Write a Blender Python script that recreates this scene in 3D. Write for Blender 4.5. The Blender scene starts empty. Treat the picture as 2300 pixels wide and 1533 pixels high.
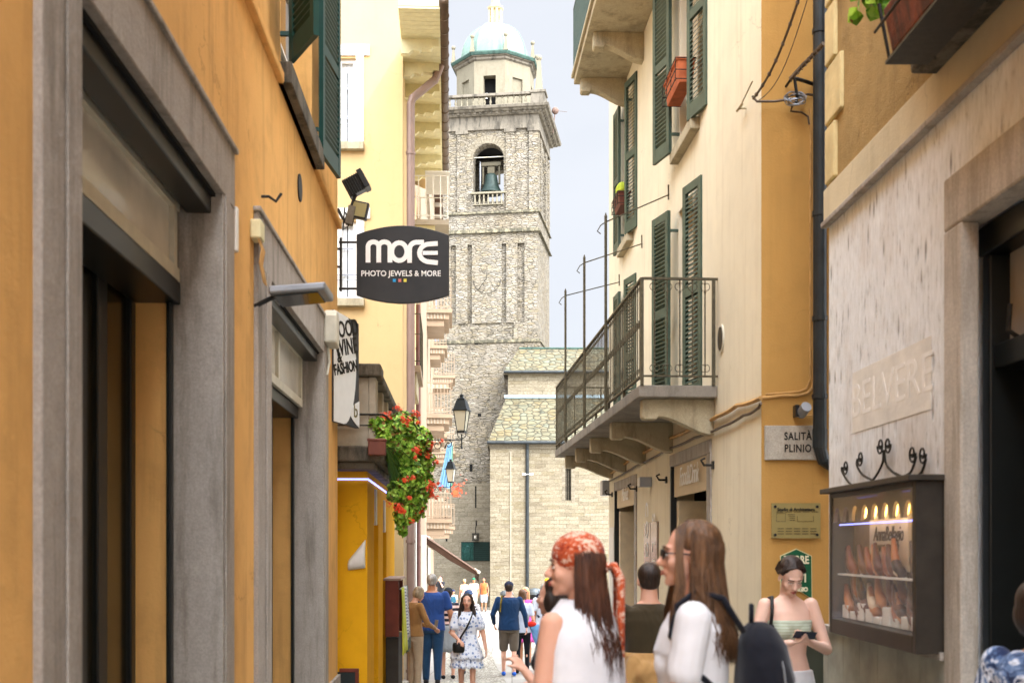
import bpy, bmesh, math, random
from mathutils import Vector, Matrix, noise
R=math.radians; PI=math.pi
random.seed(7)
scene=bpy.context.scene
# ---------------------------------------------------------------- camera
EYE=1.65; FP=2650.0; CX=1150.0; HY=1225.0
cam=bpy.data.cameras.new('camera'); camo=bpy.data.objects.new('camera',cam)
scene.collection.objects.link(camo)
cam.sensor_width=36; cam.lens=FP/2300*36
cam.shift_y=(HY-766.5)/2300
cam.clip_end=2000; cam.clip_start=0.05
camo.location=(0,0,EYE); camo.rotation_euler=(R(90),0,0)
cam.dof.use_dof=True; cam.dof.focus_distance=34; cam.dof.aperture_fstop=3.8
scene.camera=camo
# ---------------------------------------------------------------- world and sun
SUN=Vector((-2.9,4.1,-4.3)).normalized()
SEL=math.asin(-SUN.z); SROT=math.atan2(-SUN.x,-SUN.y)
w=bpy.data.worlds.new('World'); scene.world=w; w.use_nodes=True
nt=w.node_tree; nt.nodes.clear()
out=nt.nodes.new('ShaderNodeOutputWorld'); bg=nt.nodes.new('ShaderNodeBackground')
sky=nt.nodes.new('ShaderNodeTexSky'); sky.sky_type='NISHITA'; sky.sun_disc=False
sky.sun_elevation=SEL; sky.sun_rotation=SROT; sky.air_density=1.0; sky.dust_density=3.0; sky.ozone_density=1.0
tc=nt.nodes.new('ShaderNodeTexCoord')
mp=nt.nodes.new('ShaderNodeMapping'); mp.inputs['Scale'].default_value=(1,1,2.2)
nz=nt.nodes.new('ShaderNodeTexNoise'); nz.inputs['Scale'].default_value=2.6; nz.inputs['Detail'].default_value=6; nz.inputs['Roughness'].default_value=.55
cr=nt.nodes.new('ShaderNodeValToRGB'); cr.color_ramp.elements[0].position=.35; cr.color_ramp.elements[1].position=.7
cr.color_ramp.elements[0].color=(.84,.84,.84,1); cr.color_ramp.elements[1].color=(.96,.96,.96,1)
mx=nt.nodes.new('ShaderNodeMix'); mx.data_type='RGBA'; mx.inputs[7].default_value=(7.4,7.7,8.3,1)   # thin high cloud veil
nt.links.new(tc.outputs['Generated'],mp.inputs[0]); nt.links.new(mp.outputs[0],nz.inputs['Vector'])
nt.links.new(nz.outputs['Fac'],cr.inputs[0]); nt.links.new(cr.outputs[0],mx.inputs[0])
nt.links.new(sky.outputs[0],mx.inputs[6])
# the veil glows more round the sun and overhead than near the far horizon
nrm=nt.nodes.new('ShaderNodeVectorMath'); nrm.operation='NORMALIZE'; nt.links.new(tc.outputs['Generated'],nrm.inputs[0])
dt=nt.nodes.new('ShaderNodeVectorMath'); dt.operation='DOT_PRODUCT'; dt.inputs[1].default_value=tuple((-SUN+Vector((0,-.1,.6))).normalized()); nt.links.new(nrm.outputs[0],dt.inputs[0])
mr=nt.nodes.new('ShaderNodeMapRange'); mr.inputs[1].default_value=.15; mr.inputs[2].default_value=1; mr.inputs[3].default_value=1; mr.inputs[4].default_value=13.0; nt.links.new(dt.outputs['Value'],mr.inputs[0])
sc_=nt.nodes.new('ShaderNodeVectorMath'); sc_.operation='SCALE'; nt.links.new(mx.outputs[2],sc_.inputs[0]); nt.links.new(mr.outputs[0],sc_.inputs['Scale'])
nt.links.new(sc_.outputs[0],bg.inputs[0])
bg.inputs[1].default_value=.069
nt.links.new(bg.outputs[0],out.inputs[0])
sl=bpy.data.lights.new('sun','SUN'); so=bpy.data.objects.new('sun',sl); scene.collection.objects.link(so)
sl.energy=1.45; sl.angle=R(.6); sl.color=(1,.93,.82)
so.rotation_euler=SUN.to_track_quat('-Z','Y').to_euler()
vs=scene.view_settings; scene.display_settings.display_device='sRGB'
vs.view_transform='Standard'; vs.look='None'; vs.exposure=.86; vs.gamma=1
scene.cycles.use_denoising=True
try: scene.cycles.denoiser='OPENIMAGEDENOISE'
except Exception: pass
scene.cycles.max_bounces=7; scene.cycles.diffuse_bounces=5; scene.cycles.glossy_bounces=3; scene.cycles.transparent_max_bounces=12
scene.cycles.sample_clamp_indirect=6
# ---------------------------------------------------------------- helpers
def hx(h,k=1.0):
    h=h.lstrip('#'); c=[int(h[i:i+2],16)/255 for i in (0,2,4)]
    return tuple((x/12.92 if x<.04045 else ((x+.055)/1.055)**2.4)*k for x in c)+(1,)
class NT:
    def __init__(s,name):
        s.m=bpy.data.materials.new(name); s.m.use_nodes=True; s.t=s.m.node_tree
        s.b=s.t.nodes['Principled BSDF']; s.tc=s.t.nodes.new('ShaderNodeTexCoord')
        s.b.inputs['Specular IOR Level'].default_value=.3
    def n(s,t): return s.t.nodes.new('ShaderNode'+t)
    def l(s,a,b): s.t.links.new(a,b)
    def map(s,sc=(1,1,1),src='Object',loc=(0,0,0),rot=(0,0,0)):
        m=s.n('Mapping'); m.inputs['Scale'].default_value=sc; m.inputs['Location'].default_value=loc; m.inputs['Rotation'].default_value=rot
        s.l(s.tc.outputs[src],m.inputs[0]); return m.outputs[0]
    def noise(s,scale,det=4,vec=None,rough=.55,dist=0):
        n=s.n('TexNoise'); n.inputs['Scale'].default_value=scale; n.inputs['Detail'].default_value=det
        n.inputs['Roughness'].default_value=rough; n.inputs['Distortion'].default_value=dist
        s.l(vec or s.tc.outputs['Object'],n.inputs['Vector']); return n.outputs['Fac']
    def vor(s,scale,vec=None,feat='F1',out='Color',rnd=1):
        n=s.n('TexVoronoi'); n.feature=feat; n.inputs['Scale'].default_value=scale; n.inputs['Randomness'].default_value=rnd
        s.l(vec or s.tc.outputs['Object'],n.inputs['Vector']); return n.outputs[out]
    def ramp(s,fac,stops):
        r=s.n('ValToRGB'); e=r.color_ramp.elements
        while len(e)<len(stops): e.new(.5)
        for i,(p,c) in enumerate(stops):
            e[i].position=p; e[i].color=c if len(c)==4 else tuple(c)+(1,)
        s.l(fac,r.inputs[0]); return r.outputs[0]
    def mix(s,fac,a,b,mode='MIX'):
        m=s.n('Mix'); m.data_type='RGBA'; m.blend_type=mode
        for i,v in ((0,fac),(6,a),(7,b)):
            if hasattr(v,'is_linked') or hasattr(v,'links'): s.l(v,m.inputs[i])
            else: m.inputs[i].default_value=v
        return m.outputs[2]
    def math(s,op,a,b=0):
        m=s.n('Math'); m.operation=op
        for i,v in ((0,a),(1,b)):
            if hasattr(v,'links'): s.l(v,m.inputs[i])
            else: m.inputs[i].default_value=v
        return m.outputs[0]
    def sep(s,v):
        q=s.n('SeparateXYZ'); s.l(v,q.inputs[0]); return q.outputs
    def comb(s,x,y,z):
        q=s.n('CombineXYZ')
        for i,v in enumerate((x,y,z)):
            if hasattr(v,'links'): s.l(v,q.inputs[i])
            else: q.inputs[i].default_value=v
        return q.outputs[0]
    def bump(s,h,st=.3,dist=.01,prev=None):
        b=s.n('Bump'); b.inputs['Strength'].default_value=st; b.inputs['Distance'].default_value=dist
        s.l(h,b.inputs['Height'])
        if prev: s.l(prev,b.inputs['Normal'])
        s.l(b.outputs[0],s.b.inputs['Normal']); return b.outputs[0]
    def col(s,c):
        if hasattr(c,'links'): s.l(c,s.b.inputs['Base Color'])
        else: s.b.inputs['Base Color'].default_value=c
    def r(s,v):
        if hasattr(v,'links'): s.l(v,s.b.inputs['Roughness'])
        else: s.b.inputs['Roughness'].default_value=v
G4=lambda v:(v,v,v,1)
def plain(name,c,rough=.6,metal=0,spec=.3,var=.12,scale=9,bump=.0):
    t=NT(name); f=t.noise(scale,4)
    t.col(t.mix(t.ramp(f,[(.3,G4(0)),(.7,G4(1))]),tuple(x*(1-var) for x in c[:3])+(1,),tuple(min(1,x*(1+var)) for x in c[:3])+(1,)))
    t.r(rough); t.b.inputs['Metallic'].default_value=metal; t.b.inputs['Specular IOR Level'].default_value=spec
    if bump: t.bump(t.noise(scale*6,3),bump,.01)
    return t.m
def plaster(name,c,var=.16,stain=.25,streak=.18,bump=.35,grain=55,stc=(.05,.035,.02,1)):
    t=NT(name)
    big=t.noise(.55,5); med=t.noise(3.2,6,rough=.65); fine=t.noise(grain,3,rough=.7)
    v=t.map((5,5,.35)); st=t.noise(1.6,5,v,.6)
    a=t.mix(t.ramp(big,[(.3,G4(0)),(.7,G4(1))]),tuple(x*(1-var) for x in c[:3])+(1,),tuple(min(1,x*(1+var*.7)) for x in c[:3])+(1,))
    a=t.mix(t.math('MULTIPLY',t.ramp(med,[(.48,G4(0)),(.78,G4(1))]),stain),a,tuple(x*.55 for x in c[:3])+(1,))
    a=t.mix(t.math('MULTIPLY',t.ramp(st,[(.52,G4(0)),(.8,G4(1))]),streak),a,stc)
    nd=t.n('TexNoise'); nd.inputs['Scale'].default_value=2.2; nd.inputs['Detail'].default_value=5; t.l(t.tc.outputs['Object'],nd.inputs['Vector'])
    va=t.n('VectorMath'); va.operation='ADD'; t.l(t.tc.outputs['Object'],va.inputs[0]); t.l(nd.outputs['Color'],va.inputs[1])
    ck=t.math('MULTIPLY',t.ramp(t.vor(.75,va.outputs[0],'DISTANCE_TO_EDGE','Distance'),[(0,G4(1)),(.006,G4(0))]),t.ramp(t.noise(.9,3),[(.52,G4(0)),(.6,G4(1))]))
    a=t.mix(t.math('MULTIPLY',ck,.5),a,tuple(x*.4 for x in c[:3])+(1,))
    sc2=t.noise(1.7,8,rough=.75); a=t.mix(t.math('MULTIPLY',t.ramp(sc2,[(.62,G4(0)),(.66,G4(1))]),stain*.6),a,tuple(min(1,x*1.35) for x in c[:3])+(1,))
    t.col(a); t.r(.92); t.b.inputs['Specular IOR Level'].default_value=.12
    b=t.bump(med,bump*.5,.03); t.bump(fine,bump,.006,b)
    return t.m
def rubble(name,scale=(1.9,1.9,5.2),pal=('#b9b1a2','#8e8578','#cfc7b4','#a08e6e','#77706a'),k=1,joint=.04,dirt=0,bump=1.0,tint=None):
    t=NT(name); wv=t.map(scale)
    wob=t.noise(3.1,3); vec=t.n('VectorMath'); vec.operation='ADD'; t.l(wv,vec.inputs[0])
    sc=t.n('VectorMath'); sc.operation='SCALE'; sc.inputs['Scale'].default_value=.9
    nn=t.n('TexNoise'); nn.inputs['Scale'].default_value=1.3; t.l(t.tc.outputs['Object'],nn.inputs['Vector']); t.l(nn.outputs['Color'],sc.inputs[0]); t.l(sc.outputs[0],vec.inputs[1]); wv=vec.outputs[0]
    c=t.vor(1.0,wv); d=t.vor(1.0,wv,'DISTANCE_TO_EDGE','Distance')
    g=t.sep(c)[0]
    stops=[(i/(len(pal)-1)*.9+.05,hx(p,k)) for i,p in enumerate(pal)]
    base=t.ramp(g,stops)
    big=t.noise(.45,5); base=t.mix(t.math('MULTIPLY',t.ramp(big,[(.4,G4(0)),(.7,G4(1))]),.55),base,hx('#a6977c',k),'MIX')
    fn=t.noise(16,5,rough=.7); base=t.mix(t.math('MULTIPLY',t.ramp(fn,[(.35,G4(1)),(.6,G4(0))]),.4),base,hx('#4c463d',k))
    j=t.ramp(d,[(.0,G4(1)),(joint*2.2,G4(0))])
    jm=t.math('MULTIPLY',j,t.ramp(t.noise(2.5,3),[(.35,G4(.25)),(.6,G4(1))]))
    base=t.mix(jm,base,hx('#3d382f',k))
    if dirt:
        sn=t.noise(1.3,6,t.map((2,2,.5)),.7); base=t.mix(t.math('MULTIPLY',t.ramp(sn,[(.5,G4(0)),(.68,G4(1))]),dirt),base,hx('#1d1b18'))
    t.col(base); t.r(.95); t.b.inputs['Specular IOR Level'].default_value=.1
    h=t.mix(.35,t.ramp(d,[(0,G4(0)),(.16,G4(1))]),fn)
    t.bump(h,bump,.05)
    return t.m
def ashlar(name,bw=.85,bh=.235,pal=('#cdbf9c','#b7aa8b','#d8cdb2','#b0a48c','#cdb587'),k=1,joint='#6c5f48',bump=.7,warp=.02):
    t=NT(name); s=t.sep(t.tc.outputs['Object']); 
    nx=t.noise(1.4,4); x=t.math('ADD',s[0],s[1]); z=t.math('ADD',s[2],t.math('MULTIPLY',nx,warp*4)); x=t.math('ADD',x,t.math('MULTIPLY',t.noise(5,3),warp*3))
    v=t.comb(x,z,0)
    br=t.n('TexBrick'); br.inputs['Scale'].default_value=1; br.inputs['Brick Width'].default_value=bw; br.inputs['Row Height'].default_value=bh
    br.inputs['Mortar Size'].default_value=.008; br.inputs['Mortar Smooth'].default_value=.6; br.offset=.43; br.squash=.8; br.squash_frequency=3
    br.inputs['Color1'].default_value=G4(0); br.inputs['Color2'].default_value=G4(1); br.inputs['Mortar'].default_value=G4(.5)
    t.l(v,br.inputs['Vector'])
    stops=[(i/(len(pal)-1)*.9+.05,hx(p,k)) for i,p in enumerate(pal)]
    g=t.mix(.66,br.outputs['Color'],t.noise(1.6,6,t.map((1,1,2.4)),.75))
    base=t.ramp(g,stops)
    fn=t.noise(11,6,t.map((1,1,2.2)),.75); base=t.mix(t.math('MULTIPLY',t.ramp(fn,[(.38,G4(1)),(.58,G4(0))]),.5),base,hx('#6d5d43',k))
    base=t.mix(t.math('MULTIPLY',br.outputs['Fac'],t.ramp(t.noise(2,3),[(.35,G4(.2)),(.6,G4(1))])),base,hx(joint,k))
    t.col(base); t.r(.95); t.b.inputs['Specular IOR Level'].default_value=.1
    h=t.mix(.5,t.math('SUBTRACT',1,br.outputs['Fac']),fn); t.bump(h,bump,.03)
    return t.m
def slabs(name,k=1):      # stone roof slabs
    t=NT(name); v=t.map((2.6,4.3,4.3)); c=t.vor(1,v,rnd=.75); d=t.vor(1,v,'DISTANCE_TO_EDGE','Distance',rnd=.75)
    g=t.sep(c)[0]
    base=t.ramp(g,[(.05,hx('#9f967a',k)),(.3,hx('#bbae8b',k)),(.5,hx('#969780',k)),(.7,hx('#ad9a70',k)),(.95,hx('#a6aa92',k))])
    fn=t.noise(13,5,rough=.7); base=t.mix(t.math('MULTIPLY',fn,.5),base,hx('#6f6c52',k))
    base=t.mix(t.ramp(d,[(0,G4(1)),(.09,G4(0))]),base,hx('#35332a'))
    t.col(base); t.r(.9); t.bump(t.ramp(d,[(0,G4(0)),(.2,G4(1))]),1,.05); return t.m
def weather(name,c,dark='#24211c',amt=.7,scale=1.6,k=1,zs=.6,mid=.52,bump=.5):
    t=NT(name); base=tuple(c); f=t.noise(7,6,rough=.7)
    a=t.mix(f,tuple(x*.7 for x in base[:3])+(1,),tuple(min(1,x*1.2) for x in base[:3])+(1,)); sp=t.noise(85,3,rough=.8); a=t.mix(t.math('MULTIPLY',t.ramp(sp,[(.42,G4(1)),(.6,G4(0))]),.35),a,tuple(x*.45 for x in base[:3])+(1,))
    s=t.noise(scale,7,t.map((2.2,2.2,zs)),.72); a=t.mix(t.math('MULTIPLY',t.ramp(s,[(mid-.06,G4(0)),(mid+.08,G4(1))]),amt),a,hx(dark))
    t.col(a); t.r(.9); t.bump(f,bump,.02); return t.m
def glass(name,c=(.02,.03,.035,1),rough=.06,spec=.9,alpha=1):
    t=NT(name); t.col(c); t.r(rough); t.b.inputs['Specular IOR Level'].default_value=spec
    if alpha<1: t.b.inputs['Alpha'].default_value=alpha
    return t.m
def emis(name,c,e,base=None):
    t=NT(name); t.col(base or c); t.b.inputs['Emission Color'].default_value=c; t.b.inputs['Emission Strength'].default_value=e; return t.m

class Fr:   # a building frame: u runs along the wall, o stands out from it, z is world height
    def __init__(s,O,d,side):
        L=math.hypot(*d); s.O=O; s.d=(d[0]/L,d[1]/L); s.s=side; s.y=(-s.d[1],s.d[0]); s.a=math.atan2(s.d[1],s.d[0])
    def W(s,u,o,z): return Vector((s.O[0]+u*s.d[0]+s.s*o*s.y[0],s.O[1]+u*s.d[1]+s.s*o*s.y[1],z))
    def px(s,x,o=0):
        k=(x-CX)/FP; Ox=s.O[0]+s.s*o*s.y[0]; Oy=s.O[1]+s.s*o*s.y[1]
        return (k*Oy-Ox)/(s.d[0]-k*s.d[1])
    def z(s,py,u,o=0): return EYE+(HY-py)/FP*s.W(u,o,0).y
    def at(s,x,y,o=0):
        u=s.px(x,o); return u,s.z(y,u,o)
def street(X0,m,side): return Fr((X0,0),(m,1),side)
def face(X,Y,ang=0): return Fr((X,Y),(math.cos(R(ang)),math.sin(R(ang))),-1)
WF=Fr((0,0),(1,0),1)
class MB:
    def __init__(s,fr=None): s.v=[]; s.f=[]; s.s=fr.s if fr else 1
    def add(s,vs,fs):
        n=len(s.v); s.v+= [(p[0],s.s*p[1],p[2]) for p in vs]; s.f+=[tuple(i+n for i in f) for f in fs]; return s
    def box(s,u0,u1,o0,o1,z0,z1):
        u0,u1=sorted((u0,u1)); o0,o1=sorted((o0,o1)); z0,z1=sorted((z0,z1))
        return s.add([(u0,o0,z0),(u1,o0,z0),(u1,o1,z0),(u0,o1,z0),(u0,o0,z1),(u1,o0,z1),(u1,o1,z1),(u0,o1,z1)],
          [(0,3,2,1),(4,5,6,7),(0,1,5,4),(1,2,6,5),(2,3,7,6),(3,0,4,7)])
    def obox(s,p,a,b,c):     # corner p, edge vectors a,b,c
        p,a,b,c=map(Vector,(p,a,b,c)); q=[p,p+a,p+a+b,p+b]; q+= [x+c for x in q]
        return s.add(q,[(0,3,2,1),(4,5,6,7),(0,1,5,4),(1,2,6,5),(2,3,7,6),(3,0,4,7)])
    def prism(s,poly,a,b,c0,c1,axis='o'):  # poly of (a,b) pairs extruded along axis c0..c1
        n=len(poly); vs=[]
        for c in (c0,c1):
            for x,y in poly: vs.append({'o':(x,c,y),'u':(c,x,y),'z':(x,y,c)}[axis])
        return s.add(vs,[tuple(range(n)),tuple(range(2*n-1,n-1,-1))]+[(i,(i+1)%n,n+(i+1)%n,n+i) for i in range(n)])
    def tube(s,pts,r,n=8,cap=True,closed=False):
        pts=[Vector(p) for p in pts]; rs=r if isinstance(r,(list,tuple)) else [r]*len(pts); N=len(pts); vs=[]; fs=[]
        up=None
        for i,p in enumerate(pts):
            a=pts[(i-1)%N] if (i>0 or closed) else p; b=pts[(i+1)%N] if (i<N-1 or closed) else p
            t=(b-a); t=t.normalized() if t.length>1e-9 else Vector((0,0,1))
            if up is None:
                up=Vector((0,0,1)) if abs(t.z)<.9 else Vector((1,0,0))
            x=t.cross(up); x=x.normalized() if x.length>1e-6 else t.orthogonal().normalized(); y=x.cross(t).normalized(); up=y
            for k in range(n):
                q=2*PI*k/n; vs.append(p+x*math.cos(q)*rs[i]+y*math.sin(q)*rs[i])
        for i in range(N if closed else N-1):
            j=(i+1)%N
            for k in range(n): fs.append((i*n+k,i*n+(k+1)%n,j*n+(k+1)%n,j*n+k))
        if cap and not closed: fs+= [tuple(range(n-1,-1,-1)),tuple((N-1)*n+k for k in range(n))]
        return s.add(vs,fs)
    def lathe(s,c,prof,n=20,ang=0,sx=1,sy=1):   # prof of (r,z) about vertical axis at c
        vs=[];fs=[]
        for r_,z in prof:
            for k in range(n):
                q=ang+2*PI*k/n; vs.append((c[0]+r_*sx*math.cos(q),c[1]+r_*sy*math.sin(q),c[2]+z))
        for i in range(len(prof)-1):
            for k in range(n): fs.append((i*n+k,i*n+(k+1)%n,(i+1)*n+(k+1)%n,(i+1)*n+k))
        fs+= [tuple(range(n-1,-1,-1)),tuple((len(prof)-1)*n+k for k in range(n))]
        return s.add(vs,fs)
    def ball(s,c,r,n=12,m=8):
        if not isinstance(r,(tuple,list)): r=(r,r,r)
        vs=[];fs=[]
        for i in range(1,m):
            t=PI*i/m
            for k in range(n):
                q=2*PI*k/n; vs.append((c[0]+r[0]*math.sin(t)*math.cos(q),c[1]+r[1]*math.sin(t)*math.sin(q),c[2]+r[2]*math.cos(t)))
        b=len(vs); vs+= [(c[0],c[1],c[2]+r[2]),(c[0],c[1],c[2]-r[2])]
        for i in range(m-2):
            for k in range(n): fs.append((i*n+k,(i+1)*n+k,(i+1)*n+(k+1)%n,i*n+(k+1)%n))
        for k in range(n): fs.append((b,k,(k+1)%n)); fs.append((b+1,(m-2)*n+(k+1)%n,(m-2)*n+k))
        return s.add(vs,fs)
    def quad(s,a,b,c,d): return s.add([a,b,c,d],[(0,1,2,3)])
    def wall(s,u0,u1,z0,z1,ops,depth,o=0):  # front sheet with openings and their reveals
        us=sorted({u0,u1,*[min(max(q,u0),u1) for p in ops for q in p[:2]]}); zs=sorted({z0,z1,*[min(max(q,z0),z1) for p in ops for q in p[2:4]]})
        for i in range(len(us)-1):
            for j in range(len(zs)-1):
                cu=(us[i]+us[i+1])/2; cz=(zs[j]+zs[j+1])/2
                if any(p[0]<cu<p[1] and p[2]<cz<p[3] for p in ops): continue
                s.add([(us[i],o,zs[j]),(us[i+1],o,zs[j]),(us[i+1],o,zs[j+1]),(us[i],o,zs[j+1])],[(0,1,2,3)])
        for a,b,c,d in [p[:4] for p in ops]:
            q=o-depth
            s.add([(a,o,c),(a,o,d),(a,q,d),(a,q,c)],[(0,1,2,3)]); s.add([(b,o,c),(b,o,d),(b,q,d),(b,q,c)],[(0,1,2,3)])
            s.add([(a,o,d),(b,o,d),(b,q,d),(a,q,d)],[(0,1,2,3)])
            if c>z0+.01: s.add([(a,o,c),(b,o,c),(b,q,c),(a,q,c)],[(0,1,2,3)])
        return s
OFF={}
def link(o): scene.collection.objects.link(o); return o
def props(o,label=None,cat=None,group=None,kind=None):
    if label: o['label']=label
    if cat: o['category']=cat
    if group: o['group']=group
    if kind: o['kind']=kind
    return o
def mkmesh(name,mb,mat,shift=(0,0,0),smooth=False,recalc=True):
    me=bpy.data.meshes.new(name); me.from_pydata([(v[0]-shift[0],v[1]-shift[1],v[2]-shift[2]) for v in mb.v],[],mb.f)
    if recalc:
        bm=bmesh.new(); bm.from_mesh(me); bmesh.ops.recalc_face_normals(bm,faces=bm.faces); bm.to_mesh(me); bm.free()
    for m in (mat if isinstance(mat,(list,tuple)) else [mat]): me.materials.append(m)
    if smooth: me.polygons.foreach_set('use_smooth',[True]*len(me.polygons))
    return me
def thing(name,label,cat,fr=WF,at=(0,0,0),group=None,kind=None,rz=0):
    o=link(bpy.data.objects.new(name,None)); o.empty_display_size=.2
    o.location=fr.W(*at); o.rotation_euler=(0,0,fr.a+rz); props(o,label,cat,group,kind)
    OFF[o.name]=(-at[0],-fr.s*at[1],-at[2]); return o
def part(mb,name,mat,parent,label=None,smooth=False,bevel=0,recalc=True,local=False,kind=None):
    o=link(bpy.data.objects.new(name,mkmesh(name,mb,mat,smooth=smooth,recalc=recalc))); o.parent=parent
    if not local: o.location=OFF.get(parent.name,(0,0,0))
    if label: o['label']=label
    if kind: o['kind']=kind
    if bevel: bev(o,bevel)
    return o
def solo(mb,name,mat,label,cat,fr=WF,at=(0,0,0),group=None,kind=None,smooth=False,bevel=0,recalc=True):
    sh=(at[0],fr.s*at[1],at[2])
    o=link(bpy.data.objects.new(name,mkmesh(name,mb,mat,sh,smooth,recalc))); o.location=fr.W(*at); o.rotation_euler=(0,0,fr.a)
    OFF[o.name]=(-sh[0],-sh[1],-sh[2])
    props(o,label,cat,group,kind)
    if bevel: bev(o,bevel)
    return o
def bev(o,w,seg=2):
    m=o.modifiers.new('bevel','BEVEL'); m.width=w; m.segments=seg; m.limit_method='ANGLE'; m.angle_limit=R(40); return o
def smooth_angle(o): 
    o.data.polygons.foreach_set('use_smooth',[True]*len(o.data.polygons))
def text(parent,s,mat,size,loc,rot=(R(90),0,0),ext=.002,sx=1,shear=0,align='CENTER',space=1,bold=0,name='lettering',spacing_line=1,al_y='CENTER',off=True):
    c=bpy.data.curves.new('t','FONT'); c.body=s; c.size=size; c.extrude=ext; c.align_x=align; c.align_y=al_y; c.shear=shear
    c.space_character=space; c.offset=bold; c.space_line=spacing_line; c.resolution_u=3
    t=bpy.data.objects.new('t',c); link(t); dg=bpy.context.evaluated_depsgraph_get(); me=bpy.data.meshes.new_from_object(t.evaluated_get(dg))
    bpy.data.objects.remove(t); bpy.data.curves.remove(c)
    M=Matrix.Translation(Vector(loc))@Matrix.Rotation(rot[2],4,'Z')@Matrix.Rotation(rot[1],4,'Y')@Matrix.Rotation(rot[0],4,'X')@Matrix.Diagonal((sx,1,1,1))
    me.transform(M); me.materials.clear(); me.materials.append(mat); me.name=name
    o=link(bpy.data.objects.new(name,me)); o.parent=parent
    if off: o.location=OFF.get(parent.name,(0,0,0))
    return o
def copy_tree(o,parent=None):
    c=link(o.copy()); c.parent=parent
    for ch in [x for x in scene.objects if x.parent==o]: copy_tree(ch,c)
    return c
# ---------------------------------------------------------------- materials
M={}
M['ochre']=plaster('ochre_plaster',hx('#dfad69',1.0),var=.16,stain=.5,streak=.42,stc=(.16,.08,.03,1))
M['trim']=weather('grey_stone_trim',hx('#a9a096'),'#5b5347',.5,3,zs=.25,mid=.56)
M['stone_dark']=weather('dark_mossy_stone',hx('#6f6759'),'#23211a',.75,2.2,mid=.5)
M['yellow']=plaster('bright_yellow_plaster',hx('#e6a91c',.95),var=.08,stain=.3,streak=.12,stc=(.25,.12,.02,1))
M['tallyellow']=plaster('pale_yellow_plaster',hx('#eccb93',.68),var=.08,stain=.12,streak=.1,stc=(.4,.25,.08,1))
M['cream']=plaster('cream_plaster',hx('#ebe0c4',.9),var=.09,stain=.2,streak=.3,stc=(.38,.27,.15,1),bump=.3)
M['tan']=plaster('tan_plaster',hx('#c99c58',.8),var=.1,stain=.3,streak=.2,stc=(.16,.1,.04,1))
M['dado']=plaster('dark_green_dado',hx('#3e4238'),grain=80,bump=.6)
M['white']=plain('white_paint',hx('#e6e2d8',.9),.5,var=.06)
M['offwhite']=plain('aged_white_paint',hx('#cdc7b4',.9),.6,var=.1)
M['iron']=plain('wrought_iron',hx('#26241f'),.5,.3,var=.4,scale=30,bump=.3)
M['ironb']=plain('brown_iron',hx('#4b4534'),.55,.2,var=.4,scale=30)
M['black']=plain('black_paint',hx('#161616'),.4)
M['blackg']=plain('door_black',hx('#171a19'),.35)
M['green']=plain('shutter_green',hx('#3f4e41'),.55,var=.22,scale=5,bump=.2)
M['teal']=plain('dark_teal_paint',hx('#123a33'),.4)
M['olive']=plain('olive_glazing',hx('#2a2413',.7),.18,spec=.5)
M['glassd']=glass('dark_glass'); M['curtain']=plain('lace_curtain',hx('#e8ecef',.9),.8,var=.08,scale=3)
M['pipe']=plain('brown_downpipe',hx('#8b7468'),.45,.1,var=.1,scale=3)
M['gutter']=plain('copper_gutter',hx('#5e4c3c'),.45,.3,var=.2,scale=4)
M['darkpipe']=plain('dark_downpipe',hx('#2f3436'),.4,.3,var=.35,scale=4)
M['soffit']=plain('cream_boards',hx('#e5dcae',.85),.6,var=.08)
M['beige']=plain('beige_render',hx('#cbb296',.5),.8,var=.1,scale=2,bump=.3)
M['beigel']=plain('pale_beige_render',hx('#ded0ba',.5),.8,var=.08,scale=2)
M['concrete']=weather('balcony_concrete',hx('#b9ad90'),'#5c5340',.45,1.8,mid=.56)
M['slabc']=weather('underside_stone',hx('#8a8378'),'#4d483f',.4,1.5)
M['rub']=rubble('rubble_masonry',scale=(3.5,3.5,10.5),pal=('#bdb5a5','#a9a193','#cac2b1','#b5a88d','#a09a8e'),k=.6,dirt=.28)
M['ash']=ashlar('church_ashlar',bw=.62,bh=.19,k=.43,warp=.05)
M['ashg']=ashlar('grey_ashlar',pal=('#a79f8d','#958d7c','#b3aa96','#9a917d','#aa9f88'),k=.58)
M['slab']=slabs('stone_roof',.42)
M['cornice']=weather('weathered_cornice',hx('#9b9282',.62),'#2c2924',.7,1.7,zs=.45,mid=.53)
M['moss']=weather('mossy_string_course',hx('#837b64'),'#20211a',.8,2,mid=.46)
M['stucco']=weather('tower_stucco',hx('#bfb59b',.45),'#6c6452',.5,1.4,mid=.56)
M['dome']=weather('pale_copper_dome',hx('#9db8aa',.5),'#86a395',.5,1.1,zs=.3,mid=.52,bump=.1)
M['verd']=weather('verdigris_edge',hx('#3f574e'),'#1f2f28',.6,3)
M['bell']=plain('bronze_bell',hx('#22302c'),.5,.3,var=.3)
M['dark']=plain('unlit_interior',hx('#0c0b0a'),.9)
M['terra']=plain('terracotta',hx('#b5613b'),.8,var=.2)
M['brownpot']=plain('brown_planter',hx('#6a3a2c'),.6,var=.2)
M['cable']=plain('painted_cable',hx('#b28a52'),.6,var=.3,scale=6)
M['cabled']=plain('old_cable',hx('#5a4c3c'),.6,var=.3,scale=20)
M['wood']=plain('red_brown_wood',hx('#6a2f1f'),.5,var=.25,scale=4)
M['metal']=plain('grey_metal',hx('#8e9297'),.35,.6,var=.1)
M['letw']=plain('white_lettering',hx('#efece6',.92),.5,var=.02)
M['letb']=plain('black_lettering',hx('#14120f'),.5,var=.02)
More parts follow.
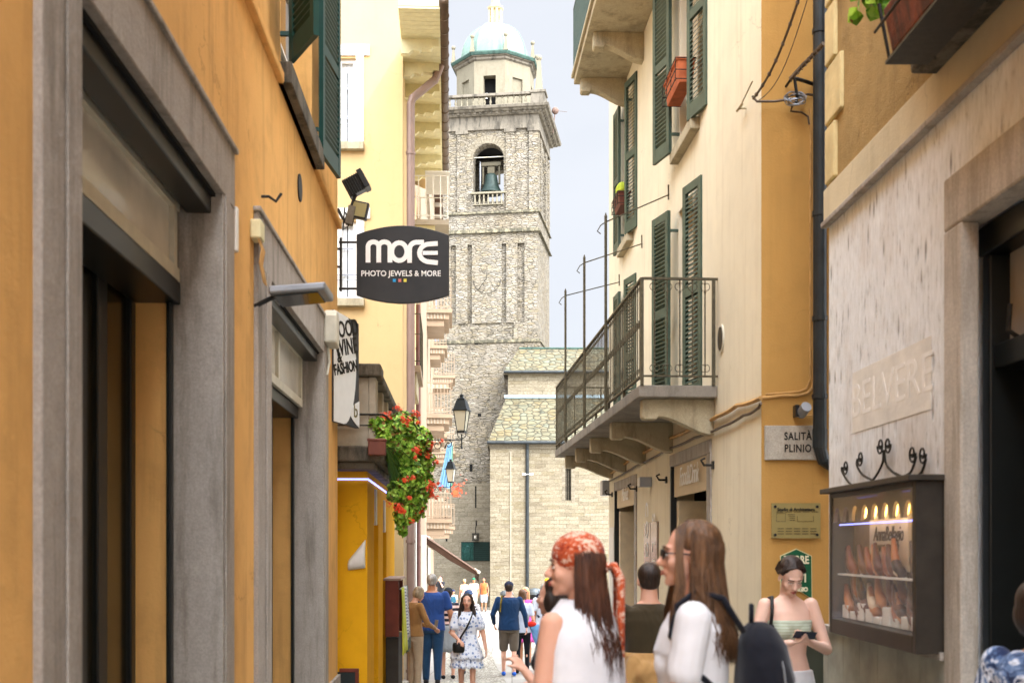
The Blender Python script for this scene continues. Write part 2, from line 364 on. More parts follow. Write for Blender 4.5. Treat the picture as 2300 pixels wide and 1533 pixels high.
# ---------------------------------------------------------------- ground
def gz(y):
    P=[(-30,.35),(-5,.1),(4,0.02),(8,-.08),(19,-.58),(25,-.88),(40,-1.22),(60,-1.62),(80,-1.75),(200,-1.9)]
    for (a,b),(c,d) in zip(P,P[1:]):
        if y<=c: 
            t=max(0,(y-a)/(c-a)); return b+(d-b)*t
    return P[-1][1]
# ---------------------------------------------------------------- ground, paving
def pebbles():
    t=NT('pebble_paving'); v=t.map((1,1,1)); c=t.vor(16,v); d=t.vor(16,v,'DISTANCE_TO_EDGE','Distance')
    base=t.ramp(t.sep(c)[0],[(.05,hx('#aaa395')),(.4,hx('#cdc6b6')),(.7,hx('#8d8678')),(.95,hx('#e2dccd'))])
    base=t.mix(t.ramp(d,[(0,G4(1)),(.12,G4(0))]),base,hx('#4f493d')); t.col(base); t.r(.8)
    t.bump(t.ramp(d,[(0,G4(0)),(.35,G4(1))]),1,.03); return t.m
def slabmat(name,c,bw=.9,bh=.5):
    t=NT(name); s=t.sep(t.tc.outputs['Object']); v=t.comb(s[1],s[0],0)
    br=t.n('TexBrick'); br.inputs['Scale'].default_value=1; br.inputs['Brick Width'].default_value=bw; br.inputs['Row Height'].default_value=bh
    br.inputs['Mortar Size'].default_value=.006; br.inputs['Color1'].default_value=G4(0); br.inputs['Color2'].default_value=G4(1); t.l(v,br.inputs['Vector'])
    g=t.mix(.5,br.outputs['Color'],t.noise(3,5)); base=t.ramp(g,[(.1,tuple(x*.75 for x in c[:3])+(1,)),(.9,c)])
    base=t.mix(br.outputs['Fac'],base,hx('#55504a')); t.col(base); t.r(.75); t.bump(t.noise(30,4),.3,.01); return t.m
M['peb']=pebbles(); M['paving']=slabmat('granite_slabs',hx('#b5b0a6',.8)); M['plaza']=slabmat('square_slabs',hx('#c4beb2',.75),1.2,.8)
ys=[-30,-5]+[-1+i for i in range(0,30,1)]+[30,35,40,45,50,55,60,70,80,110,200,600]
mb=MB()
for a,b in zip(ys,ys[1:]): mb.quad((-300,a,gz(a)),(300,a,gz(a)),(300,b,gz(b)),(-300,b,gz(b)))
solo(mb,'road',M['peb'],'pebble paved lane sloping gently down to the church square','paving',kind='structure',recalc=False)
def strip(x0,x1,y0,y1,name,mat,label,m=-.045,lift=.004):
    mb=MB(); yy=[y for y in ys if y0<y<y1]; yy=[y0]+yy+[y1]
    for a,b in zip(yy,yy[1:]): mb.quad((x0+m*a,a,gz(a)+lift),(x1+m*a,a,gz(a)+lift),(x1+m*b,b,gz(b)+lift),(x0+m*b,b,gz(b)+lift))
    return solo(mb,name,mat,label,'paving',kind='structure',recalc=False)
strip(-.75,-.28,-5,31,'pavement',M['paving'],'narrow strip of granite slabs along the left of the lane')
strip(.78,1.5,-5,31,'pavement',M['paving'],'wider strip of granite slabs along the right of the lane')
strip(-14,16,31,60,'pavement',M['plaza'],'sunlit slab paving of the square in front of the church',m=0,lift=.003)
# ================================================================ NEAR LEFT OCHRE BUILDING
L=street(-1.354,-.0389,-1)
u_end=L.px(758)
BL=thing('house','ochre plaster house on the left with grey stone door surrounds','house',L,(2,0,gz(2)))
d1=(3.69,6.75,-.6,3.89); d2=(L.px(570),L.px(731),-.6,3.78)
wn=(8.62,10.35,5.14,7.0)
mb=MB(L).wall(-12,u_end,-.6,9.5,[d1,d2,wn],.25); 
mb.quad((u_end,0,-.6),(u_end,-6,-.6),(u_end,-6,9.5),(u_end,0,9.5)); mb.quad((-12,0,9.5),(u_end,0,9.5),(u_end,-6,9.5),(-12,-6,9.5)); mb.quad((-12,0,-.6),(-12,-6,-.6),(-12,-6,9.5),(-12,0,9.5))
wl=part(mb,'wall',M['ochre'],BL,recalc=False)
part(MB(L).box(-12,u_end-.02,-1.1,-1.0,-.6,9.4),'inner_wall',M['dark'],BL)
part(MB(L).box(-12,u_end+.02,-.1,.045,4.98,5.06),'string_course',M['ochre'],BL,bevel=.012)
mb=MB(L).box(d2[1]+.02,u_end+.012,0.001,.03,-.6,.3)
mb.box(d1[1],d2[0],0.001,.03,-.6,.3); mb.box(-12,d1[0],.001,.03,-.6,.3); part(mb,'plinth',M['trim'],BL)
def surround(d,jn,jf,head,reveal=.25):
    u0,u1,z0,z1=d; mb=MB(L)
    mb.box(u0,u0+jn,-reveal,.03,z0,z1-head); mb.box(u1-jf,u1,-reveal,.03,z0,z1-head); mb.box(u0-.0,u1+.0,-reveal,.033,z1-head,z1)
    mb.box(u0+jn*.55,u0+jn-.03,.03,.042,z0,z1-head+.001); mb.box(u1-jf+.03,u1-jf*.55,.03,.042,z0,z1-head+.001)
    mb.box(u0-.03,u1+.03,.0,.05,z1+.001,z1+.03)
    return part(mb,'door_surround',M['trim'],BL,bevel=.01)
surround(d1,.38,.31,.32); surround(d2,.48,.4,.33)
def shopdoor(u0,u1,zt,ztr,two=4):
    # reveal of ochre plaster, dark frame, olive glazed leaves, transom light
    part(MB(L).box(u1-.05,u1+.3,-.44,-.262,-.6,ztr),'door_reveal',M['ochre'],BL); part(MB(L).box(u0-.3,u0+.05,-.44,-.262,-.6,ztr),'door_reveal',M['ochre'],BL)
    mb=MB(L).box(u1-.075,u1-.01,-.262,-.235,-.6,ztr); mb.box(u0,u1,-.17,-.035,zt-.11,zt-.001) if zt>3.5 else mb.box(u0,u1,-.15,-.03,zt-.09,zt-.001)
    w=(u1-u0-.1)/two
    mb.box(u0,u1,-.44,-.2,ztr-.12,ztr)
    for i in range(two+1): mb.box(u0+.05+w*i-.075,u0+.05+w*i+.075,-.50,-.43,-.6,ztr)
    mb.box(u0,u1,-.50,-.43,-.6,-.1); mb.box(u0,u1,-.50,-.43,.75,.85)
    f=part(mb,'door_frame',M['blackg'],BL,bevel=.008); part(MB(L).box(u0+.001,u1-.001,-.245,-.012,zt-.02,zt-.0005),'dark_soffit',M['dark'],BL)  # thin near-black lining sheet under the door lintel
    part(MB(L).box(u0,u1,-.47,-.46,-.6,ztr-.05),'door_glass',M['olive'],f,local=False)
    return f
i1=(3.69+.38,6.75-.31); i2=(d2[0]+.48,d2[1]-.4)
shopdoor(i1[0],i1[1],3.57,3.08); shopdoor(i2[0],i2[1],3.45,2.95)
def transom(u0,u1,z0,z1,o,bars):
    mb=MB(L).box(u0,u1,o-.05,o,z0,z0+.07); mb.box(u0,u1,o-.05,o,z1-.04,z1)
    for q in bars: mb.box(q-.035,q+.035,o-.05,o-.002,z0+.07,z1-.04)
    f=part(mb,'transom',M['offwhite'],BL,label='pale painted transom window above the door'); part(MB(L).box(u0,u1,o-.04,o-.03,z0,z1),'pane',M['pane_cream'],f); return f
M['pane_cream']=plain('milky_pane',hx('#d9d3c4'),.15,spec=.6,var=.2,scale=2)
transom(i1[0]+.05,i1[1]-.02,3.08,3.50,-.2,[i1[0]+.08,i1[1]-.1])
transom(i2[0]+.02,i2[1]-.02,2.93,3.42,-.16,[i2[0]+.05,(i2[0]+i2[1])/2+.1,i2[1]-.06])
# upper window and shutters
def window_in(fr,parent,u0,u1,z0,z1,o=-.16,mull=1,cross=2,fw=.06,fmat='white',pmat='glassd',bars=True):
    mb=MB(fr).box(u0,u0+fw,o-.05,o,z0,z1).box(u1-fw,u1,o-.05,o,z0,z1).box(u0+fw,u1-fw,o-.05,o,z0,z0+fw).box(u0+fw,u1-fw,o-.05,o,z1-fw,z1)
    for i in range(mull):
        c=u0+(u1-u0)*(i+1)/(mull+1); mb.box(c-fw*.5,c+fw*.5,o-.05,o+.004,z0+fw,z1-fw)
    for i in range(cross):
        c=z0+(z1-z0)*(i+1)/(cross+1); mb.box(u0+fw,u1-fw,o-.04,o-.006,c-.012,c+.012)
    f=part(mb,'window',M[fmat],parent); part(MB(fr).box(u0,u1,o-.035,o-.028,z0,z1),'pane',M[pmat],f); return f
window_in(L,BL,wn[0],wn[1],wn[2],wn[3])
part(MB(L).box(wn[0]-.12,wn[1]+.12,-.2,.1,wn[2]-.16,wn[2]),'window_sill',M['stone_dark'],BL,bevel=.01)
def shutter(fr,parent,hu,ho,tu,to,z0,z1,mat,th=.04,name='shutter'):
    h=Vector((hu,ho,0)); t=Vector((tu,to,0)); e=(t-h); Wd=e.length; e.normalize(); n=Vector((-e.y,e.x,0))*th
    mb=MB(fr); st=.075
    def seg(a,b,za,zb,dn=0,k=1): mb.obox(h+e*a+n*dn+Vector((0,0,za)),e*(b-a),n*k,Vector((0,0,zb-za)))
    seg(0,st,z0,z1); seg(Wd-st,Wd,z0,z1)
    H=z1-z0; rails=[(z0,z0+.16),(z0+H*.5-.05,z0+H*.5+.05),(z1-.09,z1)]
    for a,b in rails: seg(st,Wd-st,a,b,.03,.9)
    for (a,b),(c,d) in zip(rails,rails[1:]):
        z=b+.012
        while z<c-.045:
            p=h+e*st+n*.1+Vector((0,0,z)); mb.obox(p,e*(Wd-2*st),n*.8+Vector((0,0,.036)),Vector((0,0,.011))); z+=.05
    mb.box(hu-.015,hu+.015,0,max(ho,.02),z0+.2,z0+.23); mb.box(hu-.015,hu+.015,0,max(ho,.02),z1-.25,z1-.22)
    return part(mb,name,mat,parent)
shutter(L,BL,wn[0]-.02,.10,wn[0]-.5,.34,wn[2]+.02,wn[3],M['teal'])
shutter(L,BL,wn[1]+.02,.06,wn[1]+.72,.14,wn[2]-.05,wn[3],M['teal'])
mb=MB(L); u,z=L.at(672,422); mb.lathe((0,0,0),[(.0,0)],3) if False else None
mb=MB(L); n=20; c=[(u+.11*math.cos(2*PI*k/n),z+.11*math.sin(2*PI*k/n)) for k in range(n)]; mb.prism(c,0,0,.0,.012); part(mb,'vent_cover',M['iron'],BL)
# wall fittings
u,z=L.at(535,640)
FL=thing('floodlight','flat grey floodlight tilted down beside the second stone doorway','floodlight',L,(L.px(560),0,2.9))
u=L.px(572); zc=L.z(655,u,.2)
mb=MB(L); mb.obox((u-.09,.10,zc-.03),(.3,0.02,-.02),(.0,.36,.03),(0,0,.05)); part(mb,'housing',M['metal'],FL,bevel=.012)
mb=MB(L); mb.obox((u-.05,.13,zc-.045),(.22,0.02,-.02),(0,.28,.03),(0,0,.02)); part(mb,'lens',M['glassd'],FL)
mb=MB(L).tube([(u-.02,0,zc-.1),(u-.02,.1,zc-.05),(u,.2,zc)],.016); part(mb,'bracket',M['black'],FL)
JB=thing('junction_box','small cream junction box with dangling wires above the flat floodlight','junction box',L,(u-.1,0,zc+.35))
part(MB(L).box(u-.17,u-.03,0,.07,zc+.3,zc+.42),'box',M['soffit'],JB,bevel=.01)
mb=MB(L)
for k in range(4):
    a=u-.15+.03*k; mb.tube([(a,.05,zc+.3),(a+.01,.07,zc+.24),(a-.01,.06,zc+.15),(a+.02,.08,zc+.03)],.006)
part(mb,'wire',M['cable'],JB)
u2,z2=L.at(588,450); mb=MB(L).tube([(u2-.02,0,z2+.02),(u2-.02,.05,z2+.02),(u2+.02,.09,z2),(u2+.05,.12,z2+.06)],.01); solo(mb,'wall_hook',M['iron'],'small bent iron hook above the second stone doorway','hook',L,(u2-.02,0,z2))
u3=L.px(521); mb=MB(L).box(u3-.02,u3+.03,0,.035,L.z(565,u3),L.z(465,u3)); solo(mb,'sensor_strip',M['white'],'narrow white strip fixed beside the nearest stone doorway','wall strip',L,(u3,0,L.z(565,u3)),bevel=.008)
# alarm box
ua=L.px(752,.12); za=L.z(742,ua,.1)
AB=thing('alarm_box','rounded cream alarm box fixed just before the wine shop sign','alarm box',L,(ua,0,za))
mb=MB(L); mb.prism([(ua-.12,za-.13),(ua+.12,za-.16),(ua+.12,za+.12),(ua+.08,za+.18),(ua-.08,za+.18),(ua-.12,za+.12)],0,0,.03,.15); part(mb,'casing',M['offwhite'],AB,bevel=.02)
mb=MB(L).tube([(ua,.06,za-.16),(ua,.07,za-.3),(ua-.03,.05,za-.42)],.012); mb.box(ua-.05,ua+.05,0,.03,za-.1,za+.1); part(mb,'conduit',M['offwhite'],AB)
# ---- hanging oval sign
uS=L.px(763)-.18; FS=Fr(L.W(uS,0,0).xy[:],(1,0),-1)   # sign hangs square to the wall, facing the camera
sc=2650/FS.O[1]; 
def sx(x): return (x-CX)/sc-FS.O[0]
def sz(y): return EYE+(HY-y)/sc
SG=thing('hanging_sign','black oval-ended hanging sign reading MORE in rounded white letters','sign',FS,(sx(905),0,sz(600)))
xs=[803,850,905,960,1008]; top=[]; N=16
pts=[]
for i in range(N+1):
    t=i/N; x=802+(1009-802)*t; y=529-21*math.sin(PI*t)**.9+ (0 if t<1 else 0)+t*2; pts.append((sx(x),sz(y)))
for i in range(N+1):
    t=1-i/N; x=802+(1009-802)*t; y=665+18*math.sin(PI*t)**.9; pts.append((sx(x),sz(y)))
signm=plain('sign_black',hx('#242322'),.45,var=.35,scale=3)
pn=part(MB(FS).prism(pts,0,0,0,.05),'panel',signm,SG,bevel=.006)
def ribbon(mb,pts,w,o,ext=.004,closed=False):
    pts=[Vector((p[0],0,p[1])) for p in pts]; N=len(pts)
    L_=[];R_=[]
    for i,p in enumerate(pts):
        a=pts[(i-1)%N] if closed or i>0 else p; b=pts[(i+1)%N] if closed or i<N-1 else p
        t=(b-a).normalized(); n=Vector((-t.z,0,t.x))*w/2; L_.append(p+n); R_.append(p-n)
    vs=[];n=N
    for P in (L_,R_): vs+= [(q.x,o,q.z) for q in P]
    for P in (L_,R_): vs+= [(q.x,o+ext,q.z) for q in P]
    fs=[]
    for i in range(N if closed else N-1):
        j=(i+1)%N
        fs+= [(i,j,n+j,n+i),(2*n+i,2*n+j,3*n+j,3*n+i),(i,j,2*n+j,2*n+i),(n+i,n+j,3*n+j,3*n+i)]
    if not closed: fs+= [(0,n,3*n,2*n),(n-1,2*n-1,4*n-1,3*n-1)]
    mb.add(vs,fs)
def sp(l): return [(sx(a),sz(b)) for a,b in l]
def arc(cx,cy,rx,ry,a0,a1,n=10): return [(cx+rx*math.cos(R(a0+(a1-a0)*i/n)),cy-ry*math.sin(R(a0+(a1-a0)*i/n))) for i in range(n+1)]
mb=MB(FS); wl_=10.5/sc; o=.051
ribbon(mb,sp([(828,592)]+arc(840,557,12,11,180,0)+[(852,592)]),wl_,o)
ribbon(mb,sp([(852,590)]+arc(864.5,557,12.5,11,180,0)+[(877,592)]),wl_,o+.0012)
ribbon(mb,sp(arc(898,568,17,20,0,340,18)),wl_,o+.0024,closed=True)
ribbon(mb,sp([(921,593)]+arc(937,562,16,15,180,95)+[(953,547)]),wl_,o+.0036)
ribbon(mb,sp([(984,550),(966,551)]+arc(966,571,23,20,90,270)+[(984,593)]),wl_,o+.0048)
ribbon(mb,sp([(950,571),(984,571)]),wl_*.85,o+.006)
part(mb,'lettering',M['letw'],SG)
tw=text(SG,'PHOTO JEWELS & MORE',M['letw'],.083,(sx(901.5),-.052,sz(617)),ext=.002,sx=.93,space=1.0,bold=.001)
for i,(x,c) in enumerate(((887,'#1d8fc4'),(899,'#c06a62'),(911,'#d3c447'))):
    part(MB(FS).box(sx(x-3.3),sx(x+3.3),.05,.053,sz(635.5),sz(628.5)),'coloured_square',plain('dot',hx(c),.5,var=.02),SG)
mb=MB(FS); x0=sx(766)
mb.tube([(x0,.02,sz(535)),(x0,.02,sz(655))],.014); mb.tube([(x0-.02,.02,sz(545)),(sx(806),.02,sz(545))],.013); mb.tube([(x0-.02,.02,sz(649)),(sx(806),.02,sz(649))],.013)
mb.tube([(-.0,.02,sz(600)),(x0,.02,sz(600))],.014); mb.tube([(0,.02,sz(560)),(x0,.02,sz(560))],.014); part(mb,'bracket',M['iron'],SG)
# ---- twin floodlights on an arm
FB=thing('floodlight_bracket','pair of black floodlights on an arm above the oval hanging sign','floodlights',FS,(sx(772),0,sz(520)))
mb=MB(FS).tube([(0,.0,sz(470)),(sx(775),.05,sz(500)),(sx(790),.05,sz(470)),(sx(800),.05,sz(440))],.02); mb.tube([(sx(776),.06,sz(470)),(sx(772),.06,sz(520)),(sx(785),.06,sz(510)),(sx(778),.06,sz(480))],.008); part(mb,'arm',M['iron'],FB)
def tiltbox(cx,cy,w,h,ang,o0,o1,mat,name,par,fins=False):
    c=Vector((sx(cx),0,sz(cy))); a=R(ang); ex=Vector((math.cos(a),0,math.sin(a)))*w/sc; ez=Vector((-math.sin(a),0,math.cos(a)))*h/sc
    mb=MB(FS); p=c-ex/2-ez/2; mb.obox(p+Vector((0,o0,0)),ex,(0,o1-o0,0),ez)
    if fins:
        for i in range(9):
            q=p+ex*(i+.5)/9.5; mb.obox(q+Vector((0,o1,0)),ex*.03,(0,.03,0),ez)
    return part(mb,name,mat,par,bevel=.006)
tiltbox(802,418,52,40,28,-.02,.10,M['blackg'],'lamp_head',FB,True); tiltbox(818,408,12,44,28,-.05,.14,M['black'],'lamp_visor',FB)
tiltbox(808,474,38,38,-12,-.02,.06,M['black'],'lamp_head',FB); tiltbox(808,474,31,31,-12,.06,.066,glass('lamp_glass',hx('#8d8358'),.2,.5),'lamp_glass',FB)
tiltbox(789,487,16,42,-12,.0,.09,M['stone_dark'],'transformer',FB)
# ---- wine and fashion sign
Lw=L.px(745)
p0=L.W(L.px(745),.02,0); x1=(806-CX)/FP*12.35; FW=Fr((p0.x,p0.y),(x1-p0.x,12.35-p0.y),-1)
Wn=math.hypot(x1-p0.x,12.35-p0.y)
def wz(y,u): return FW.z(y,u)
WS=thing('wine_shop_sign','tall white and dark sign reading WINE & FASHION on the left wall','sign',FW,(0,0,wz(945,0)))
zt0,zb0,zt1,zb1=wz(695,0),wz(945,0),wz(727,Wn),wz(962,Wn)
mb=MB(FW).prism([(0,zb0),(Wn,zb1),(Wn,zt1),(0,zt0)],0,0,-.04,0); part(mb,'panel',plain('sign_dark_grey',hx('#3b3d40'),.45),WS)
A=[]; 
def wp(fx,fy): return (Wn*fx,(zt0+(zt1-zt0)*fx)*(1-fy)+(zb0+(zb1-zb0)*fx)*fy)
poly=[wp(0,0),wp(.55,.0)]+[wp(.62+.26*math.sin(PI*t*.5),.05+.35*t) for t in [i/8 for i in range(9)]]+[wp(.88-.5*(1-math.cos(PI*.5*t)),.4+.6*math.sin(PI*.5*t)) for t in [i/8 for i in range(1,9)]]+[wp(0,1)]
part(MB(FW).prism(poly,0,0,.0,.004),'white_field',plain('sign_white',hx('#d8d8d4'),.5,var=.04),WS)
poly=[wp(1,.74)]+[wp(1-.38*math.sin(PI*t),.74+.26*t) for t in [i/10 for i in range(1,10)]]+[wp(1,.99)]
part(MB(FW).prism(poly,0,0,.004,.007),'white_badge',plain('sign_white2',hx('#d8d8d4'),.5,var=.04),WS)
ctr=R(90)
for s_,fx,fy,size,sxx in (('FOOD',.47,.12,.23,.8),('WINE',.47,.29,.23,.8),('&',.2,.41,.15,1),('FASHION',.45,.48,.155,.78)):
    p=wp(fx,fy); text(WS,s_,M['letb'],size,(p[0],-.008,p[1]),rot=(R(90),R(-14),0),sx=sxx*.95,ext=.002,bold=.004)
p=wp(.84,.85); text(WS,'b',plain('olive_print',hx('#6b6238'),.5),.2,(p[0],-.01,p[1]),ext=.002,sx=.9)
# ================================================================ LOW YELLOW BUILDING WITH STONE BALCONY
Y=street(-1.07,-.0434,-1)
uy0=13.5; uy1=Y.px(886)
BY=thing('low_house','bright yellow house with a mossy stone balcony beyond the ochre house','house',Y,(uy0,0,gz(14)))
zt=Y.z(1062,uy0); 
ops=[(Y.px(840)-.0,Y.px(850),-.9,zt-.55),(Y.px(860),Y.px(868),-.9,zt-.62)]
mb=MB(Y).wall(uy0,uy1,-.9,zt+.02,ops,.5); mb.quad((uy0,0,-.9),(uy0,-5,-.9),(uy0,-5,zt+.02),(uy0,0,zt+.02)); mb.quad((uy0,0,zt+.02),(uy1,0,zt+.02),(uy1,-5,zt+.02),(uy0,-5,zt+.02))
part(mb,'wall',M['yellow'],BY,recalc=False)
part(MB(Y).box(uy0+.05,uy1-.05,-.56,-.5,-.9,zt-.1),'door',plain('ochre_door',hx('#c98d10',.8),.6),BY)
for a,b,c,d in ops: part(MB(Y).box(a+.05,a+.28,-.02,.02,d-.02,d+.42),'notice_panel',M['offwhite'],BY)
mb=MB(Y).prism([(uy0-.02,-.9),(uy0+1.7,-.9),(uy0+1.5,-.25),(uy0+.9,-.05),(uy0-.02,-.12)],0,0,.001,.012); part(mb,'exposed_plinth',M['stone_dark'],BY)
mb=MB(Y); mb.box(uy0-.42,uy1,-5,.12,zt+.02,zt+.10).box(uy0-.5,uy1,-5,.19,zt+.10,zt+.27); bs=part(mb,'balcony_slab',M['stone_dark'],BY,bevel=.02)
ztp=Y.z(822,uy0-.3)
mb=MB(Y); mb.box(uy0-.42,uy0-.16,-5,.05,zt+.27,ztp-.14)
mb.box(uy0-.44,uy0-.1,.051,.13,zt+.27,ztp-.14); 
for k in range(1,6): mb.box(uy0-.1+k*.95,uy0+.12+k*.95,.0,.12,zt+.27,ztp-.14)
mb.box(uy0-.1,uy1,.03,.10,zt+.27,zt+.4)
part(mb,'parapet',plain('pale_stone',hx('#a39a88'),.9,var=.25,scale=4,bump=.5),BY,bevel=.01)
mb=MB(Y); mb.box(uy0-.52,uy0-.04,-5,.19,ztp-.14,ztp).box(uy0-.04,uy1,-.04,.17,ztp-.13,ztp-.02); part(mb,'parapet_cap',M['stone_dark'],BY,bevel=.02)
mb=MB(Y); mb.box(uy0-.53,uy0-.515,-4,.445,zt-.06-.02,zt-.04+.01) ; 
led=emis('led_strip_glow',(.22,.25,1,1),2.2)
o=MB(Y).tube([(uy0-.015,-4,zt-.07),(uy0-.015,.012,zt-.07),(uy1-.3,.012,zt-.07)],.011,6); part(o,'led_strip',led,BY)
# fine metal flower rail on balcony slab
mb=MB(Y).tube([(uy0-.46,-2,zt+.62),(uy0-.46,.2,zt+.62),(uy0-.4,.25,zt+.60),(uy0-.3,.32,zt+.5),(uy0-.2,.32,zt+.3)],.012); mb.tube([(uy0-.46,-2,zt+.5),(uy0-.46,.18,zt+.5),(uy0-.3,.28,zt+.42)],.008); part(mb,'flower_rail',M['iron'],BY)
# paper leaflet pinned on yellow wall
FY=face(Y.W(uy0,0,0).x,Y.W(uy0,0,0).y)
a0,b0=FY.at(783,1280); a1,b1=FY.at(821,1230)
mb=MB(FY); seg=6; 
g=[]
for i in range(seg+1):
    for j in range(seg+1):
        s_=i/seg; t_=j/seg; g.append((a0+(a1-a0)*s_,.015+.05*math.sin(PI*t_)*(1-s_*.6)+.02*s_,b0+(b1-b0)*(t_*(.45+.55*s_)+.25*s_*t_)+(.03*s_)))
mb.add(g,[(i*(seg+1)+j,(i+1)*(seg+1)+j,(i+1)*(seg+1)+j+1,i*(seg+1)+j+1) for i in range(seg) for j in range(seg)])
o=solo(mb,'plastic_bag',M['white'],'crumpled white plastic bag hanging on the bright yellow wall','bag',FY,(a1,0,b0),smooth=True)
md=o.modifiers.new('solid','SOLIDIFY'); md.thickness=.012
# blackboard at bottom
a0,b0=FY.at(762,1560,.35); a1,b1=FY.at(806,1500,.35)
BB=thing('blackboard','small wooden framed blackboard standing against the yellow wall','blackboard',FY,((a0+a1)/2,.35,gz(13.1)))
zb=gz(13.1)
mb=MB(FY).box(a0,a1,.33,.36,b1-.04,b1).box(a1-.04,a1,.33,.36,zb,b1-.04).box(a0-.3,a0-.26,.33,.36,zb,b1).box(a0-.26,a1-.04,.33,.36,zb+.1,zb+.14); part(mb,'frame',M['wood'],BB,bevel=.005)
part(MB(FY).box(a0-.26,a1-.04,.335,.35,zb+.14,b1-.04),'board',plain('slate',hx('#222a2a'),.7),BB)
# ================================================================ TALL YELLOW HOUSE
T=street(-.77,-.054,-1); ut=20.0; Ze=T.z(100,T.px(902))
FT=face(T.W(ut,0,0).x,T.W(ut,0,0).y)
BT=thing('tall_house','tall pale yellow house with deep cream eaves and a brown downpipe','house',T,(ut,0,gz(20)))
ut1=T.px(929.5)
ops=[]; 
def tw_op(y0,y1,ua,ub): ops.append((ua,ub,y1,y0))
w1=(24.2,25.1,T.z(735,24.5),T.z(690,24.5)-.0)
mb=MB(T).wall(ut,ut1+2,-1.2,Ze,[(24.0,25.0,6.85,8.9),(23.6,24.6,3.9,6.1),(25.6,26.5,3.9,6.1)],.2)
part(mb,'street_wall',M['tallyellow'],BT,recalc=False)
wins=[]
for (xa,xb,ya,yb) in ((722,800,131,322),(722,801,497,672)):
    ua,_=FT.at(xa,0); ub,_=FT.at(xb,0); wins.append((ua,ub,EYE+(HY-yb)/FP*FT.O[1],EYE+(HY-ya)/FP*FT.O[1]))
# front wall is authored in the facing frame, as its own part
def fpart(mb,name,mat,parent,fr,pfr,**k):   # part drawn in frame fr under a thing placed in frame pfr
    o=part(mb,name,mat,parent,**k); P=parent; 
    Mw=Matrix.Translation(Vector((fr.O[0],fr.O[1],0)))@Matrix.Rotation(fr.a,4,'Z')
    if P.name in OFF: Pw=Matrix.Translation(P.location)@Matrix.Rotation(P.rotation_euler.z,4,'Z')
    o.matrix_basis=Pw.inverted()@Mw; return o
mb=MB(FT).wall(-9,0,-1.2,Ze+4,wins,.12); mb.quad((-9,-.0,Ze+4),(0,0,Ze+.1),(0,-8,Ze+.1),(-9,-8,Ze+4))
mb.quad((-9,0,-1.2),(-9,-8,-1.2),(-9,-8,Ze+4),(-9,0,Ze+4))
fpart(mb,'front_wall',M['tallyellow'],BT,FT,T,recalc=False)
for (ua,ub,za_,zb_) in wins:
    mb=MB(FT); fw=.13
    mb.box(ub,ub+fw,0,.025,za_,zb_+.04); mb.box(ua-.2,ub+fw+.1,0,.03,zb_+.04,zb_+.22)
    s1=fpart(mb,'window_surround',M['white'],BT,FT,T)
    mb=MB(FT).box(ua-.1,ub+.14,-.1,.12,za_-.13,za_); fpart(mb,'window_sill',M['concrete'],BT,FT,T,bevel=.01)
    mb=MB(FT); mb.box(ub-.06,ub,-.12,-.06,za_,zb_).box(ua,ua+.06,-.12,-.06,za_,zb_).box(ua+.06,ub-.06,-.12,-.06,zb_-.06,zb_).box(ua+.06,ub-.06,-.12,-.06,za_,za_+.05).box((ua+ub)/2-.04,(ua+ub)/2+.04,-.12,-.055,za_+.05,zb_-.06)
    fpart(mb,'window',M['white'],BT,FT,T)
    for k in (1,2):
        z=za_+(zb_-za_)*k/3; fpart(MB(FT).box(ua,ub,-.1,-.085,z-.012,z+.012),'glazing_bar',M['metal'],BT,FT,T)
    for zz in (.42,.33): fpart(MB(FT).tube([(ua,-.02,za_+zz),(ub,-.02,za_+zz)],.008),'guard_bar',M['metal'],BT,FT,T)
    mb=MB(FT); n=160
    vs=[];
    for i in range(n+1):
        t_=i/n; uu=ua-.0+(ub-ua)*t_; oo=-.14+.009*math.sin(t_*60)+.005*math.sin(t_*23); vs+= [(uu,oo,za_),(uu,oo*1.0,zb_)]
    mb.add(vs,[(2*i,2*i+2,2*i+3,2*i+1) for i in range(n)]); fpart(mb,'curtain',M['curtain'],BT,FT,T,smooth=True)
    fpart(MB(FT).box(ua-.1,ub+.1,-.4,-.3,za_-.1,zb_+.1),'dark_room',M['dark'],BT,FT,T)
# eaves: soffit boards, carved rafter ends, gutter
OE=.64
mb=MB(T)
u=ut-OE-1.2
while u<ut1+.2: mb.box(u,min(u+.14,ut1+.2),-.0,OE,Ze,Ze+.03); u+=.148
part(mb,'soffit',M['soffit'],BT)
part(MB(T).box(ut-OE-1.2,ut1+.2,.005,OE+.1,Ze+.04,Ze+.22),'roof_edge',M['soffit'],BT)
mb=MB(T); k=0
prof=[(0,Ze),(0,Ze-.24),(.12,Ze-.24),(.2,Ze-.17),(.3,Ze-.2),(.34,Ze-.15),(.48,Ze-.17),(.52,Ze-.12),(OE-.03,Ze-.12),(OE-.03,Ze)]
u=ut-.75
while u<ut1: part(MB(T).prism(prof,0,0,u,u+.11,axis='u'),'rafter',M['soffit'],BT); u+=.95
mb=MB(T); mb.tube([(ut-2,OE+.06,Ze+.06),(ut1+.2,OE+.06,Ze+.06)],.075,12)
u=ut-1.5
while u<ut1: mb.tube([(u,OE+.06,Ze+.06),(u+.03,OE+.06,Ze+.06)],.085,12); u+=.5
part(mb,'gutter',M['gutter'],BT,smooth=True)
def pipe(fr,u,o,z0,z1,r,mat,parent,name='downpipe',cl=2.2,extra=None):
    mb=MB(fr); pts=[(u,o,z0),(u,o,z1)]+(extra or []); mb.tube(pts,r,12); z=z0+.4
    while z<z1: mb.tube([(u,o,z),(u,o,z+.05)],r*1.18,12); z+=cl
    return part(mb,name,mat,parent)
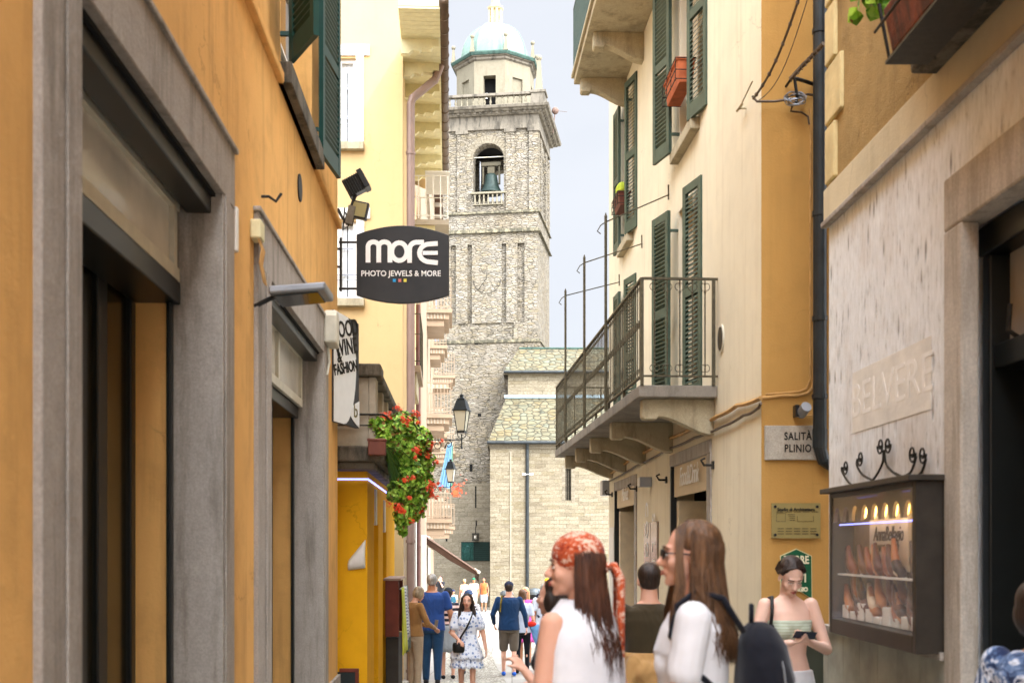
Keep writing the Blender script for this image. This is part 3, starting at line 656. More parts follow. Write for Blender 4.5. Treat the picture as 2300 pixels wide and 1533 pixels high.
pipe(T,ut+.1,.13,-.9,Ze-.75,.07,M['pipe'],BT,extra=[(ut+.1,.16,Ze-.65),(ut+.3,OE-.1,Ze-.25),(ut+.3,OE,Ze+.02)])
pipe(T,ut1-.15,.1,-1,7.0,.05,plain('dark_brown_pipe',hx('#6d4a44'),.5),BT)
def railing(fr,parent,u0,u1,o1,z,h,mat,step=.11,r=.008,name='railing',near=True,top=.018,o0=0.02,far=True):
    mb=MB(fr)
    for zz in (z+.08,z+h): 
        if near: mb.box(u0-.01,u0+.01,o0,o1,zz-top/2,zz+top/2)
        if far: mb.box(u1-.01,u1+.01,o0,o1,zz-top/2,zz+top/2)
        mb.box(u0-.01,u1+.01,o1-.01,o1+.01,zz-top/2,zz+top/2)
    n=max(1,int((u1-u0)/step))
    for i in range(n+1): uu=u0+(u1-u0)*i/n; mb.box(uu-r,uu+r,o1-r,o1+r,z+.02,z+h)
    n=max(1,int((o1-o0)/step))
    for i in range(n): 
        oo=o0+(o1-o0)*i/n
        if near: mb.box(u0-r,u0+r,oo-r,oo+r,z+.02,z+h)
        if far: mb.box(u1-r,u1+r,oo-r,oo+r,z+.02,z+h)
    return part(mb,name,mat,parent)
# top balcony with white rail
zb=T.z(492,23.9); mb=MB(T).box(23.9,25.4,0,.78,zb-.1,zb); part(mb,'balcony_slab',M['beigel'],BT,label='top balcony slab of the pale yellow house')
for q in (24.0,25.1): part(MB(T).box(q,q+.15,0,.5,zb-.35,zb-.1),'balcony_bracket',M['soffit'],BT)
railing(T,BT,23.9,25.4,.76,zb,.88,M['white'],.13,.011)
part(MB(T).box(23.85,25.4,.3,.8,zb+.95,zb+.97),'balcony_awning',M['white'],BT)
for zz in (820,):
    zq=T.z(zz,21.8); part(MB(T).box(21.8,23.9,0,.26,zq-.12,zq),'balcony_slab',M['beige'],BT); railing(T,BT,21.8,23.9,.25,zq,.95,M['ironb'],.12,.009)
    part(MB(T).box(21.9,23.6,0,.18,zq-.5,zq-.121),'balcony_bracket',M['concrete'],BT)
for (a,b,c,d) in [(24.0,25.0,6.85,8.9),(23.6,24.6,3.9,6.1),(25.6,26.5,3.9,6.1)]: window_in(T,BT,a,b,c,d,-.14,fmat='white',pmat='glassd')
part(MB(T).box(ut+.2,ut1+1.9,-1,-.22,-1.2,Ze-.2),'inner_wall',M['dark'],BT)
# ================================================================ BEIGE PALAZZO WITH ORNATE BALCONIES
P=street(-.77+.11,-.054,-1)
BP=thing('palazzo','beige palazzo with stacked ornate balconies beside the bell tower','building',P,(28,0,gz(30)))
up0=T.px(929.5)+2.02; up1=54
pops=[]
def fz(n): return .82+EYE+3.2*n   # floors
for n in range(3):
    for c in (36.6,43.2,50.6): pops.append((c-.2,c+1.1,fz(n)+.02,fz(n)+2.4))
ZP=16.5
mb=MB(P).wall(up0,up1,-1.6,ZP,pops,.2); mb.quad((up1,0,-1.6),(up1,-6,-1.6),(up1,-6,ZP),(up1,0,ZP)); mb.quad((up0,0,ZP),(up1,0,ZP),(up1,-6,ZP),(up0,-6,ZP))
mb.quad((up0,0,-1.6),(up0,-6,-1.6),(up0,-6,ZP),(up0,0,ZP))
part(mb,'wall',M['beige'],BP,recalc=False)
part(MB(P).box(up0+.1,up1-.1,-.5,-.22,-1.6,fz(3)),'inner_wall',M['curtain'],BP)
part(MB(P).box(up0-.1,up1+.3,-6,.42,ZP,ZP+.18),'roof_eaves',plain('dark_eaves_wood',hx('#4a3020'),.7),BP)
for q in range(14): part(MB(P).box(29.5+q*1.8,29.7+q*1.8,0,.40,ZP-.16,ZP),'rafter',M['beigel'],BP)
part(MB(P).box(up0,up1+.05,0,.08,fz(3)+.3,fz(3)+.45),'string_course',M['beigel'],BP)
for n in range(3):
    for c,wd,oo in ((36.0,2.6,.78),(42.5,2.2,.62),(50.0,2.6,.95)):
        z=fz(n); mb=MB(P); mb.box(c,c+wd,0,oo,z-.12,z).box(c+.08,c+wd-.08,0,oo-.1,z-.3,z-.12).box(c+.15,c+wd-.15,0,oo-.25,z-.5,z-.3)
        b=part(mb,'balcony_slab',M['beige'],BP)
        mb=MB(P)
        for q in range(int((wd-.3)/.12)): mb.box(c+.15+q*.12,c+.2+q*.12,oo-.11,oo-.09,z-.28,z-.14)
        for q in range(int((oo-.1)/.1)): mb.box(c+.06,c+.08,.02+q*.1,.06+q*.1,z-.29,z-.13)
        part(mb,'dentils',M['beigel'],b)
        railing(P,BP,c+.04,c+wd-.04,oo-.04,z,.95,M['beige'],.1,.009,top=.03)
        mb=MB(P); zz=z+.82
        if oo>.6: mb.box(c+.03,c+.05,.05,oo-.05,zz-.04,zz-.02); [mb.box(c+.03,c+.05,.05+q*.12,.11+q*.12,zz-.02,zz+.08) for q in range(int(oo/.12)-1)]
        part(mb,'rail_pattern',M['beigel'],b)
# white shop pilasters on the ground floor
for a,bb in ((up0+.2,up0+.8),(31.3,31.9),(34.6,35.1)): part(MB(P).box(a,bb,0,.12,-1.6,fz(0)-.55),'shop_pilaster',M['white'],BP)
for a,bb in ((20.4,20.7),(22.0,22.5),(24.6,25.1),(26.6,27.2)): part(MB(T).box(a,bb,.0,.1,-1.1,2.6),'shop_pilaster',M['white'],BT)
for a,bb in ((20.7,22.0),(22.5,24.6),(25.1,26.6)): part(MB(T).box(a,bb,.0,.03,-1.1,2.5),'shop_window',M['blackg'],BT)
# awning
AW=thing('awning','brown striped shop awning folded out over the lane, below the palazzo','awning',P,(29.5,0,1.9))
za0=P.z(1200,29.5); zo=P.z(1284,29.5); oo=(1075-CX)/FP*29.5-P.W(29.5,0,0).x
def striped():
    t=NT('brown_striped_canvas'); s=t.sep(t.tc.outputs['Object']); wv=t.math('FRACT',t.math('MULTIPLY',s[0],2.6))
    t.col(t.mix(t.ramp(wv,[(.0,G4(0)),(.48,G4(0)),(.52,G4(1))]),hx('#5b3f33'),hx('#94786a'))); t.r(.85); return t.m
aw=striped()
mb=MB(P); mb.prism([(.05,za0),(oo,zo),(oo,zo-.02),(.05,za0-.025)],0,0,29.5,33.5,axis='u'); part(mb,'canvas',aw,AW); part(MB(P).prism([(.05,za0-.03),(oo,zo-.025),(oo,zo-.11),(oo*.5,(za0+zo)/2-.19),(.05,za0-.2)],0,0,29.52,29.56,axis='u'),'side_skirt',plain('dark_brown_side',hx('#4a3428'),.85),AW)
mb=MB(P).box(29.5,33.5,oo,oo+.01,zo-.25,zo-.02); part(mb,'valance',plain('dark_brown_canvas',hx('#4a3326'),.8),AW)
mb=MB(P).tube([(29.6,.1,za0-.25),(29.6,oo*.5,(za0+zo)/2-.16),(29.6,oo-.03,zo-.05)],.02); mb.tube([(33.4,.1,za0-.25),(33.4,oo*.5,(za0+zo)/2-.16),(33.4,oo-.03,zo-.05)],.02); mb.tube([(29.45,oo,zo),(33.5,oo,zo)],.03); part(mb,'folding_arm',M['offwhite'],AW)
mb=MB(P).ball((29.43,oo,zo),.045); part(mb,'end_cap',M['white'],AW)
# flag
ff=P.at(975,1080,.7)
FLG=thing('flag','limp light blue and green flag hanging from a palazzo balcony','flag',P,(35.6,.7,3.3))
mb=MB(P).tube([(35.9,.3,fz(0)+.9),(35.6,.8,fz(0)+2.3)],.015); part(mb,'flagpole',M['offwhite'],FLG)
def cloth(fr,pts_top,pts_bot,amp,n=14,m=10,fold=4):
    mb=MB(fr); vs=[]
    a,b=Vector(pts_top[0]),Vector(pts_top[1]); c,d=Vector(pts_bot[0]),Vector(pts_bot[1])
    for j in range(m+1):
        t=j/m
        for i in range(n+1):
            s_=i/n; p=(a.lerp(b,s_)).lerp(c.lerp(d,s_),t); w_=math.sin(s_*fold*2*PI+t*2)*amp*(.3+.7*t); vs.append((p.x+w_,p.y+w_*.6,p.z))
    mb.add(vs,[(j*(n+1)+i,j*(n+1)+i+1,(j+1)*(n+1)+i+1,(j+1)*(n+1)+i) for j in range(m) for i in range(n)]); return mb
part(cloth(P,((35.62,.62,fz(0)+2.2),(35.6,.78,fz(0)+2.3)),((35.3,.35,fz(0)+.95),(35.3,.68,fz(0)+.9)),.05),'cloth',plain('light_blue_cloth',hx('#7fb4dd',.6),.7),FLG,smooth=True)
part(cloth(P,((35.66,.72,fz(0)+2.25),(35.66,.8,fz(0)+2.3)),((35.4,.68,fz(0)+.95),(35.4,.76,fz(0)+.95)),.03),'cloth_edge',plain('green_cloth',hx('#4f9a7c',.6),.7),FLG,smooth=True)
# ---- street lanterns
def lantern(x,y,d,scale,label,wallx):
    X=(x-CX)/FP*d; zc=EYE+(HY-y)/FP*d
    F=Fr((X,d),(1,0),-1); s=scale
    o=thing('wall_lantern',label,'street lamp',F,(0,0,zc-.35*s),group='wrought iron wall lanterns')
    gl=glass('lantern_glass',hx('#cfc9b4'),.25,.5,.75)
    mb=MB(F).lathe((0,0,zc-.42*s),[(.12*s,0),(.135*s,.02*s),(.225*s,.5*s),(.2*s,.5*s),(.11*s,.03*s)],4,PI/4+.25); part(mb,'lantern_glass',gl,o)
    mb=MB(F)
    for k in range(4):
        q=PI/4+.25+k*PI/2; mb.tube([(.135*s*math.cos(q),.135*s*math.sin(q),zc-.42*s),(.235*s*math.cos(q),.235*s*math.sin(q),zc+.09*s)],.012*s,6)
    mb.lathe((0,0,zc+.08*s),[(.28*s,0),(.28*s,.03*s),(.24*s,.05*s),(.16*s,.26*s),(.13*s,.28*s),(.15*s,.3*s),(.06*s,.34*s),(.05*s,.36*s),(.07*s,.39*s),(.03*s,.43*s)],4,PI/4+.25)
    mb.lathe((0,0,zc-.47*s),[(.15*s,0),(.15*s,.05*s)],4,PI/4+.25)
    mb.tube([(-.11*s,0,zc-.45*s),(-.1*s,0,zc-.55*s),(0,0,zc-.63*s),(.1*s,0,zc-.55*s),(.11*s,0,zc-.45*s)],.012*s,6); mb.tube([(0,0,zc-.5*s),(0,0,zc-.82*s)],.018*s,6); mb.ball((0,0,zc-.84*s),.03*s)
    part(mb,'lantern_frame',M['lampiron'],o)
    wx=wallx-X; za=zc-.64*s
    mb=MB(F).tube([(wx,0,za),(0,0,za)],.016*s,6)
    def spiral(cx,cz,r0,turns,a0,dirn): return [(cx+r0*(1-.75*t)*math.cos(a0+dirn*2*PI*turns*t),0,cz+r0*(1-.75*t)*math.sin(a0+dirn*2*PI*turns*t)) for t in [i/16 for i in range(17)]]
    mb.tube(spiral(-.33*s,za-.11*s,.1*s,1.2,R(90),-1),.012*s,6); mb.tube(spiral(-.62*s,za-.14*s,.12*s,1.2,R(80),-1),.012*s,6)
    mb.tube([(-.72*s,0,za-.08*s),(-.8*s,0,za-.26*s),(-1.0*s,0,za-.3*s),(max(wx,-1.2*s),0,za-.55*s)],.012*s,6)
    part(mb,'bracket',M['lampiron'],o); return o
M['lampiron']=plain('black_lamp_paint',hx('#20262a'),.35,.3,var=.15)
lantern(1037,930,22.0,.74,'large dark wall lantern on a scrolled bracket above the flowers',(925-CX)/FP*22)
lantern(1012.5,1058,31.0,.64,'smaller wall lantern further down the lane beside the blue flag',(945-CX)/FP*31)
# ================================================================ BELL TOWER
TH=8.3; D0=64.0; TW=Fr(((1096-CX)/FP*D0,D0),(math.cos(R(TH)),-math.sin(R(TH))),-1)
tz=lambda y: TW.z(y,0)
H=2.73; DP=5.46; ct=(0,-DP/2)        # half width, depth, centre (u,o)
BTW=thing('bell_tower','old rubble stone bell tower with pale green dome and open belfry','bell tower',TW,(0,-DP/2,gz(66)))
z765=tz(766); z520=tz(519); z480=tz(481); z290=tz(292); z250=tz(246)
def ring(mb,z0,z1,p,p2=None):   # course standing p out from the shaft, sloping to p2 on top
    p2=p if p2 is None else p2
    vs=[]
    for z,q in ((z0,p),(z1,p2)):
        vs+= [(-H-q,q,z),(H+q,q,z),(H+q,-DP-q,z),(-H-q,-DP-q,z)]
    mb.add(vs,[(0,1,2,3),(7,6,5,4),(0,4,5,1),(1,5,6,2),(2,6,7,3),(3,7,4,0)]); return mb
def shaftmat(): pass
# lower shaft, a little wider
mb=MB(TW).box(-H-1.0,H+.12,-DP-.1,.12,-2.6,z765); sh=part(mb,'lower_shaft',M['rub'],BTW)
mb=MB(TW).box(-H-1.02,H+.14,.0,.14,-2.6,tz(1085)); part(mb,'dressed_base',M['ashg'],BTW)
# putlog holes: near-black plates on the stone face, painted as the shade inside each hole
def hole(x0,y0,x1,y1,o=.14,name='putlog_hole'):
    u0,za=TW.at(x0,y1,o); u1,zb=TW.at(x1,y0,o); return part(MB(TW).box(u0,u1,o-.02,o+.006,za,zb),name,M['dark'],BTW)
for x,y in ((1070,770),(1173,767),(1077,932),(1001,1003)): hole(x-4,y-4,x+4,y+3,.125)
for a in ((1055,1042,1061,1058),(999,1118,1004,1125),(998,1158,1005,1166),(1001,1208,1005,1215)): hole(*a,o=.145 if a[1]>1085 else .125)
hole(1067,1091,1070,1140,.145,'arrow_slit')
# middle shaft with sunk panels between flat strips
F0=-.18
mb=MB(TW).box(-H,H,-DP,F0,z765,z520); part(mb,'middle_shaft',M['rub'],BTW)
def U(x): return TW.px(x)
zp1=tz(548); zp0=tz(725)
mb=MB(TW)
mb.box(-H,U(1012),F0,0,z765,z520); mb.box(U(1024),U(1050),F0,0,zp0,zp1); mb.box(U(1060),U(1127),F0,0,zp0,zp1)
mb.box(U(1137),U(1162),F0,0,zp0,zp1); mb.box(U(1178),H,F0,0,z765,z520); mb.box(U(1012),U(1178),F0,0,zp1,z520)
mb.box(U(1012),U(1030),F0,0,z765,zp0); mb.box(U(1154),U(1178),F0,0,z765,zp0); mb.box(U(1030),U(1154),F0,-.10,z765,zp0)
part(mb,'wall_strips',M['rub'],BTW)
# sundial
uc,zc=TW.at(1094,632); mb=MB(TW); rr=.75
mb.tube([(uc+rr*math.cos(R(a)),.02,zc+.1+rr*math.sin(R(a))) for a in range(180,362,15)],.012,6)
mb.tube([(uc-.5,.03,zc-.45),(uc+.02,.3,zc+.1),(uc+.0,.02,zc+.5)],.014,6)
for a in range(190,351,20): mb.tube([(uc+.6*math.cos(R(a)),.018,zc+.1+.6*math.sin(R(a))),(uc+.72*math.cos(R(a)),.018,zc+.1+.72*math.sin(R(a)))],.01,5)
part(mb,'sundial',M['iron'],BTW)
mb=MB(TW); ring(mb,z765-.12,z765+.06,.2,.12); mb.box(-H-1.1,-H-.15,-1,.2,z765-.12,z765+.06); part(mb,'string_course',M['moss'],BTW,bevel=.03)
mb=MB(TW); ring(mb,z520-.12,z520+.1,.16,.05); part(mb,'string_course',M['moss'],BTW,bevel=.03)
mb=MB(TW); ring(mb,z520+.1,z480,.02); part(mb,'band',M['rub'],BTW)
mb=MB(TW); ring(mb,z480,z480+.16,.14,.02); part(mb,'string_course',M['moss'],BTW,bevel=.03)
# belfry storey: four walls with arched openings
ua=U(1061)+.02; ub=U(1131); zs=tz(452)-.0; 
uc=(ua+ub)/2; ra=(ub-ua)/2; zspr=tz(356); WT=.75
def archwall(mb,fx,half,zb,zt,c,r,zo,zsp,o0,o1,N=14):
    # wall in plane with an arched opening centred c; fx maps (a,depth,z) to frame coords
    pts=[(c-r,zo),(c-r,zsp)]+[(c-r*math.cos(PI*i/N),zsp+r*math.sin(PI*i/N)) for i in range(1,N)]+[(c+r,zsp),(c+r,zo)]
    for oo in (o0,o1):
        def q(a,b,c_,d): mb.add([fx(x,oo,z) for x,z in (a,b,c_,d)],[(0,1,2,3)])
        q((-half,zb),(c-r,zb),(c-r,zsp),(-half,zsp)); q((c+r,zb),(half,zb),(half,zsp),(c+r,zsp))
        if zo>zb: q((c-r,zb),(c+r,zb),(c+r,zo),(c-r,zo))
        top=[(c-r*math.cos(PI*i/N),zsp+r*math.sin(PI*i/N)) for i in range(N+1)]
        q((-half,zsp),top[0],(c-r,zt),(-half,zt)); q(top[-1],(half,zsp),(half,zt),(c+r,zt))
        for i in range(N): q(top[i],top[i+1],(top[i+1][0],zt),(top[i][0],zt))
    for i in range(len(pts)-1): 
        (x0,z0_),(x1,z1_)=pts[i],pts[i+1]; mb.add([fx(x0,o0,z0_),fx(x1,o0,z1_),fx(x1,o1,z1_),fx(x0,o1,z0_)],[(0,1,2,3)])
zB=z480+.16; zTt=z290
mb=MB(TW)
archwall(mb,lambda a,d,z:(a,d,z),H-.1,zB,zTt,uc,ra,zs,zspr,-.08,-.08-WT)
archwall(mb,lambda a,d,z:(a,-DP-d,z),H-.1,zB,zTt,uc,ra,zs,zspr,-.08,-.08-WT)
archwall(mb,lambda a,d,z:(H+d,-DP/2+a,z),H-.1,zB,zTt,0,ra,zs,zspr,-.08,-.08-WT)
archwall(mb,lambda a,d,z:(-H-d,-DP/2+a,z),H-.1,zB,zTt,0,ra,zs,zspr,-.08,-.08-WT)
part(mb,'belfry_wall',M['rub'],BTW,recalc=False)
mb=MB(TW)   # pilasters front and side
zc0=tz(300)
for a,b in ((1027,1048),(1136,1156),(1188,None),(None,1006)):
    a_=U(a) if a else -H; b_=U(b) if b else H
    part(MB(TW).box(a_,b_,-.08,.04,zB,zc0),'pilaster',M['rub'],BTW,bevel=.01)
for k in (-2.73,-1.4,.95,2.2): part(MB(TW).box(H-.08,H+.04,-DP/2+k,-DP/2+k+.52,zB,zc0),'pilaster',M['rub'],BTW,bevel=.01)
mb=MB(TW)
for a,b in ((1025,1050),(1134,1158),(1186,None)):
    a_=U(a) if a else -H; b_=U(b) if b else H+.05; part(MB(TW).box(a_-.03,b_+.03,-.07,.1,zc0,z290+.002),'capital',M['cornice'],BTW,bevel=.02)
# arch voussoirs
mb=MB(TW); N=21
for i in range(N):
    a=PI*(i+.06)/N; b=PI*(i+.94)/N; r1=ra+.02; r2=ra+.42
    mb.prism([(uc-r1*math.cos(a),zspr+r1*math.sin(a)),(uc-r2*math.cos(a),zspr+r2*math.sin(a)),(uc-r2*math.cos(b),zspr+r2*math.sin(b)),(uc-r1*math.cos(b),zspr+r1*math.sin(b))],0,0,-.079,-.055)
part(mb,'arch_stones',M['ashg'],BTW)
part(MB(TW).tube([(ua,-.3,tz(349)),(ub,-.3,tz(349))],.025),'tie_rod',M['offwhite'],BTW)
part(MB(TW).box(-H+.8,H-.8,-DP+.9,-.9,zs-.25,zs-.1),'bell_floor',M['ironb'],BTW)
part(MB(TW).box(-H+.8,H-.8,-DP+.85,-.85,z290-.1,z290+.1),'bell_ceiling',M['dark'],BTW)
# bell and its frame
BL2=thing('church_bell','dark bronze bell hanging in its iron frame in the belfry arch','bell',TW,(U(1103),-.55,tz(385)))
ub_,zb_=TW.at(1103,0,-.55)[0],tz(428); hb=tz(383)-zb_; rb=.62
mb=MB(TW).lathe((ub_,-.62,zb_),[(rb,0),(rb*1.02,.05),(rb*.9,.14),(rb*.72,.35),(rb*.6,.62),(rb*.55,hb*.8),(rb*.5,hb*.92),(rb*.3,hb),(.1,hb+.02)],28); part(mb,'bell_body',M['bell'],BL2,smooth=True)
mb=MB(TW).box(ub_-.55,ub_+.55,-.7,-.5,tz(366),tz(357)).box(ub_-.5,ub_-.4,-.7,-.55,zb_+.5,tz(366)).box(ub_+.4,ub_+.5,-.7,-.55,zb_+.5,tz(366)).box(ub_-.2,ub_+.2,-.75,-.5,zb_+hb,tz(368)); part(mb,'yoke',M['ironb'],BL2,bevel=.02)
mb=MB(TW); c=(ub_-.62,-.62,tz(392)); Rw=.92
mb.tube([(c[0]+.22*math.cos(a)*.3,c[1]+Rw*math.cos(a)*.35,c[2]+Rw*math.sin(a)) for a in [2*PI*i/24 for i in range(24)]],.035,6,closed=True)
for k in range(4): 
    a=PI*k/4; mb.tube([(c[0]+.07*math.cos(a),c[1]+Rw*.35*math.cos(a),c[2]+Rw*math.sin(a)),(c[0]-.07*math.cos(a),c[1]-Rw*.35*math.cos(a),c[2]-Rw*math.sin(a))],.02,5)
part(mb,'bell_wheel',M['metal'],BL2)
def baluster_prof(h): return [(.055,0),(.06,.03*h),(.035,.1*h),(.06,.28*h),(.068,.36*h),(.045,.55*h),(.032,.72*h),(.055,.86*h),(.035,.92*h),(.06,h)]
zr1=tz(431); zr0=tz(460)
mb=MB(TW).box(ua-.12,ub+.12,-.1,.08,zr1-.1,zr1).box(ua,ub,-.12,.04,zs-.15,zr0); part(mb,'belfry_rail',M['stucco'],BTW,bevel=.01)
for i in range(7): part(MB(TW).lathe((ua+.12+(ub-ua-.24)*i/6,-.03,zr0),[(r_,z) for r_,z in baluster_prof(zr1-.1-zr0)],10),'baluster',M['stucco'],BTW,smooth=True)
# entablature
mb=MB(TW); ring(mb,z290,z290+.18,.06); ring(mb,z290+.18,tz(262),.03); part(mb,'frieze',M['cornice'],BTW,bevel=.01)
mb=MB(TW); z0=tz(262); ring(mb,z0,z0+.14,.18,.28); ring(mb,z0+.14,z0+.24,.42,.5); ring(mb,z0+.24,z250+.0,.6,.66); part(mb,'cornice',M['cornice'],BTW,bevel=.02)
k=-H-.4
while k<H+.4: part(MB(TW).box(k,k+.12,.28,.34,z0+.05,z0+.14),'modillion',M['cornice'],BTW); k+=.3
k=-.2
while k<DP: part(MB(TW).box(H+.28,H+.36,-k-.12,-k,z0+.05,z0+.14),'modillion',M['cornice'],BTW); k+=.4
# balustrade on top
zq0=z250; ztop=tz(218)+.05
def rail_run(p0,p1,n,ends):
    e=Vector(p1)-Vector(p0); L_=e.length; 
    for i in range(n):
        p=Vector(p0)+e*((i+.5)/n); part(MB(TW).lathe((p.x,p.y,zq0+.12),[(r_*1.05,z) for r_,z in baluster_prof(ztop-.14-zq0-.12)],9),'baluster',M['stucco'],BTW,smooth=True)
HB=H+.28
mb=MB(TW)
mb.box(-HB,HB-.62,.12,.36,zq0,zq0+.12).box(-HB,HB-.62,.1,.4,ztop-.14,ztop)
mb.box(HB-.2,HB+.06,-.5+.0,-DP-.2,zq0,zq0+.12).box(HB-.22,HB+.1,-.5,-DP-.2,ztop-.14,ztop)
mb.box(HB-.6,HB+.12,-.5,.4,zq0,ztop-.1).box(HB-.66,HB+.2,-.56,.46,ztop-.1,ztop+.04)
mb.box(-HB-.06,-HB+.2,-.5,-DP-.2,zq0,zq0+.12).box(-HB-.1,-HB+.22,-.5,-DP-.2,ztop-.14,ztop)
part(mb,'balustrade_rail',M['cornice'],BTW,bevel=.015)
rail_run((-HB+.15,.24),(HB-.75,.24),16,0); rail_run((HB-.07,-.7),(HB-.07,-DP-.1),13,0)
# corner obelisk with ball
def obelisk(u,o,z,h,b,rb_,parent=BTW,mat='stucco'):
    mb=MB(TW).lathe((u,o,z),[(b*1.3,0),(b*1.3,.06*h),(b,.08*h),(b*.42,h)],4,PI/4); mb.ball((u,o,z+h+rb_*.8),rb_,10,8); return part(mb,'obelisk',M[mat],parent)
obelisk(HB-.22,-.05,ztop+.04,1.75,.27,.16); obelisk(-HB+.2,0,ztop+.04,1.75,.27,.16)
mb=MB(TW).tube([(HB+.2,-DP*.55,zq0-.4),(HB+.32,-DP*.55,ztop+.05)],.03,6); mb.ball((HB+.33,-DP*.55,ztop+.12),.2); mb.tube([(HB+.4,-DP*.55,ztop+.12),(HB+1.0,-DP*.55,ztop+.02)],.012,5); part(mb,'lightning_ball',plain('rusted_ball',hx('#6b564c'),.7),BTW)
# octagonal drum
oc=(-.02,-DP/2); RO=2.24; a0=PI/8
def yz(y,o=-DP/2): return EYE+(HY-y)/FP*TW.W(0,o,0).y
zo1=yz(128,-.6); 
mb=MB(TW)
def V8(r,k,z): q=a0+k*PI/4; return (oc[0]+r*math.cos(q),oc[1]+r*math.sin(q),z)
# front face is k=1..2 (facing o+)
zfb=zq0; wz0=yz(216,-.5); wz1=yz(167,-.5)
for k in range(8):
    p=Vector(V8(RO,k,0)); q=Vector(V8(RO,k+1,0)); e=q-p; L_=e.length; n=Vector((e.y,-e.x,0)).normalized(); 
    if n.dot(Vector((p.x-oc[0],p.y-oc[1],0)))<0: n=-n
    c0=.30*L_; c1=.70*L_; dep=.5 if k==1 else .12
    def P_(s_,z,d=0): r_=p+e*(s_/L_)-n*d; return (r_.x,r_.y,z)
    mb.add([P_(0,zfb),P_(c0,zfb),P_(c0,zo1),P_(0,zo1)],[(0,1,2,3)]); mb.add([P_(c1,zfb),P_(L_,zfb),P_(L_,zo1),P_(c1,zo1)],[(0,1,2,3)])
    mb.add([P_(c0,wz1),P_(c1,wz1),P_(c1,zo1),P_(c0,zo1)],[(0,1,2,3)]); mb.add([P_(c0,zfb),P_(c1,zfb),P_(c1,wz0-.6),P_(c0,wz0-.6)],[(0,1,2,3)])
    for a_,b_ in (((c0,wz0-.6),(c0,wz1)),((c1,wz0-.6),(c1,wz1)),((c0,wz1),(c1,wz1))):
        mb.add([P_(a_[0],a_[1]),P_(b_[0],b_[1]),P_(b_[0],b_[1],dep),P_(a_[0],a_[1],dep)],[(0,1,2,3)])
    if k!=1 : mb.add([P_(c0,wz0-.6,dep),P_(c1,wz0-.6,dep),P_(c1,wz1,dep),P_(c0,wz1,dep)],[(0,1,2,3)])
part(mb,'octagon_wall',M['stucco'],BTW,recalc=False)
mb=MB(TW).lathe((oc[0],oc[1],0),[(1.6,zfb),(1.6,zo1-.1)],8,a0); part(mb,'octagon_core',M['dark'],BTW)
mb=MB(TW).box(-.42,-.2,oc[1]+1.6,oc[1]+1.63,wz0+.1,wz0+.4); part(mb,'daylight_plate',M['letw'],BTW)  # white plate ahead of the dark core, painted in for daylight beyond
mb=MB(TW).lathe((oc[0],oc[1],zo1),[(RO+.02,-.16),(RO+.12,-.1),(RO+.12,0),(RO+.24,.04),(RO+.24,.08)],8,a0); part(mb,'octagon_cornice',M['cornice'],BTW)
mb=MB(TW).lathe((oc[0],oc[1],zo1+.08),[(RO+.3,0),(RO+.34,.12),(RO+.3,.2),(RO-.4,.26)],8,a0); part(mb,'copper_edge',M['verd'],BTW)
zd=zo1+.3; RD=1.98; 
zdt=yz(57,-DP/2)
mb=MB(TW).lathe((oc[0],oc[1],zd),[(RD,0)]+[(RD*math.cos(PI/2*i/14)**.92,(zdt-zd)*1.0*math.sin(PI/2*i/14)) for i in range(1,13)]+[(.32,(zdt-zd)*.995)],8,a0)
part(mb,'dome',M['dome'],BTW,smooth=False)
mb=MB(TW)
for k in range(8):
    mb.tube([(oc[0]+RD*1.004*math.cos(a0+k*PI/4)*math.cos(PI/2*i/14)**.92,oc[1]+RD*1.004*math.sin(a0+k*PI/4)*math.cos(PI/2*i/14)**.92,zd+(zdt-zd)*math.sin(PI/2*i/14)) for i in range(0,13)],.03,6)
part(mb,'dome_rib',M['dome'],BTW)
for k in range(8):
    x,y,_=V8(RO+.18,k,0); obelisk(x,y,zo1+.25,.78,.15,.12,mat='stucco')
zl=zdt-.08; zl1=yz(24,-DP/2)
mb=MB(TW).lathe((oc[0],oc[1],zl),[(.42,0),(.42,.06),(.36,.08)],8,a0)
for k in range(8):
    q=a0+k*PI/4; mb.box(oc[0]+.34*math.cos(q)-.06,oc[0]+.34*math.cos(q)+.06,oc[1]+.34*math.sin(q)-.06,oc[1]+.34*math.sin(q)+.06,zl+.08,zl1)
mb.lathe((oc[0],oc[1],zl),[(.27,.06),(.27,zl1-zl)],8,a0)
mb.lathe((oc[0],oc[1],zl1),[(.4,0),(.46,.08),(.46,.16),(.36,.2),(.3,.24)],8,a0); mb.lathe((oc[0],oc[1],zl1+.24),[(.26,0),(.05,1.7)],8,a0); mb.ball((oc[0],oc[1],zl1+2.05),.14)
part(mb,'lantern_spire',plain('pale_spire_stone',hx('#bba883'),.8,var=.25,scale=4),BTW)
# bronze plaque and small wall lantern on tower base
PQ=thing('bronze_plaque','dark green bronze relief plaque on the tower base','plaque',TW,(TW.px(1068,.15),.15,tz(1237)))
ua_,za_=TW.at(1036,1259,.16); ub2,zb2=TW.at(1101,1216,.16)
part(MB(TW).box(ua_,ub2,.141,.2,za_,zb2),'tablet',plain('green_bronze',hx('#0d221f'),.45,.4,var=.3,bump=.4,scale=6),PQ,bevel=.01)
mb=MB(TW).box(ua_+.02,ua_+.02+(ub2-ua_)*.42,.2,.215,za_+.04,zb2-.04); um=ua_+.02+(ub2-ua_)*.21; zm=(za_+zb2)/2
mb.ball((um,.22,zm+.2),(.1,.04,.1)); mb.ball((um,.215,zm-.12),(.2,.05,.32)); mb.ball((um-.12,.22,zm-.08),(.07,.04,.09))
for k in range(14): mb.tube([(um+.28*math.cos(PI*k/13),.215,zm+.0+.38*math.sin(PI*k/13)),(um+.33*math.cos(PI*k/13),.215,zm+.0+.43*math.sin(PI*k/13))],.012,5)
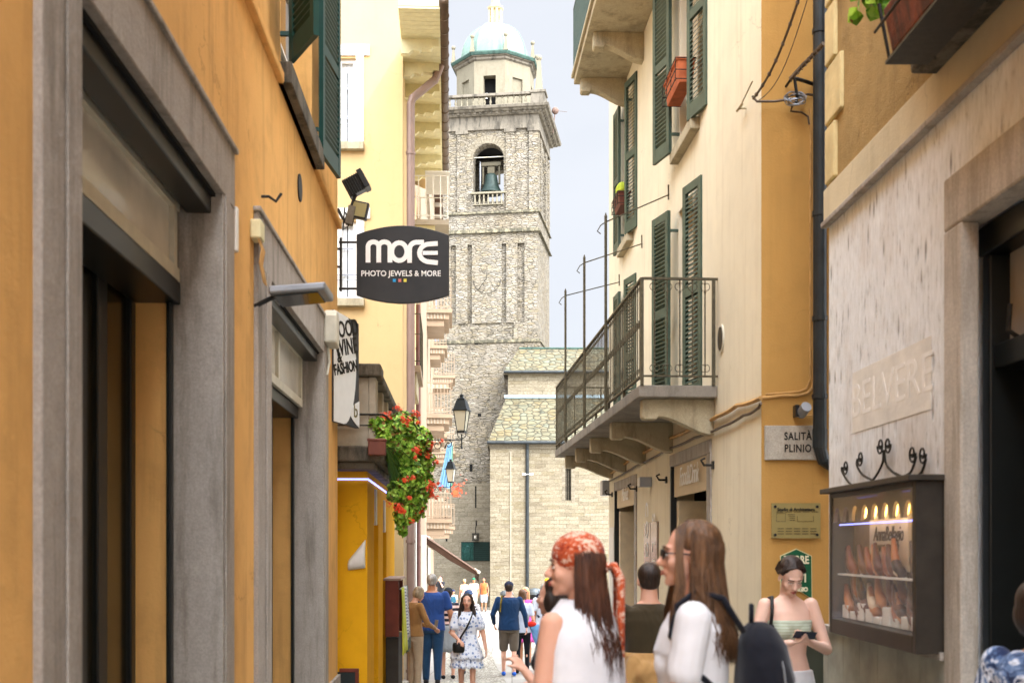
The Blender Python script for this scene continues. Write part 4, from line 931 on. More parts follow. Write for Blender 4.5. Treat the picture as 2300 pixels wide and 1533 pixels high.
part(mb,'relief',plain('relief_bronze',hx('#1c413c'),.4,.4,var=.4,scale=8),PQ)
mb=MB(TW)
for k in range(9): 
    z=za_+.1+(zb2-za_-.2)*k/8; mb.box(um+.42,ub2-.08,.2,.205,z-.018,z+.018)
part(mb,'raised_text_lines',plain('bronze_text',hx('#152f2a'),.5,.3),PQ)
u_,z_=TW.at(1068,1205,.35)
VL=thing('votive_lantern','small black votive lantern hanging above the bronze plaque','lantern',TW,(u_,.35,z_))
mb=MB(TW).box(u_-.17,u_+.17,.2,.5,z_-.2,z_-.16).box(u_-.17,u_+.17,.2,.5,z_+.14,z_+.2)
for a in (-.16,.13):
    for b in (.2,.47): mb.box(u_+a,u_+a+.03,b,b+.03,z_-.16,z_+.14)
mb.tube([(u_,.35,z_+.2),(u_,.35,z_+.5),(u_,.15,z_+.62)],.02,6); mb.tube([(u_,.16,z_+.9),(u_+.02,.2,z_+.6)],.035,6); part(mb,'cage',M['black'],VL)
part(MB(TW).ball((u_,.35,z_),(.08,.08,.13)),'globe',M['white'],VL)
# ================================================================ CHURCH
C=face(0,59.8); CYa=59.8
def cx(x,Yd): return (x-CX)/FP*Yd
def czz(y,Yd): return EYE+(HY-y)/FP*Yd
CH=thing('church','warm stone church with two tiers of stone slab roofs beside the tower','church',C,(3,0,gz(60)))
xa=cx(1101,59.8); XR=14; ze=czz(992,59.8); bY=2.3; xh=cx(1137,62.1); zh=czz(893,62.1)
ow=(cx(1270,59.8),cx(1283,59.8),czz(1123,59.8),czz(1050,59.8))
mb=MB(C).wall(xa,XR,-2.2,ze,[ow],.35); mb.quad((xa,0,-2.2),(xa,-8,-2.2),(xa,-8,ze),(xa,0,ze)); part(mb,'aisle_wall',M['ash'],CH,recalc=False)
part(MB(C).box(ow[0]-.1,ow[1]+.1,-.42,-.36,ow[2]-.1,ow[3]+.1),'window_void',M['dark'],CH)
mb=MB(C)
for k in range(3): q=ow[0]+(ow[1]-ow[0])*(k+.5)/3; mb.box(q-.012,q+.012,-.2,-.18,ow[2],ow[3])
mb.box(ow[0]-.18,ow[0],-.1,.02,ow[2]-.1,ow[3]+.1).box(ow[1],ow[1]+.18,-.1,.02,ow[2]-.1,ow[3]+.1); part(mb,'window_frame',M['ashg'],CH)
mb=MB(C).box(xa,cx(1182,59.8),0,.16,-2.2,ze-.35); mb.box(cx(1140,59.8),cx(1182,59.8),0.16,.17,-2.2,-2.1); part(mb,'corner_pier',M['ash'],CH)
mb=MB(C).box(xa-.03,XR,0,.25,-2.2,gz(59)+.35); part(mb,'church_plinth',M['ashg'],CH,bevel=.03)
mb=MB(C).box(xa-.05,XR,0,.1,ze-.35,ze-.2).box(xa-.1,XR,0,.2,ze-.2,ze-.05); part(mb,'eaves_moulding',M['ashg'],CH)
mb=MB(C).add([(xa-.12,.35,ze-.02),(XR,.35,ze-.02),(XR,-bY,zh),(xh,-bY,zh),(xa-.12,.35,ze-.1),(XR,.35,ze-.1),(XR,-bY,zh-.1),(xh,-bY,zh-.1),(xa-.2,-5,ze-.02),(xa-.2,-5,ze-.1)],
 [(0,1,2,3),(4,7,6,5),(0,4,5,1),(1,5,6,2),(2,6,7,3),(0,3,8),(0,8,9,4),(4,9,7),(3,7,9,8)]); part(mb,'aisle_roof',M['slab'],CH,recalc=False)
part(MB(C).tube([(xa-.15,.42,ze-.06),(XR,.42,ze-.06)],.085,10),'gutter',M['darkpipe'],CH)
mb=MB(C).box(xh-.1,XR,-bY+.02,-bY+.12,zh-.02,zh+.14); part(mb,'flashing',plain('zinc_flashing',hx('#93a6ad'),.4,.5),CH)
zn=czz(836,62.1); xn=cx(1141,62.1)
mb=MB(C).wall(xn,XR,zh-.3,zn+.1,[],0,o=-bY); mb.quad((xn,-bY,zh-.6),(xn,-bY-3,zh-.6),(xn,-bY-3,zn+.1),(xn,-bY,zn+.1)); part(mb,'nave_wall',M['ash'],CH,recalc=False)
mb=MB(C).box(xn-.22,XR,-bY,-bY+.12,zn-.12,zn+.02); part(mb,'eaves_moulding',M['ashg'],CH)
zr=czz(783,63.4); xr_=cx(1166,63.4); xe=cx(1131,62.0)
mb=MB(C).add([(xe,-bY+.3,zn+.03),(XR,-bY+.3,zn+.03),(XR,-3.6,zr),(xr_,-3.6,zr),(xe,-bY+.3,zn-.05),(XR,-bY+.3,zn-.05),(XR,-3.6,zr-.1),(xr_,-3.6,zr-.1),(xe,-5.5,zn+.03)],
 [(0,1,2,3),(4,7,6,5),(0,4,5,1),(0,3,8),(4,0,8),(4,8,7)]); mb.add([(xr_,-3.6,zr),(XR,-3.6,zr),(XR,-5,zn)],[(0,1,2)]); part(mb,'nave_roof',M['slab'],CH,recalc=False)
part(MB(C).tube([(xe,-bY+.34,zn-.02),(XR,-bY+.34,zn-.02)],.07,10),'gutter',M['darkpipe'],CH)
part(MB(C).tube([(xr_,-3.6,zr+.02),(XR,-3.6,zr+.02)],.06,8),'ridge',M['verd'],CH)
mb=MB(C); ud=cx(1182,59.8)+.05
mb.tube([(ud,.4,ze-.1),(ud,.22,ze-.4),(ud,.24,-1.6)],.085,10); part(mb,'downpipe',M['darkpipe'],CH)
mb=MB(C).tube([(cx(1147,59.8),.18,gz(59)+.3),(cx(1147,59.8),.18,ze-.5)],.03,6); part(mb,'conduit',M['beigel'],CH)
CM=thing('security_camera','pair of small white security cameras on the church downpipe','camera',C,(ud,.3,czz(1066,59.5)))
zc_=czz(1066,59.5)
mb=MB(C).box(ud-.26,ud-.08,.34,.44,zc_-.02,zc_+.08).box(ud+.1,ud+.3,.34,.44,zc_-.01,zc_+.09); part(mb,'camera_body',M['white'],CM,bevel=.01)
part(MB(C).box(ud-.2,ud+.25,.3,.34,zc_+.02,zc_+.05),'bracket',M['white'],CM)
# litter bins
def bin_(x,y0,y1,d,label):
    F=face(cx(x,d),d); zt=czz(y0,d); zb=gz(d)
    o=thing('litter_bin',label,'litter bin',F,(0,0,zb),group='litter bins by the church')
    h=zt-zb; r=.26
    part(MB(F).lathe((0,0,zb),[(r*.9,0),(r,.05),(r,h*.68)],20),'bin_body',M['metal'],o,smooth=False)
    part(MB(F).lathe((0,0,zb),[(r*.85,h*.68),(r*.85,h*.86)],20),'bin_mouth',M['black'],o)
    part(MB(F).lathe((0,0,zb),[(r*1.08,h*.85),(r*1.1,h*.92),(r*.8,h),(.02,h*1.03)],20),'bin_lid',plain('bin_lid_grey',hx('#5d6468'),.4,.4),o,smooth=False)
bin_(1201,1322,0,44,'tall grey round litter bin behind the blonde woman in pink')
bin_(1138,1326,0,50,'grey litter bin half hidden behind the man in the navy cap')
# hills behind
mb=MB(); N=60; v=[]
for i in range(N+1):
    x=-600+1200*i/N; h=14+16*noise.noise(Vector((i*.21,3,0)))+10*math.sin(i*.31); v+= [(x,420,-5),(x,470,h)]
mb.add(v,[(2*i,2*i+2,2*i+3,2*i+1) for i in range(N)])
solo(mb,'hills',plain('hill_green',hx('#4b5a43'),.9),'low wooded hills hidden behind the square','hills',kind='structure',recalc=False)
# ================================================================ CREAM HOUSE ON THE RIGHT
F=street(2.64,-.0498,+1); fu0=F.px(1710); fu1=F.px(1368); ZT=14.2
BF=thing('cream_house','cream house on the right with dark green shutters and iron balconies','house',F,(fu0,0,gz(10)))
def op(xa,xb,za,zb): a,b=F.px(xa),F.px(xb); a,b=sorted((a,b)); return (a,b,za,zb)
sh1=op(1508,1599,-.8,F.z(985,F.px(1599))); sh2=op(1382,1431,-.8,2.68)
W1=op(1527,1566,6.25,8.42); W2=op(1524,1556,3.26,5.55); W3=op(1402,1420,6.25,8.42); W4=op(1402,1418,3.26,5.55)
W5=op(1527,1566,9.2,11.4); W6=op(1402,1420,9.0,11.4)
mb=MB(F).wall(fu0,fu1,-1.2,ZT,[sh1,sh2,W1,W2,W3,W4,W5,W6],.28)
mb.quad((fu1,0,-1.2),(fu1,-7,-1.2),(fu1,-7,ZT),(fu1,0,ZT)); mb.quad((fu0,0,ZT),(fu1,0,ZT),(fu1,-7,ZT),(fu0,-7,ZT))
part(mb,'street_wall',M['cream'],BF,recalc=False)
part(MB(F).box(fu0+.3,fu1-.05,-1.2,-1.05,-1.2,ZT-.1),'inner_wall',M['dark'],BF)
part(MB(F).box(fu0-.4,fu1+.5,-7,.6,ZT,ZT+.25),'roof_eaves',M['soffit'],BF)
# alley face, tan, turned to the camera
FA=face(F.W(fu0,0,0).x,F.W(fu0,0,0).y)
mb=MB(FA).wall(0,7,-1.2,ZT,[],0); mb.quad((0,-.0,ZT),(7,0,ZT),(7,-6,ZT),(0,-6,ZT))
fpart(mb,'alley_wall',M['tan'],BF,FA,F,recalc=False)
fpart(MB(FA).box(.02,7,0.001,.03,-1.2,FA.z(1412,0)),'dado',M['dado'],BF,FA,F)
# windows and shutters
for W_ in (W1,W3,W2,W4,W5,W6): 
    window_in(F,BF,W_[0],W_[1],W_[2],W_[3],-.2,fmat='offwhite',cross=2)
for W_ in (W1,W3,W5): part(MB(F).box(W_[0]-.12,W_[1]+.12,-.2,.1,W_[2]-.13,W_[2]),'window_sill',M['concrete'],BF,bevel=.01)
def pair(W_,w=.52,kn=(.12,.02),kf=(.09,.2)):
    shutter(F,BF,W_[0]-.02,kn[0],W_[0]-w,kn[1],W_[2]-.02,W_[3]+.03,M['green'])
    shutter(F,BF,W_[1]+.02,kf[0],W_[1]+w*.95,kf[1],W_[2]-.02,W_[3]+.03,M['green'])
pair(W1); pair(W3,.5,kf=(.05,.07)); pair(W2,.5); pair(W4,.5,kf=(.05,.07)); pair(W5)
def bracket(fr,parent,u,w,o1,z1,h,mat,name='balcony_bracket'):
    n=10; pts=[(0.0,z1),(0.0,z1-h)]
    for i in range(1,n+1):
        t=i/n; oo=o1*.78*t; zz=z1-h+ (h*.52)*(t*t*(3-2*t)); pts.append((oo,zz))
    pts+= [(o1*.8,z1-h*.56),(o1-.02,z1-h*.56),(o1,z1-h*.50),(o1,z1)]
    return part(MB(fr).prism(pts,0,0,u,u+w,axis='u'),name,mat,parent,bevel=.008)
# first floor balcony (wider at its far end)
b0=11.8; b1=19.9; oA=.79; oB=.93
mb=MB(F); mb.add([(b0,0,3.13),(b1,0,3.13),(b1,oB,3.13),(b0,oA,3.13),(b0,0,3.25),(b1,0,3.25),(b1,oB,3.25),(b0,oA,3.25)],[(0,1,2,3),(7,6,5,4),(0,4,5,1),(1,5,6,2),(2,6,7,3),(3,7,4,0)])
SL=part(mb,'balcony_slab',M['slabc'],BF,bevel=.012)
for k,u in enumerate((11.95,14.2,16.2,18.0,19.5)): bracket(F,BF,u,.17,oA-.06+.014*k,3.13,.36,M['concrete'])
def oAt(u): return oA+(oB-oA)*(u-b0)/(b1-b0)-.03
zr=3.25; mb=MB(F); t=.014
def bar(p,q,w=.012,h=.012): 
    p=Vector(p);q=Vector(q); e=q-p; n=Vector((-e.y,e.x,0)); n=n.normalized()*w if n.length>1e-6 else Vector((w,0,0))
    mb.obox(p-n/2-Vector((0,0,h/2)),e,n,Vector((0,0,h)))
for zz,h in ((zr+1.06,.022),(zr+.09,.016)):
    bar((b0,oAt(b0),zz),(b1,oAt(b1),zz),.035,h); bar((b0,.0,zz),(b0,oAt(b0),zz),.035,h); bar((b1,.0,zz),(b1,oAt(b1),zz),.035,h)
for u,o in ((b0,.04),(b0,oAt(b0)),(b1,oAt(b1)),(b1,.04)): mb.box(u-.016,u+.016,o-.016,o+.016,zr,zr+1.06)
RL=part(mb,'railing',M['ironb'],BF)
mb=MB(F); n=int((b1-b0)/.122); 
def scroll(c,r,ax,up):   # small C scroll either side of a bar; ax: unit vector along rail
    for sg in (-1,1):
        pts=[]
        for i in range(10):
            a=-PI/2+sg*0+ (i/9)*PI*1.35; rr=r*(1-.35*i/9)
            x=sg*(r*.15+rr*math.cos(a)*.9+ r*.2); z=up*(rr*math.sin(a)); pts.append(Vector(c)+Vector(ax)*x+Vector((0,0,z)))
        mb.tube(pts,.0038,4)
for i in range(1,n):
    u=b0+(b1-b0)*i/n; o=oAt(u); ht=1.05; r=.0055
    mb.box(u-r,u+r,o-r,o+r,zr+.09,zr+ht); 
    mb.box(u-.012,u+.012,o-.012,o+.012,zr+.60,zr+.66)
    if i%9==0: mb.box(u-.014,u+.014,o-.014,o+.014,zr,zr+.09)
    scroll((u,o,zr+.99),.035,(1,0,0),1); scroll((u,o,zr+.16),.035,(1,0,0),-1)
for u in (b0,b1):
    m_=6
    for i in range(1,m_):
        o=oAt(u)*i/m_; mb.tube([(u,o,zr+.09),(u,o,zr+1.05)],.007,6)
        for q in range(22): mb.box(u-.010,u+.010,o-.006,o+.006,zr+.16+q*.037,zr+.175+q*.037) if u==b0 else None
        scroll((u,o,zr+.985),.042,(0,1,0),1); scroll((u,o,zr+.165),.042,(0,1,0),-1); mb.ball((u,o,zr+.93),.014,8,6); mb.ball((u,o,zr+.2),.014,8,6)
part(mb,'balusters',M['ironb'],RL)
# upper balcony, seen from below
ub0,ub1=12.2,18.25; zu=8.75; ou=.78
mb=MB(F).box(ub0,ub1,0,ou,zu,zu+.1).box(ub0-.03,ub1+.03,0,ou+.04,zu+.1,zu+.16); part(mb,'balcony_slab',M['concrete'],BF,bevel=.01)
for u in (12.6,14.5,16.35,17.95): bracket(F,BF,u,.18,ou-.08,zu,.38,M['concrete'])
railing(F,BF,ub0,ub1,ou,zu+.16,1.0,plain('grey_green_iron',hx('#41524c'),.5),.11,.009)
# laundry poles
for x,yt,xw,yw in ((1357,487,1503,437),(1315,580,1443,547),(1278,655,1392,633)):
    k=(x-CX)/FP; u=F.px(x,oAt(15)+.05); o=oAt(u)+.05; zt=F.z(yt,u,o); uw=F.px(xw); zw=F.z(yw,uw)
    mb=MB(F).tube([(u,o,zr-.02),(u,o,zt)],.017,8); mb.tube([(u,o,zt),(u,o,zt+.05)],[.02,.004],8)
    mb.tube([(u,o,zt-.06),(uw,.0,zw)],.009,6); mb.tube([(u,o,zt-.06),(u,o+.06,zt-.1),(u,o+.1,zt-.17),(u,o+.06,zt-.2)],.007,6); mb.tube([(uw,.01,zw-.06),(uw,.01,zw+.12)],.008,6)
    solo(mb,'laundry_pole',M['ironb'],{1357:'tallest iron laundry pole on the balcony, nearest to the camera',1315:'middle iron laundry pole of the three on the balcony',1278:'far iron laundry pole at the end of the balcony'}[x],'pole',F,(u,o,zr),group='laundry poles on the balcony')
# flower boxes on sills
def pot(W_,u0,u1,o0,o1,z0,z1,label,mat='terra',cage=True):
    o=thing('flower_box',label,'flower box',F,((u0+u1)/2,o0,z0))
    mb=MB(F).add([(u0+.03,o0+.02,z0),(u1-.03,o0+.02,z0),(u1-.03,o1-.03,z0),(u0+.03,o1-.03,z0),(u0,o0,z1),(u1,o0,z1),(u1,o1,z1),(u0,o1,z1)],[(0,3,2,1),(4,5,6,7),(0,1,5,4),(1,2,6,5),(2,3,7,6),(3,0,4,7)])
    mb.box(u0-.01,u1+.01,o0-.01,o1+.01,z1-.03,z1+.005); part(mb,'box',M[mat],o,bevel=.006)
    if cage:
        mb=MB(F)
        for zz in (z0+.02,z0+.12,z1-.01): mb.tube([(u0-.02,0,zz),(u0-.02,o1+.02,zz),(u1+.02,o1+.02,zz),(u1+.02,0,zz)],.006,5)
        for k in range(4): q=u0+(u1-u0)*k/3; mb.tube([(q,o1+.02,z0),(q,o1+.02,z1)],.005,5)
        part(mb,'holder',M['iron'],o)
    return o
uu=F.px(1530,.1); zz=F.z(205,uu,.1)
pot(W1,W1[0]+.1,W1[1]-.1,.0,.2,zz,zz+.26,'terracotta flower box in a wire holder, upper near window')
uu=F.px(1412,.1); zz=F.z(438,uu,.1)
p_=pot(W3,W3[0]+.15,W3[0]+.75,.0,.18,zz,zz+.2,'small brown flower box with yellow green leaves at the far window','brownpot')
part(MB(F).ball((W3[0]+.4,.1,zz+.28),(.2,.09,.12),9,7),'leaves',plain('lime_leaves',hx('#b9c936',.8),.7,bump=1,scale=6),p_)
# shop doors
def shop(S,zs0,label_sign,zsb,name_txt):
    u0,u1,z0,z1=S
    part(MB(F).box(u0,u0+.18,-.28,.02,z0,z1-.14),'door_jamb',M['trim2'],BF,bevel=.008); part(MB(F).box(u1-.07,u1,-.05,.02,z0,z1-.14),'door_jamb',M['blackg'],BF,bevel=.004)
    part(MB(F).box(u0,u1,-.28,.025,z1-.14,z1),'lintel',M['trim2'],BF,bevel=.008)
    part(MB(F).box(u0+.18,u1-.07,-.05,-.02,zsb,z1-.14),'shop_sign',M['signtan'],BF)
    part(MB(F).box(u1-.2,u1-.001,-.75,-.052,z0,zsb-.05),'door_reveal',M['reveal'],BF)
    mb=MB(F); a,b=u0+.18,u1-.2; mb.box(a,b,-.5,-.44,zsb-.12,zsb-.04).box(a,a+.07,-.5,-.44,z0,zsb-.12).box(b-.07,b,-.5,-.44,z0,zsb-.12).box((a+b)/2-.05,(a+b)/2+.05,-.5,-.43,z0,zsb-.12).box(a+.07,b-.07,-.5,-.44,.75,.9)
    f=part(mb,'door',M['signtan'],BF,bevel=.005)
    part(MB(F).box(a,b,-.48,-.47,z0,zsb-.05),'door_glass',M['glassshop'],f)
M['trim2']=weather('streaked_lintel',hx('#b3aba0'),'#6f665a',.5,4,zs=.6,mid=.54)
M['signtan']=plain('taupe_panel',hx('#d6c2a0',.9),.6,var=.08,scale=2); M['reveal']=plain('cream_reveal',hx('#e6d6b4',.95),.8,var=.08)
def shopglass():
    t=NT('shop_glass'); s=t.sep(t.tc.outputs['Object'])
    t.col(hx('#2b2417')); t.r(.08); t.b.inputs['Specular IOR Level'].default_value=.9; return t.m
M['glassshop']=shopglass()
zsb1=F.z(1098,F.px(1591)); zsb2=F.z(1141,F.px(1384))
shop(sh1,0,'',zsb1,''); shop(sh2,0,'',zsb2,'')
u=(sh1[0]+sh1[1])/2+.02
text(BF,'Food&Drink',M['letw'],.31,(u,.012,zsb1+.2),rot=(R(90),0,PI),sx=.78,shear=.25,space=.85)
u=(sh2[0]+sh2[1])/2
text(BF,'Market',M['letw'],.30,(u,.012,zsb2+.18),rot=(R(90),0,PI),sx=.9,shear=.25,space=.85)
# warm lit shop interior behind near door
wm=emis('lit_shop_interior',(1,.72,.34,1),.8,hx('#b98a3c'))
mb=MB(F).box(sh1[0]+.2,sh1[0]+.75,-.9,-.88,1.0,zsb1-.2); part(mb,'lit_interior',wm,BF)
# sign hooks, lamp box, vents
for x,y,nm in ((1603,1044,0),(1498,1077,0),(1431,1097,0),(1376,1110,0)):
    uu,zz=F.at(x,y); mb=MB(F).tube([(uu,0,zz),(uu,.1,zz),(uu,.13,zz+.05),(uu,.09,zz+.07)],.014,6); mb.box(uu-.03,uu+.03,0,.02,zz-.04,zz+.04)
    solo(mb,'shutter_hook',M['iron'],{1603:'black iron hook right of the Food and Drink panel',1498:'black iron hook left of the Food and Drink panel',1431:'black iron hook right of the second shop panel',1376:'black iron hook left of the second shop panel'}[x],'hook',F,(uu,0,zz),group='iron hooks beside the shop signs')
uu,zz=F.at(1462,1083); WLm=thing('wall_light','small boxy metal wall light between the two shop doors','wall light',F,(uu,0,zz))
part(MB(F).box(uu-.09,uu+.09,0,.16,zz-.06,zz+.07),'housing',M['metal'],WLm,bevel=.005); part(MB(F).box(uu-.08,uu+.08,.16,.17,zz-.05,zz+.06),'cover',M['white'],WLm)
uu,zz=F.at(1621,760); mb=MB(F); c=[(uu+.12*math.cos(2*PI*k/24),zz+.14*math.sin(2*PI*k/24)) for k in range(24)]; mb.prism(c,0,0,0,.015); vt=part(mb,'vent_cover',M['offwhite'],BF)
c=[(uu+.095*math.cos(2*PI*k/24),zz+.115*math.sin(2*PI*k/24)) for k in range(24)]; part(MB(F).prism(c,0,0,.015,.02),'vent_grille',M['black'],vt)
# vertical shop boards
def board(x0,x1,y0,y1,label,txt,mat,o=.03,size=.2):
    ua,ub=F.px(x0,o),F.px(x1,o); zt_=F.z(y0,ub,o); zb_=F.z(y1,ub,o); 
    b=thing('shop_board',label,'board',F,((ua+ub)/2,0,zb_)); part(MB(F).box(ua,ub,0,o,zb_,zt_),'panel',mat,b,bevel=.004)
    if txt: text(b,txt,M['letw'],size,((ua+ub)/2,o+.003,(zt_+zb_)/2),rot=(0,0,0)) if False else None
    return b,(ua+ub)/2,(zt_+zb_)/2,abs(ua-ub)
pb=plain('glossy_taupe_board',hx('#8f7f73'),.12,spec=.8,var=.1)
b,uc_,zc_,w_=board(1446,1460,1172,1345,'glossy vertical board left of the pair between the shop doors',None,pb)
text(b,'COGNATI',M['letw'],w_*.62,(uc_,.034,zc_),rot=(R(90),R(90),PI),space=1.15)
b,uc_,zc_,w_=board(1461,1475,1170,1345,'glossy vertical board right of the pair between the shop doors',None,pb)
text(b,'S LINK',M['letw'],w_*.62,(uc_,.034,zc_),rot=(R(90),R(90),PI),space=1.5)
board(1368,1378,1183,1400,'tall pale menu board at the far corner of the cream house',None,M['white'])
# poster box at corner
uu=F.px(1362,.1); mb=MB(F).box(fu1-.05,fu1+.25,.0,.12,F.z(1112,fu1),F.z(1078,fu1)); solo(mb,'meter_box',M['metal'],'small grey box on the far corner of the cream house','box',F,(fu1,0,F.z(1112,fu1)),bevel=.01)
# cables along the wall
def cableF(pts,r,mat,label,name='cable'):
    q=[]
    for x,y in pts: u_,z_=F.at(x,y,.03); q.append((u_,.03,z_))
    dense=[]
    for a,b in zip(q,q[1:]):
        a,b=Vector(a),Vector(b)
        for i in range(6): t_=i/6; dense.append(a.lerp(b,t_)-Vector((0,0,.012*math.sin(PI*t_))))
    dense.append(Vector(q[-1])); mb=MB(F).tube(dense,r,6)
    return solo(mb,name,mat,label,'cable',F,tuple(q[0]))
cableF([(1366,1066),(1420,1028),(1500,985),(1560,958),(1610,935),(1655,910),(1709,893)],.02,M['cable'],'thick painted cable running under the balcony, the upper of two')
cableF([(1368,1080),(1430,1045),(1500,1008),(1560,982),(1620,958),(1670,932),(1700,918),(1709,905)],.013,M['cabled'],'thin sagging cable just below the thick painted cable')
cableF([(1688,240),(1740,150)],.006,M['cabled'],'x') if False else None
# items on the tan alley wall
def fa(x,y,o=0): return FA.at(x,y,o)
a,b=fa(1718,1032,.03); c,d=fa(1852,955,.03)
NP=thing('street_sign','stone street name plate reading SALITA PLINIO beside the dark downpipe','street sign',FA,((a+c)/2,0,b))
part(MB(FA).box(a,c,0,.03,b,d),'plate',weather('plate_stone',hx('#b5aea0'),'#8a8071',.4,3),NP,bevel=.004)
tz_=(b+d)/2; tx=fa(1792,0,.03)[0]
text(NP,'SALITÀ',M['letb'],.092,(tx,-.032,tz_+.052),sx=.74,space=1.12,bold=.002); text(NP,'PLINIO',M['letb'],.092,(tx,-.032,tz_-.052),sx=.74,space=1.12,bold=.002)
a,b=fa(1733,1208,.03); c,d=fa(1843,1129,.03)
SP=thing('studio_plaque','clear olive plaque lettered Studio di Architettura above the green sign','plaque',FA,((a+c)/2,0,b))
part(MB(FA).box(a,c,.02,.03,b,d),'plate',plain('olive_plexi',hx('#8d7f4e'),.2,spec=.6,var=.12,scale=3),SP)
for q,w_ in ((a+.03,b+.03),(c-.03,b+.03),(a+.03,d-.03),(c-.03,d-.03)): part(MB(FA).tube([(q,0,w_),(q,.042,w_)],.012,10),'stud',M['black'],SP)
M['lete']=plain('faded_engraving',hx('#4e4526'),.5)
text(SP,'Studio di Architettura',M['letb'],.038,((a+c)/2,-.032,d-.055),sx=.95,bold=.001)
mb=MB(FA); x0=a+.06
for (p,q,r_,s_) in ((.04,.12,.155,.158),(.04,.12,.085,.088),(.04,.043,.085,.158),(.117,.12,.085,.158),(.22,.36,.155,.158),(.22,.223,.11,.158),(.357,.36,.11,.158)): mb.box(a+p,a+q,.03,.032,d-s_,d-r_+.0)
for k in range(3):
    for j in range(5): mb.box(a+.05+.07*j,a+.105+.07*j,.03,.032,b+.035+.022*k,b+.042+.022*k)
for k in range(4): mb.box(a+.14+.005*k,a+.2,.03,.032,d-.1-.016*k,d-.095-.016*k)
for j in range(5): mb.box(a+.04+.075*j,a+.1+.075*j,.03,.032,d-.078,d-.072)
part(mb,'engraved_lines',M['lete'],SP)
pts=[fa(x,y,.02) for x,y in ((1753,1247),(1789,1231),(1824,1247),(1825,1345),(1789,1322),(1753,1345))]
TS=thing('tower_arts_sign','green pointed sign reading TORRE DELLE ARTI BELLAGIO behind the phone woman','sign',FA,(pts[1][0],0,pts[3][1]))
part(MB(FA).prism(pts,0,0,0,.012),'rim',plain('cream_rim',hx('#cdc59b'),.5),TS)
cxm=sum(p[0] for p in pts)/6; czm=sum(p[1] for p in pts)/6
part(MB(FA).prism([(cxm+(p[0]-cxm)*.955,czm+(p[1]-czm)*.965) for p in pts],0,0,.012,.016),'panel',plain('sign_green',hx('#0f5236'),.4,var=.06),TS)
for s_,y,sz_,sxx in (('TORRE',1257,.094,.72),('DELLE',1277,.052,1.0),('ARTI',1298,.1,.8),('BELLAGIO',1323,.05,.86)):
    q=fa(1789,y,.02); text(TS,s_,plain('cream_letters',hx('#dbd6b8'),.5,var=.02),sz_,(q[0],-.0185,q[1]),sx=sxx,bold=.003)
# spotlight
q=fa(1795,923); SPm=thing('spotlight','small round grey spotlight above the street name plate','spotlight',FA,(q[0],0,q[1]))
part(MB(FA).box(q[0]-.055,q[0]-.02,0,.1,q[1]-.055,q[1]+.045),'bracket',M['black'],SPm,bevel=.004)
part(MB(FA).tube([(q[0]+.0,.06,q[1]-.03),(q[0]+.02,.17,q[1]+.02)],.045,16),'lamp_head',M['metal'],SPm); part(MB(FA).tube([(q[0]+.03,.02,q[1]-.04),(q[0]+.17,.02,q[1]-.04)],.008,6),'conduit',M['cable'],SPm)
# dark downpipe with elbow, and painted conduits
q0=fa(1843,0,.12)[0]; zb_=FA.z(1005,0,.12); 
mb=MB(FA).tube([(q0,.10,ZT),(q0,.10,zb_),(q0+.03,.10,zb_-.1),(q0+.16,.06,zb_-.17)],.058,14)
for y in (480,715,890,70): z_=FA.z(y,0,.1); mb.tube([(q0,.1,z_-.02),(q0,.1,z_+.02)],.066,14); mb.box(q0-.03,q0+.03,0,.1,z_-.01,z_+.01)
mb.tube([(q0,.1,zb_-.0),(q0,.1,zb_+.16)],.063,14)
solo(mb,'downpipe',M['darkpipe'],'dark metal downpipe running down the tan alley wall','downpipe',FA,(q0,.1,zb_))
def cableA(pts,r,mat,label,o=.02):
    q=[(fa(x,y,o)[0],oo,fa(x,y,o)[1]) for (x,y,oo) in pts]; return solo(MB(FA).tube(q,r,7),'cable',mat,label,'cable',FA,q[0])
cableA([(1829,275,.02),(1830,500,.02),(1829,700,.02),(1830,840,.02),(1826,868,.02),(1815,882,.02),(1795,888,.02),(1760,888,.02),(1712,893,.02)],.013,M['cable'],'thicker tan painted conduit bending left above the spotlight')
cableA([(1818,245,.02),(1821,300,.02),(1820,500,.02),(1820,700,.02),(1820,850,.02),(1812,872,.02),(1795,879,.02),(1720,885,.02)],.008,M['cable'],'thinner tan painted conduit beside the thick conduit')
WB=thing('wire_bundle','tangled bundle of old wires on an iron bracket beside the dark downpipe','wires',FA,(fa(1787,225)[0],0,fa(1787,225)[1]))
c0=Vector((fa(1786,220,.12)[0],.12,fa(1786,220,.12)[1]))
mb=MB(FA)
for k in range(7):
    r1=.06+.012*(k%3); mb.tube([c0+Vector((r1*math.cos(a)*1.1,.02*math.sin(3*a+k),r1*.55*math.sin(a)-.008*k+.02)) for a in [2*PI*i/16 for i in range(16)]],.005,5,closed=True)
part(mb,'coil',M['metal'],WB)
def fp(x,y,o): q=fa(x,y,o); return (q[0],o,q[1])
mb=MB(FA); mb.tube([fp(1835,192,.0),fp(1800,180,.12),fp(1784,176,.14)],.016,7); mb.tube([fp(1784,172,.14),fp(1790,215,.13),fp(1787,235,.1)],.014,7); mb.tube([fp(1765,195,.02),fp(1780,172,.12)],.012,6); part(mb,'bracket',M['iron'],WB)
mb=MB(FA); mb.tube([fp(1775,178,.12),fp(1800,150,.2),fp(1825,125,.3),fp(1850,98,.45)],.019,7); mb.tube([fp(1690,216,.04),fp(1700,228,.05),fp(1740,228,.08),fp(1780,222,.1)],.011,6)
mb.tube([fp(1780,238,.08),fp(1776,250,.05),fp(1800,252,.03),fp(1815,262,.02),fp(1818,280,.02)],.009,6); mb.tube([fp(1792,218,.08),fp(1815,212,.05),fp(1838,215,.04)],.01,6)
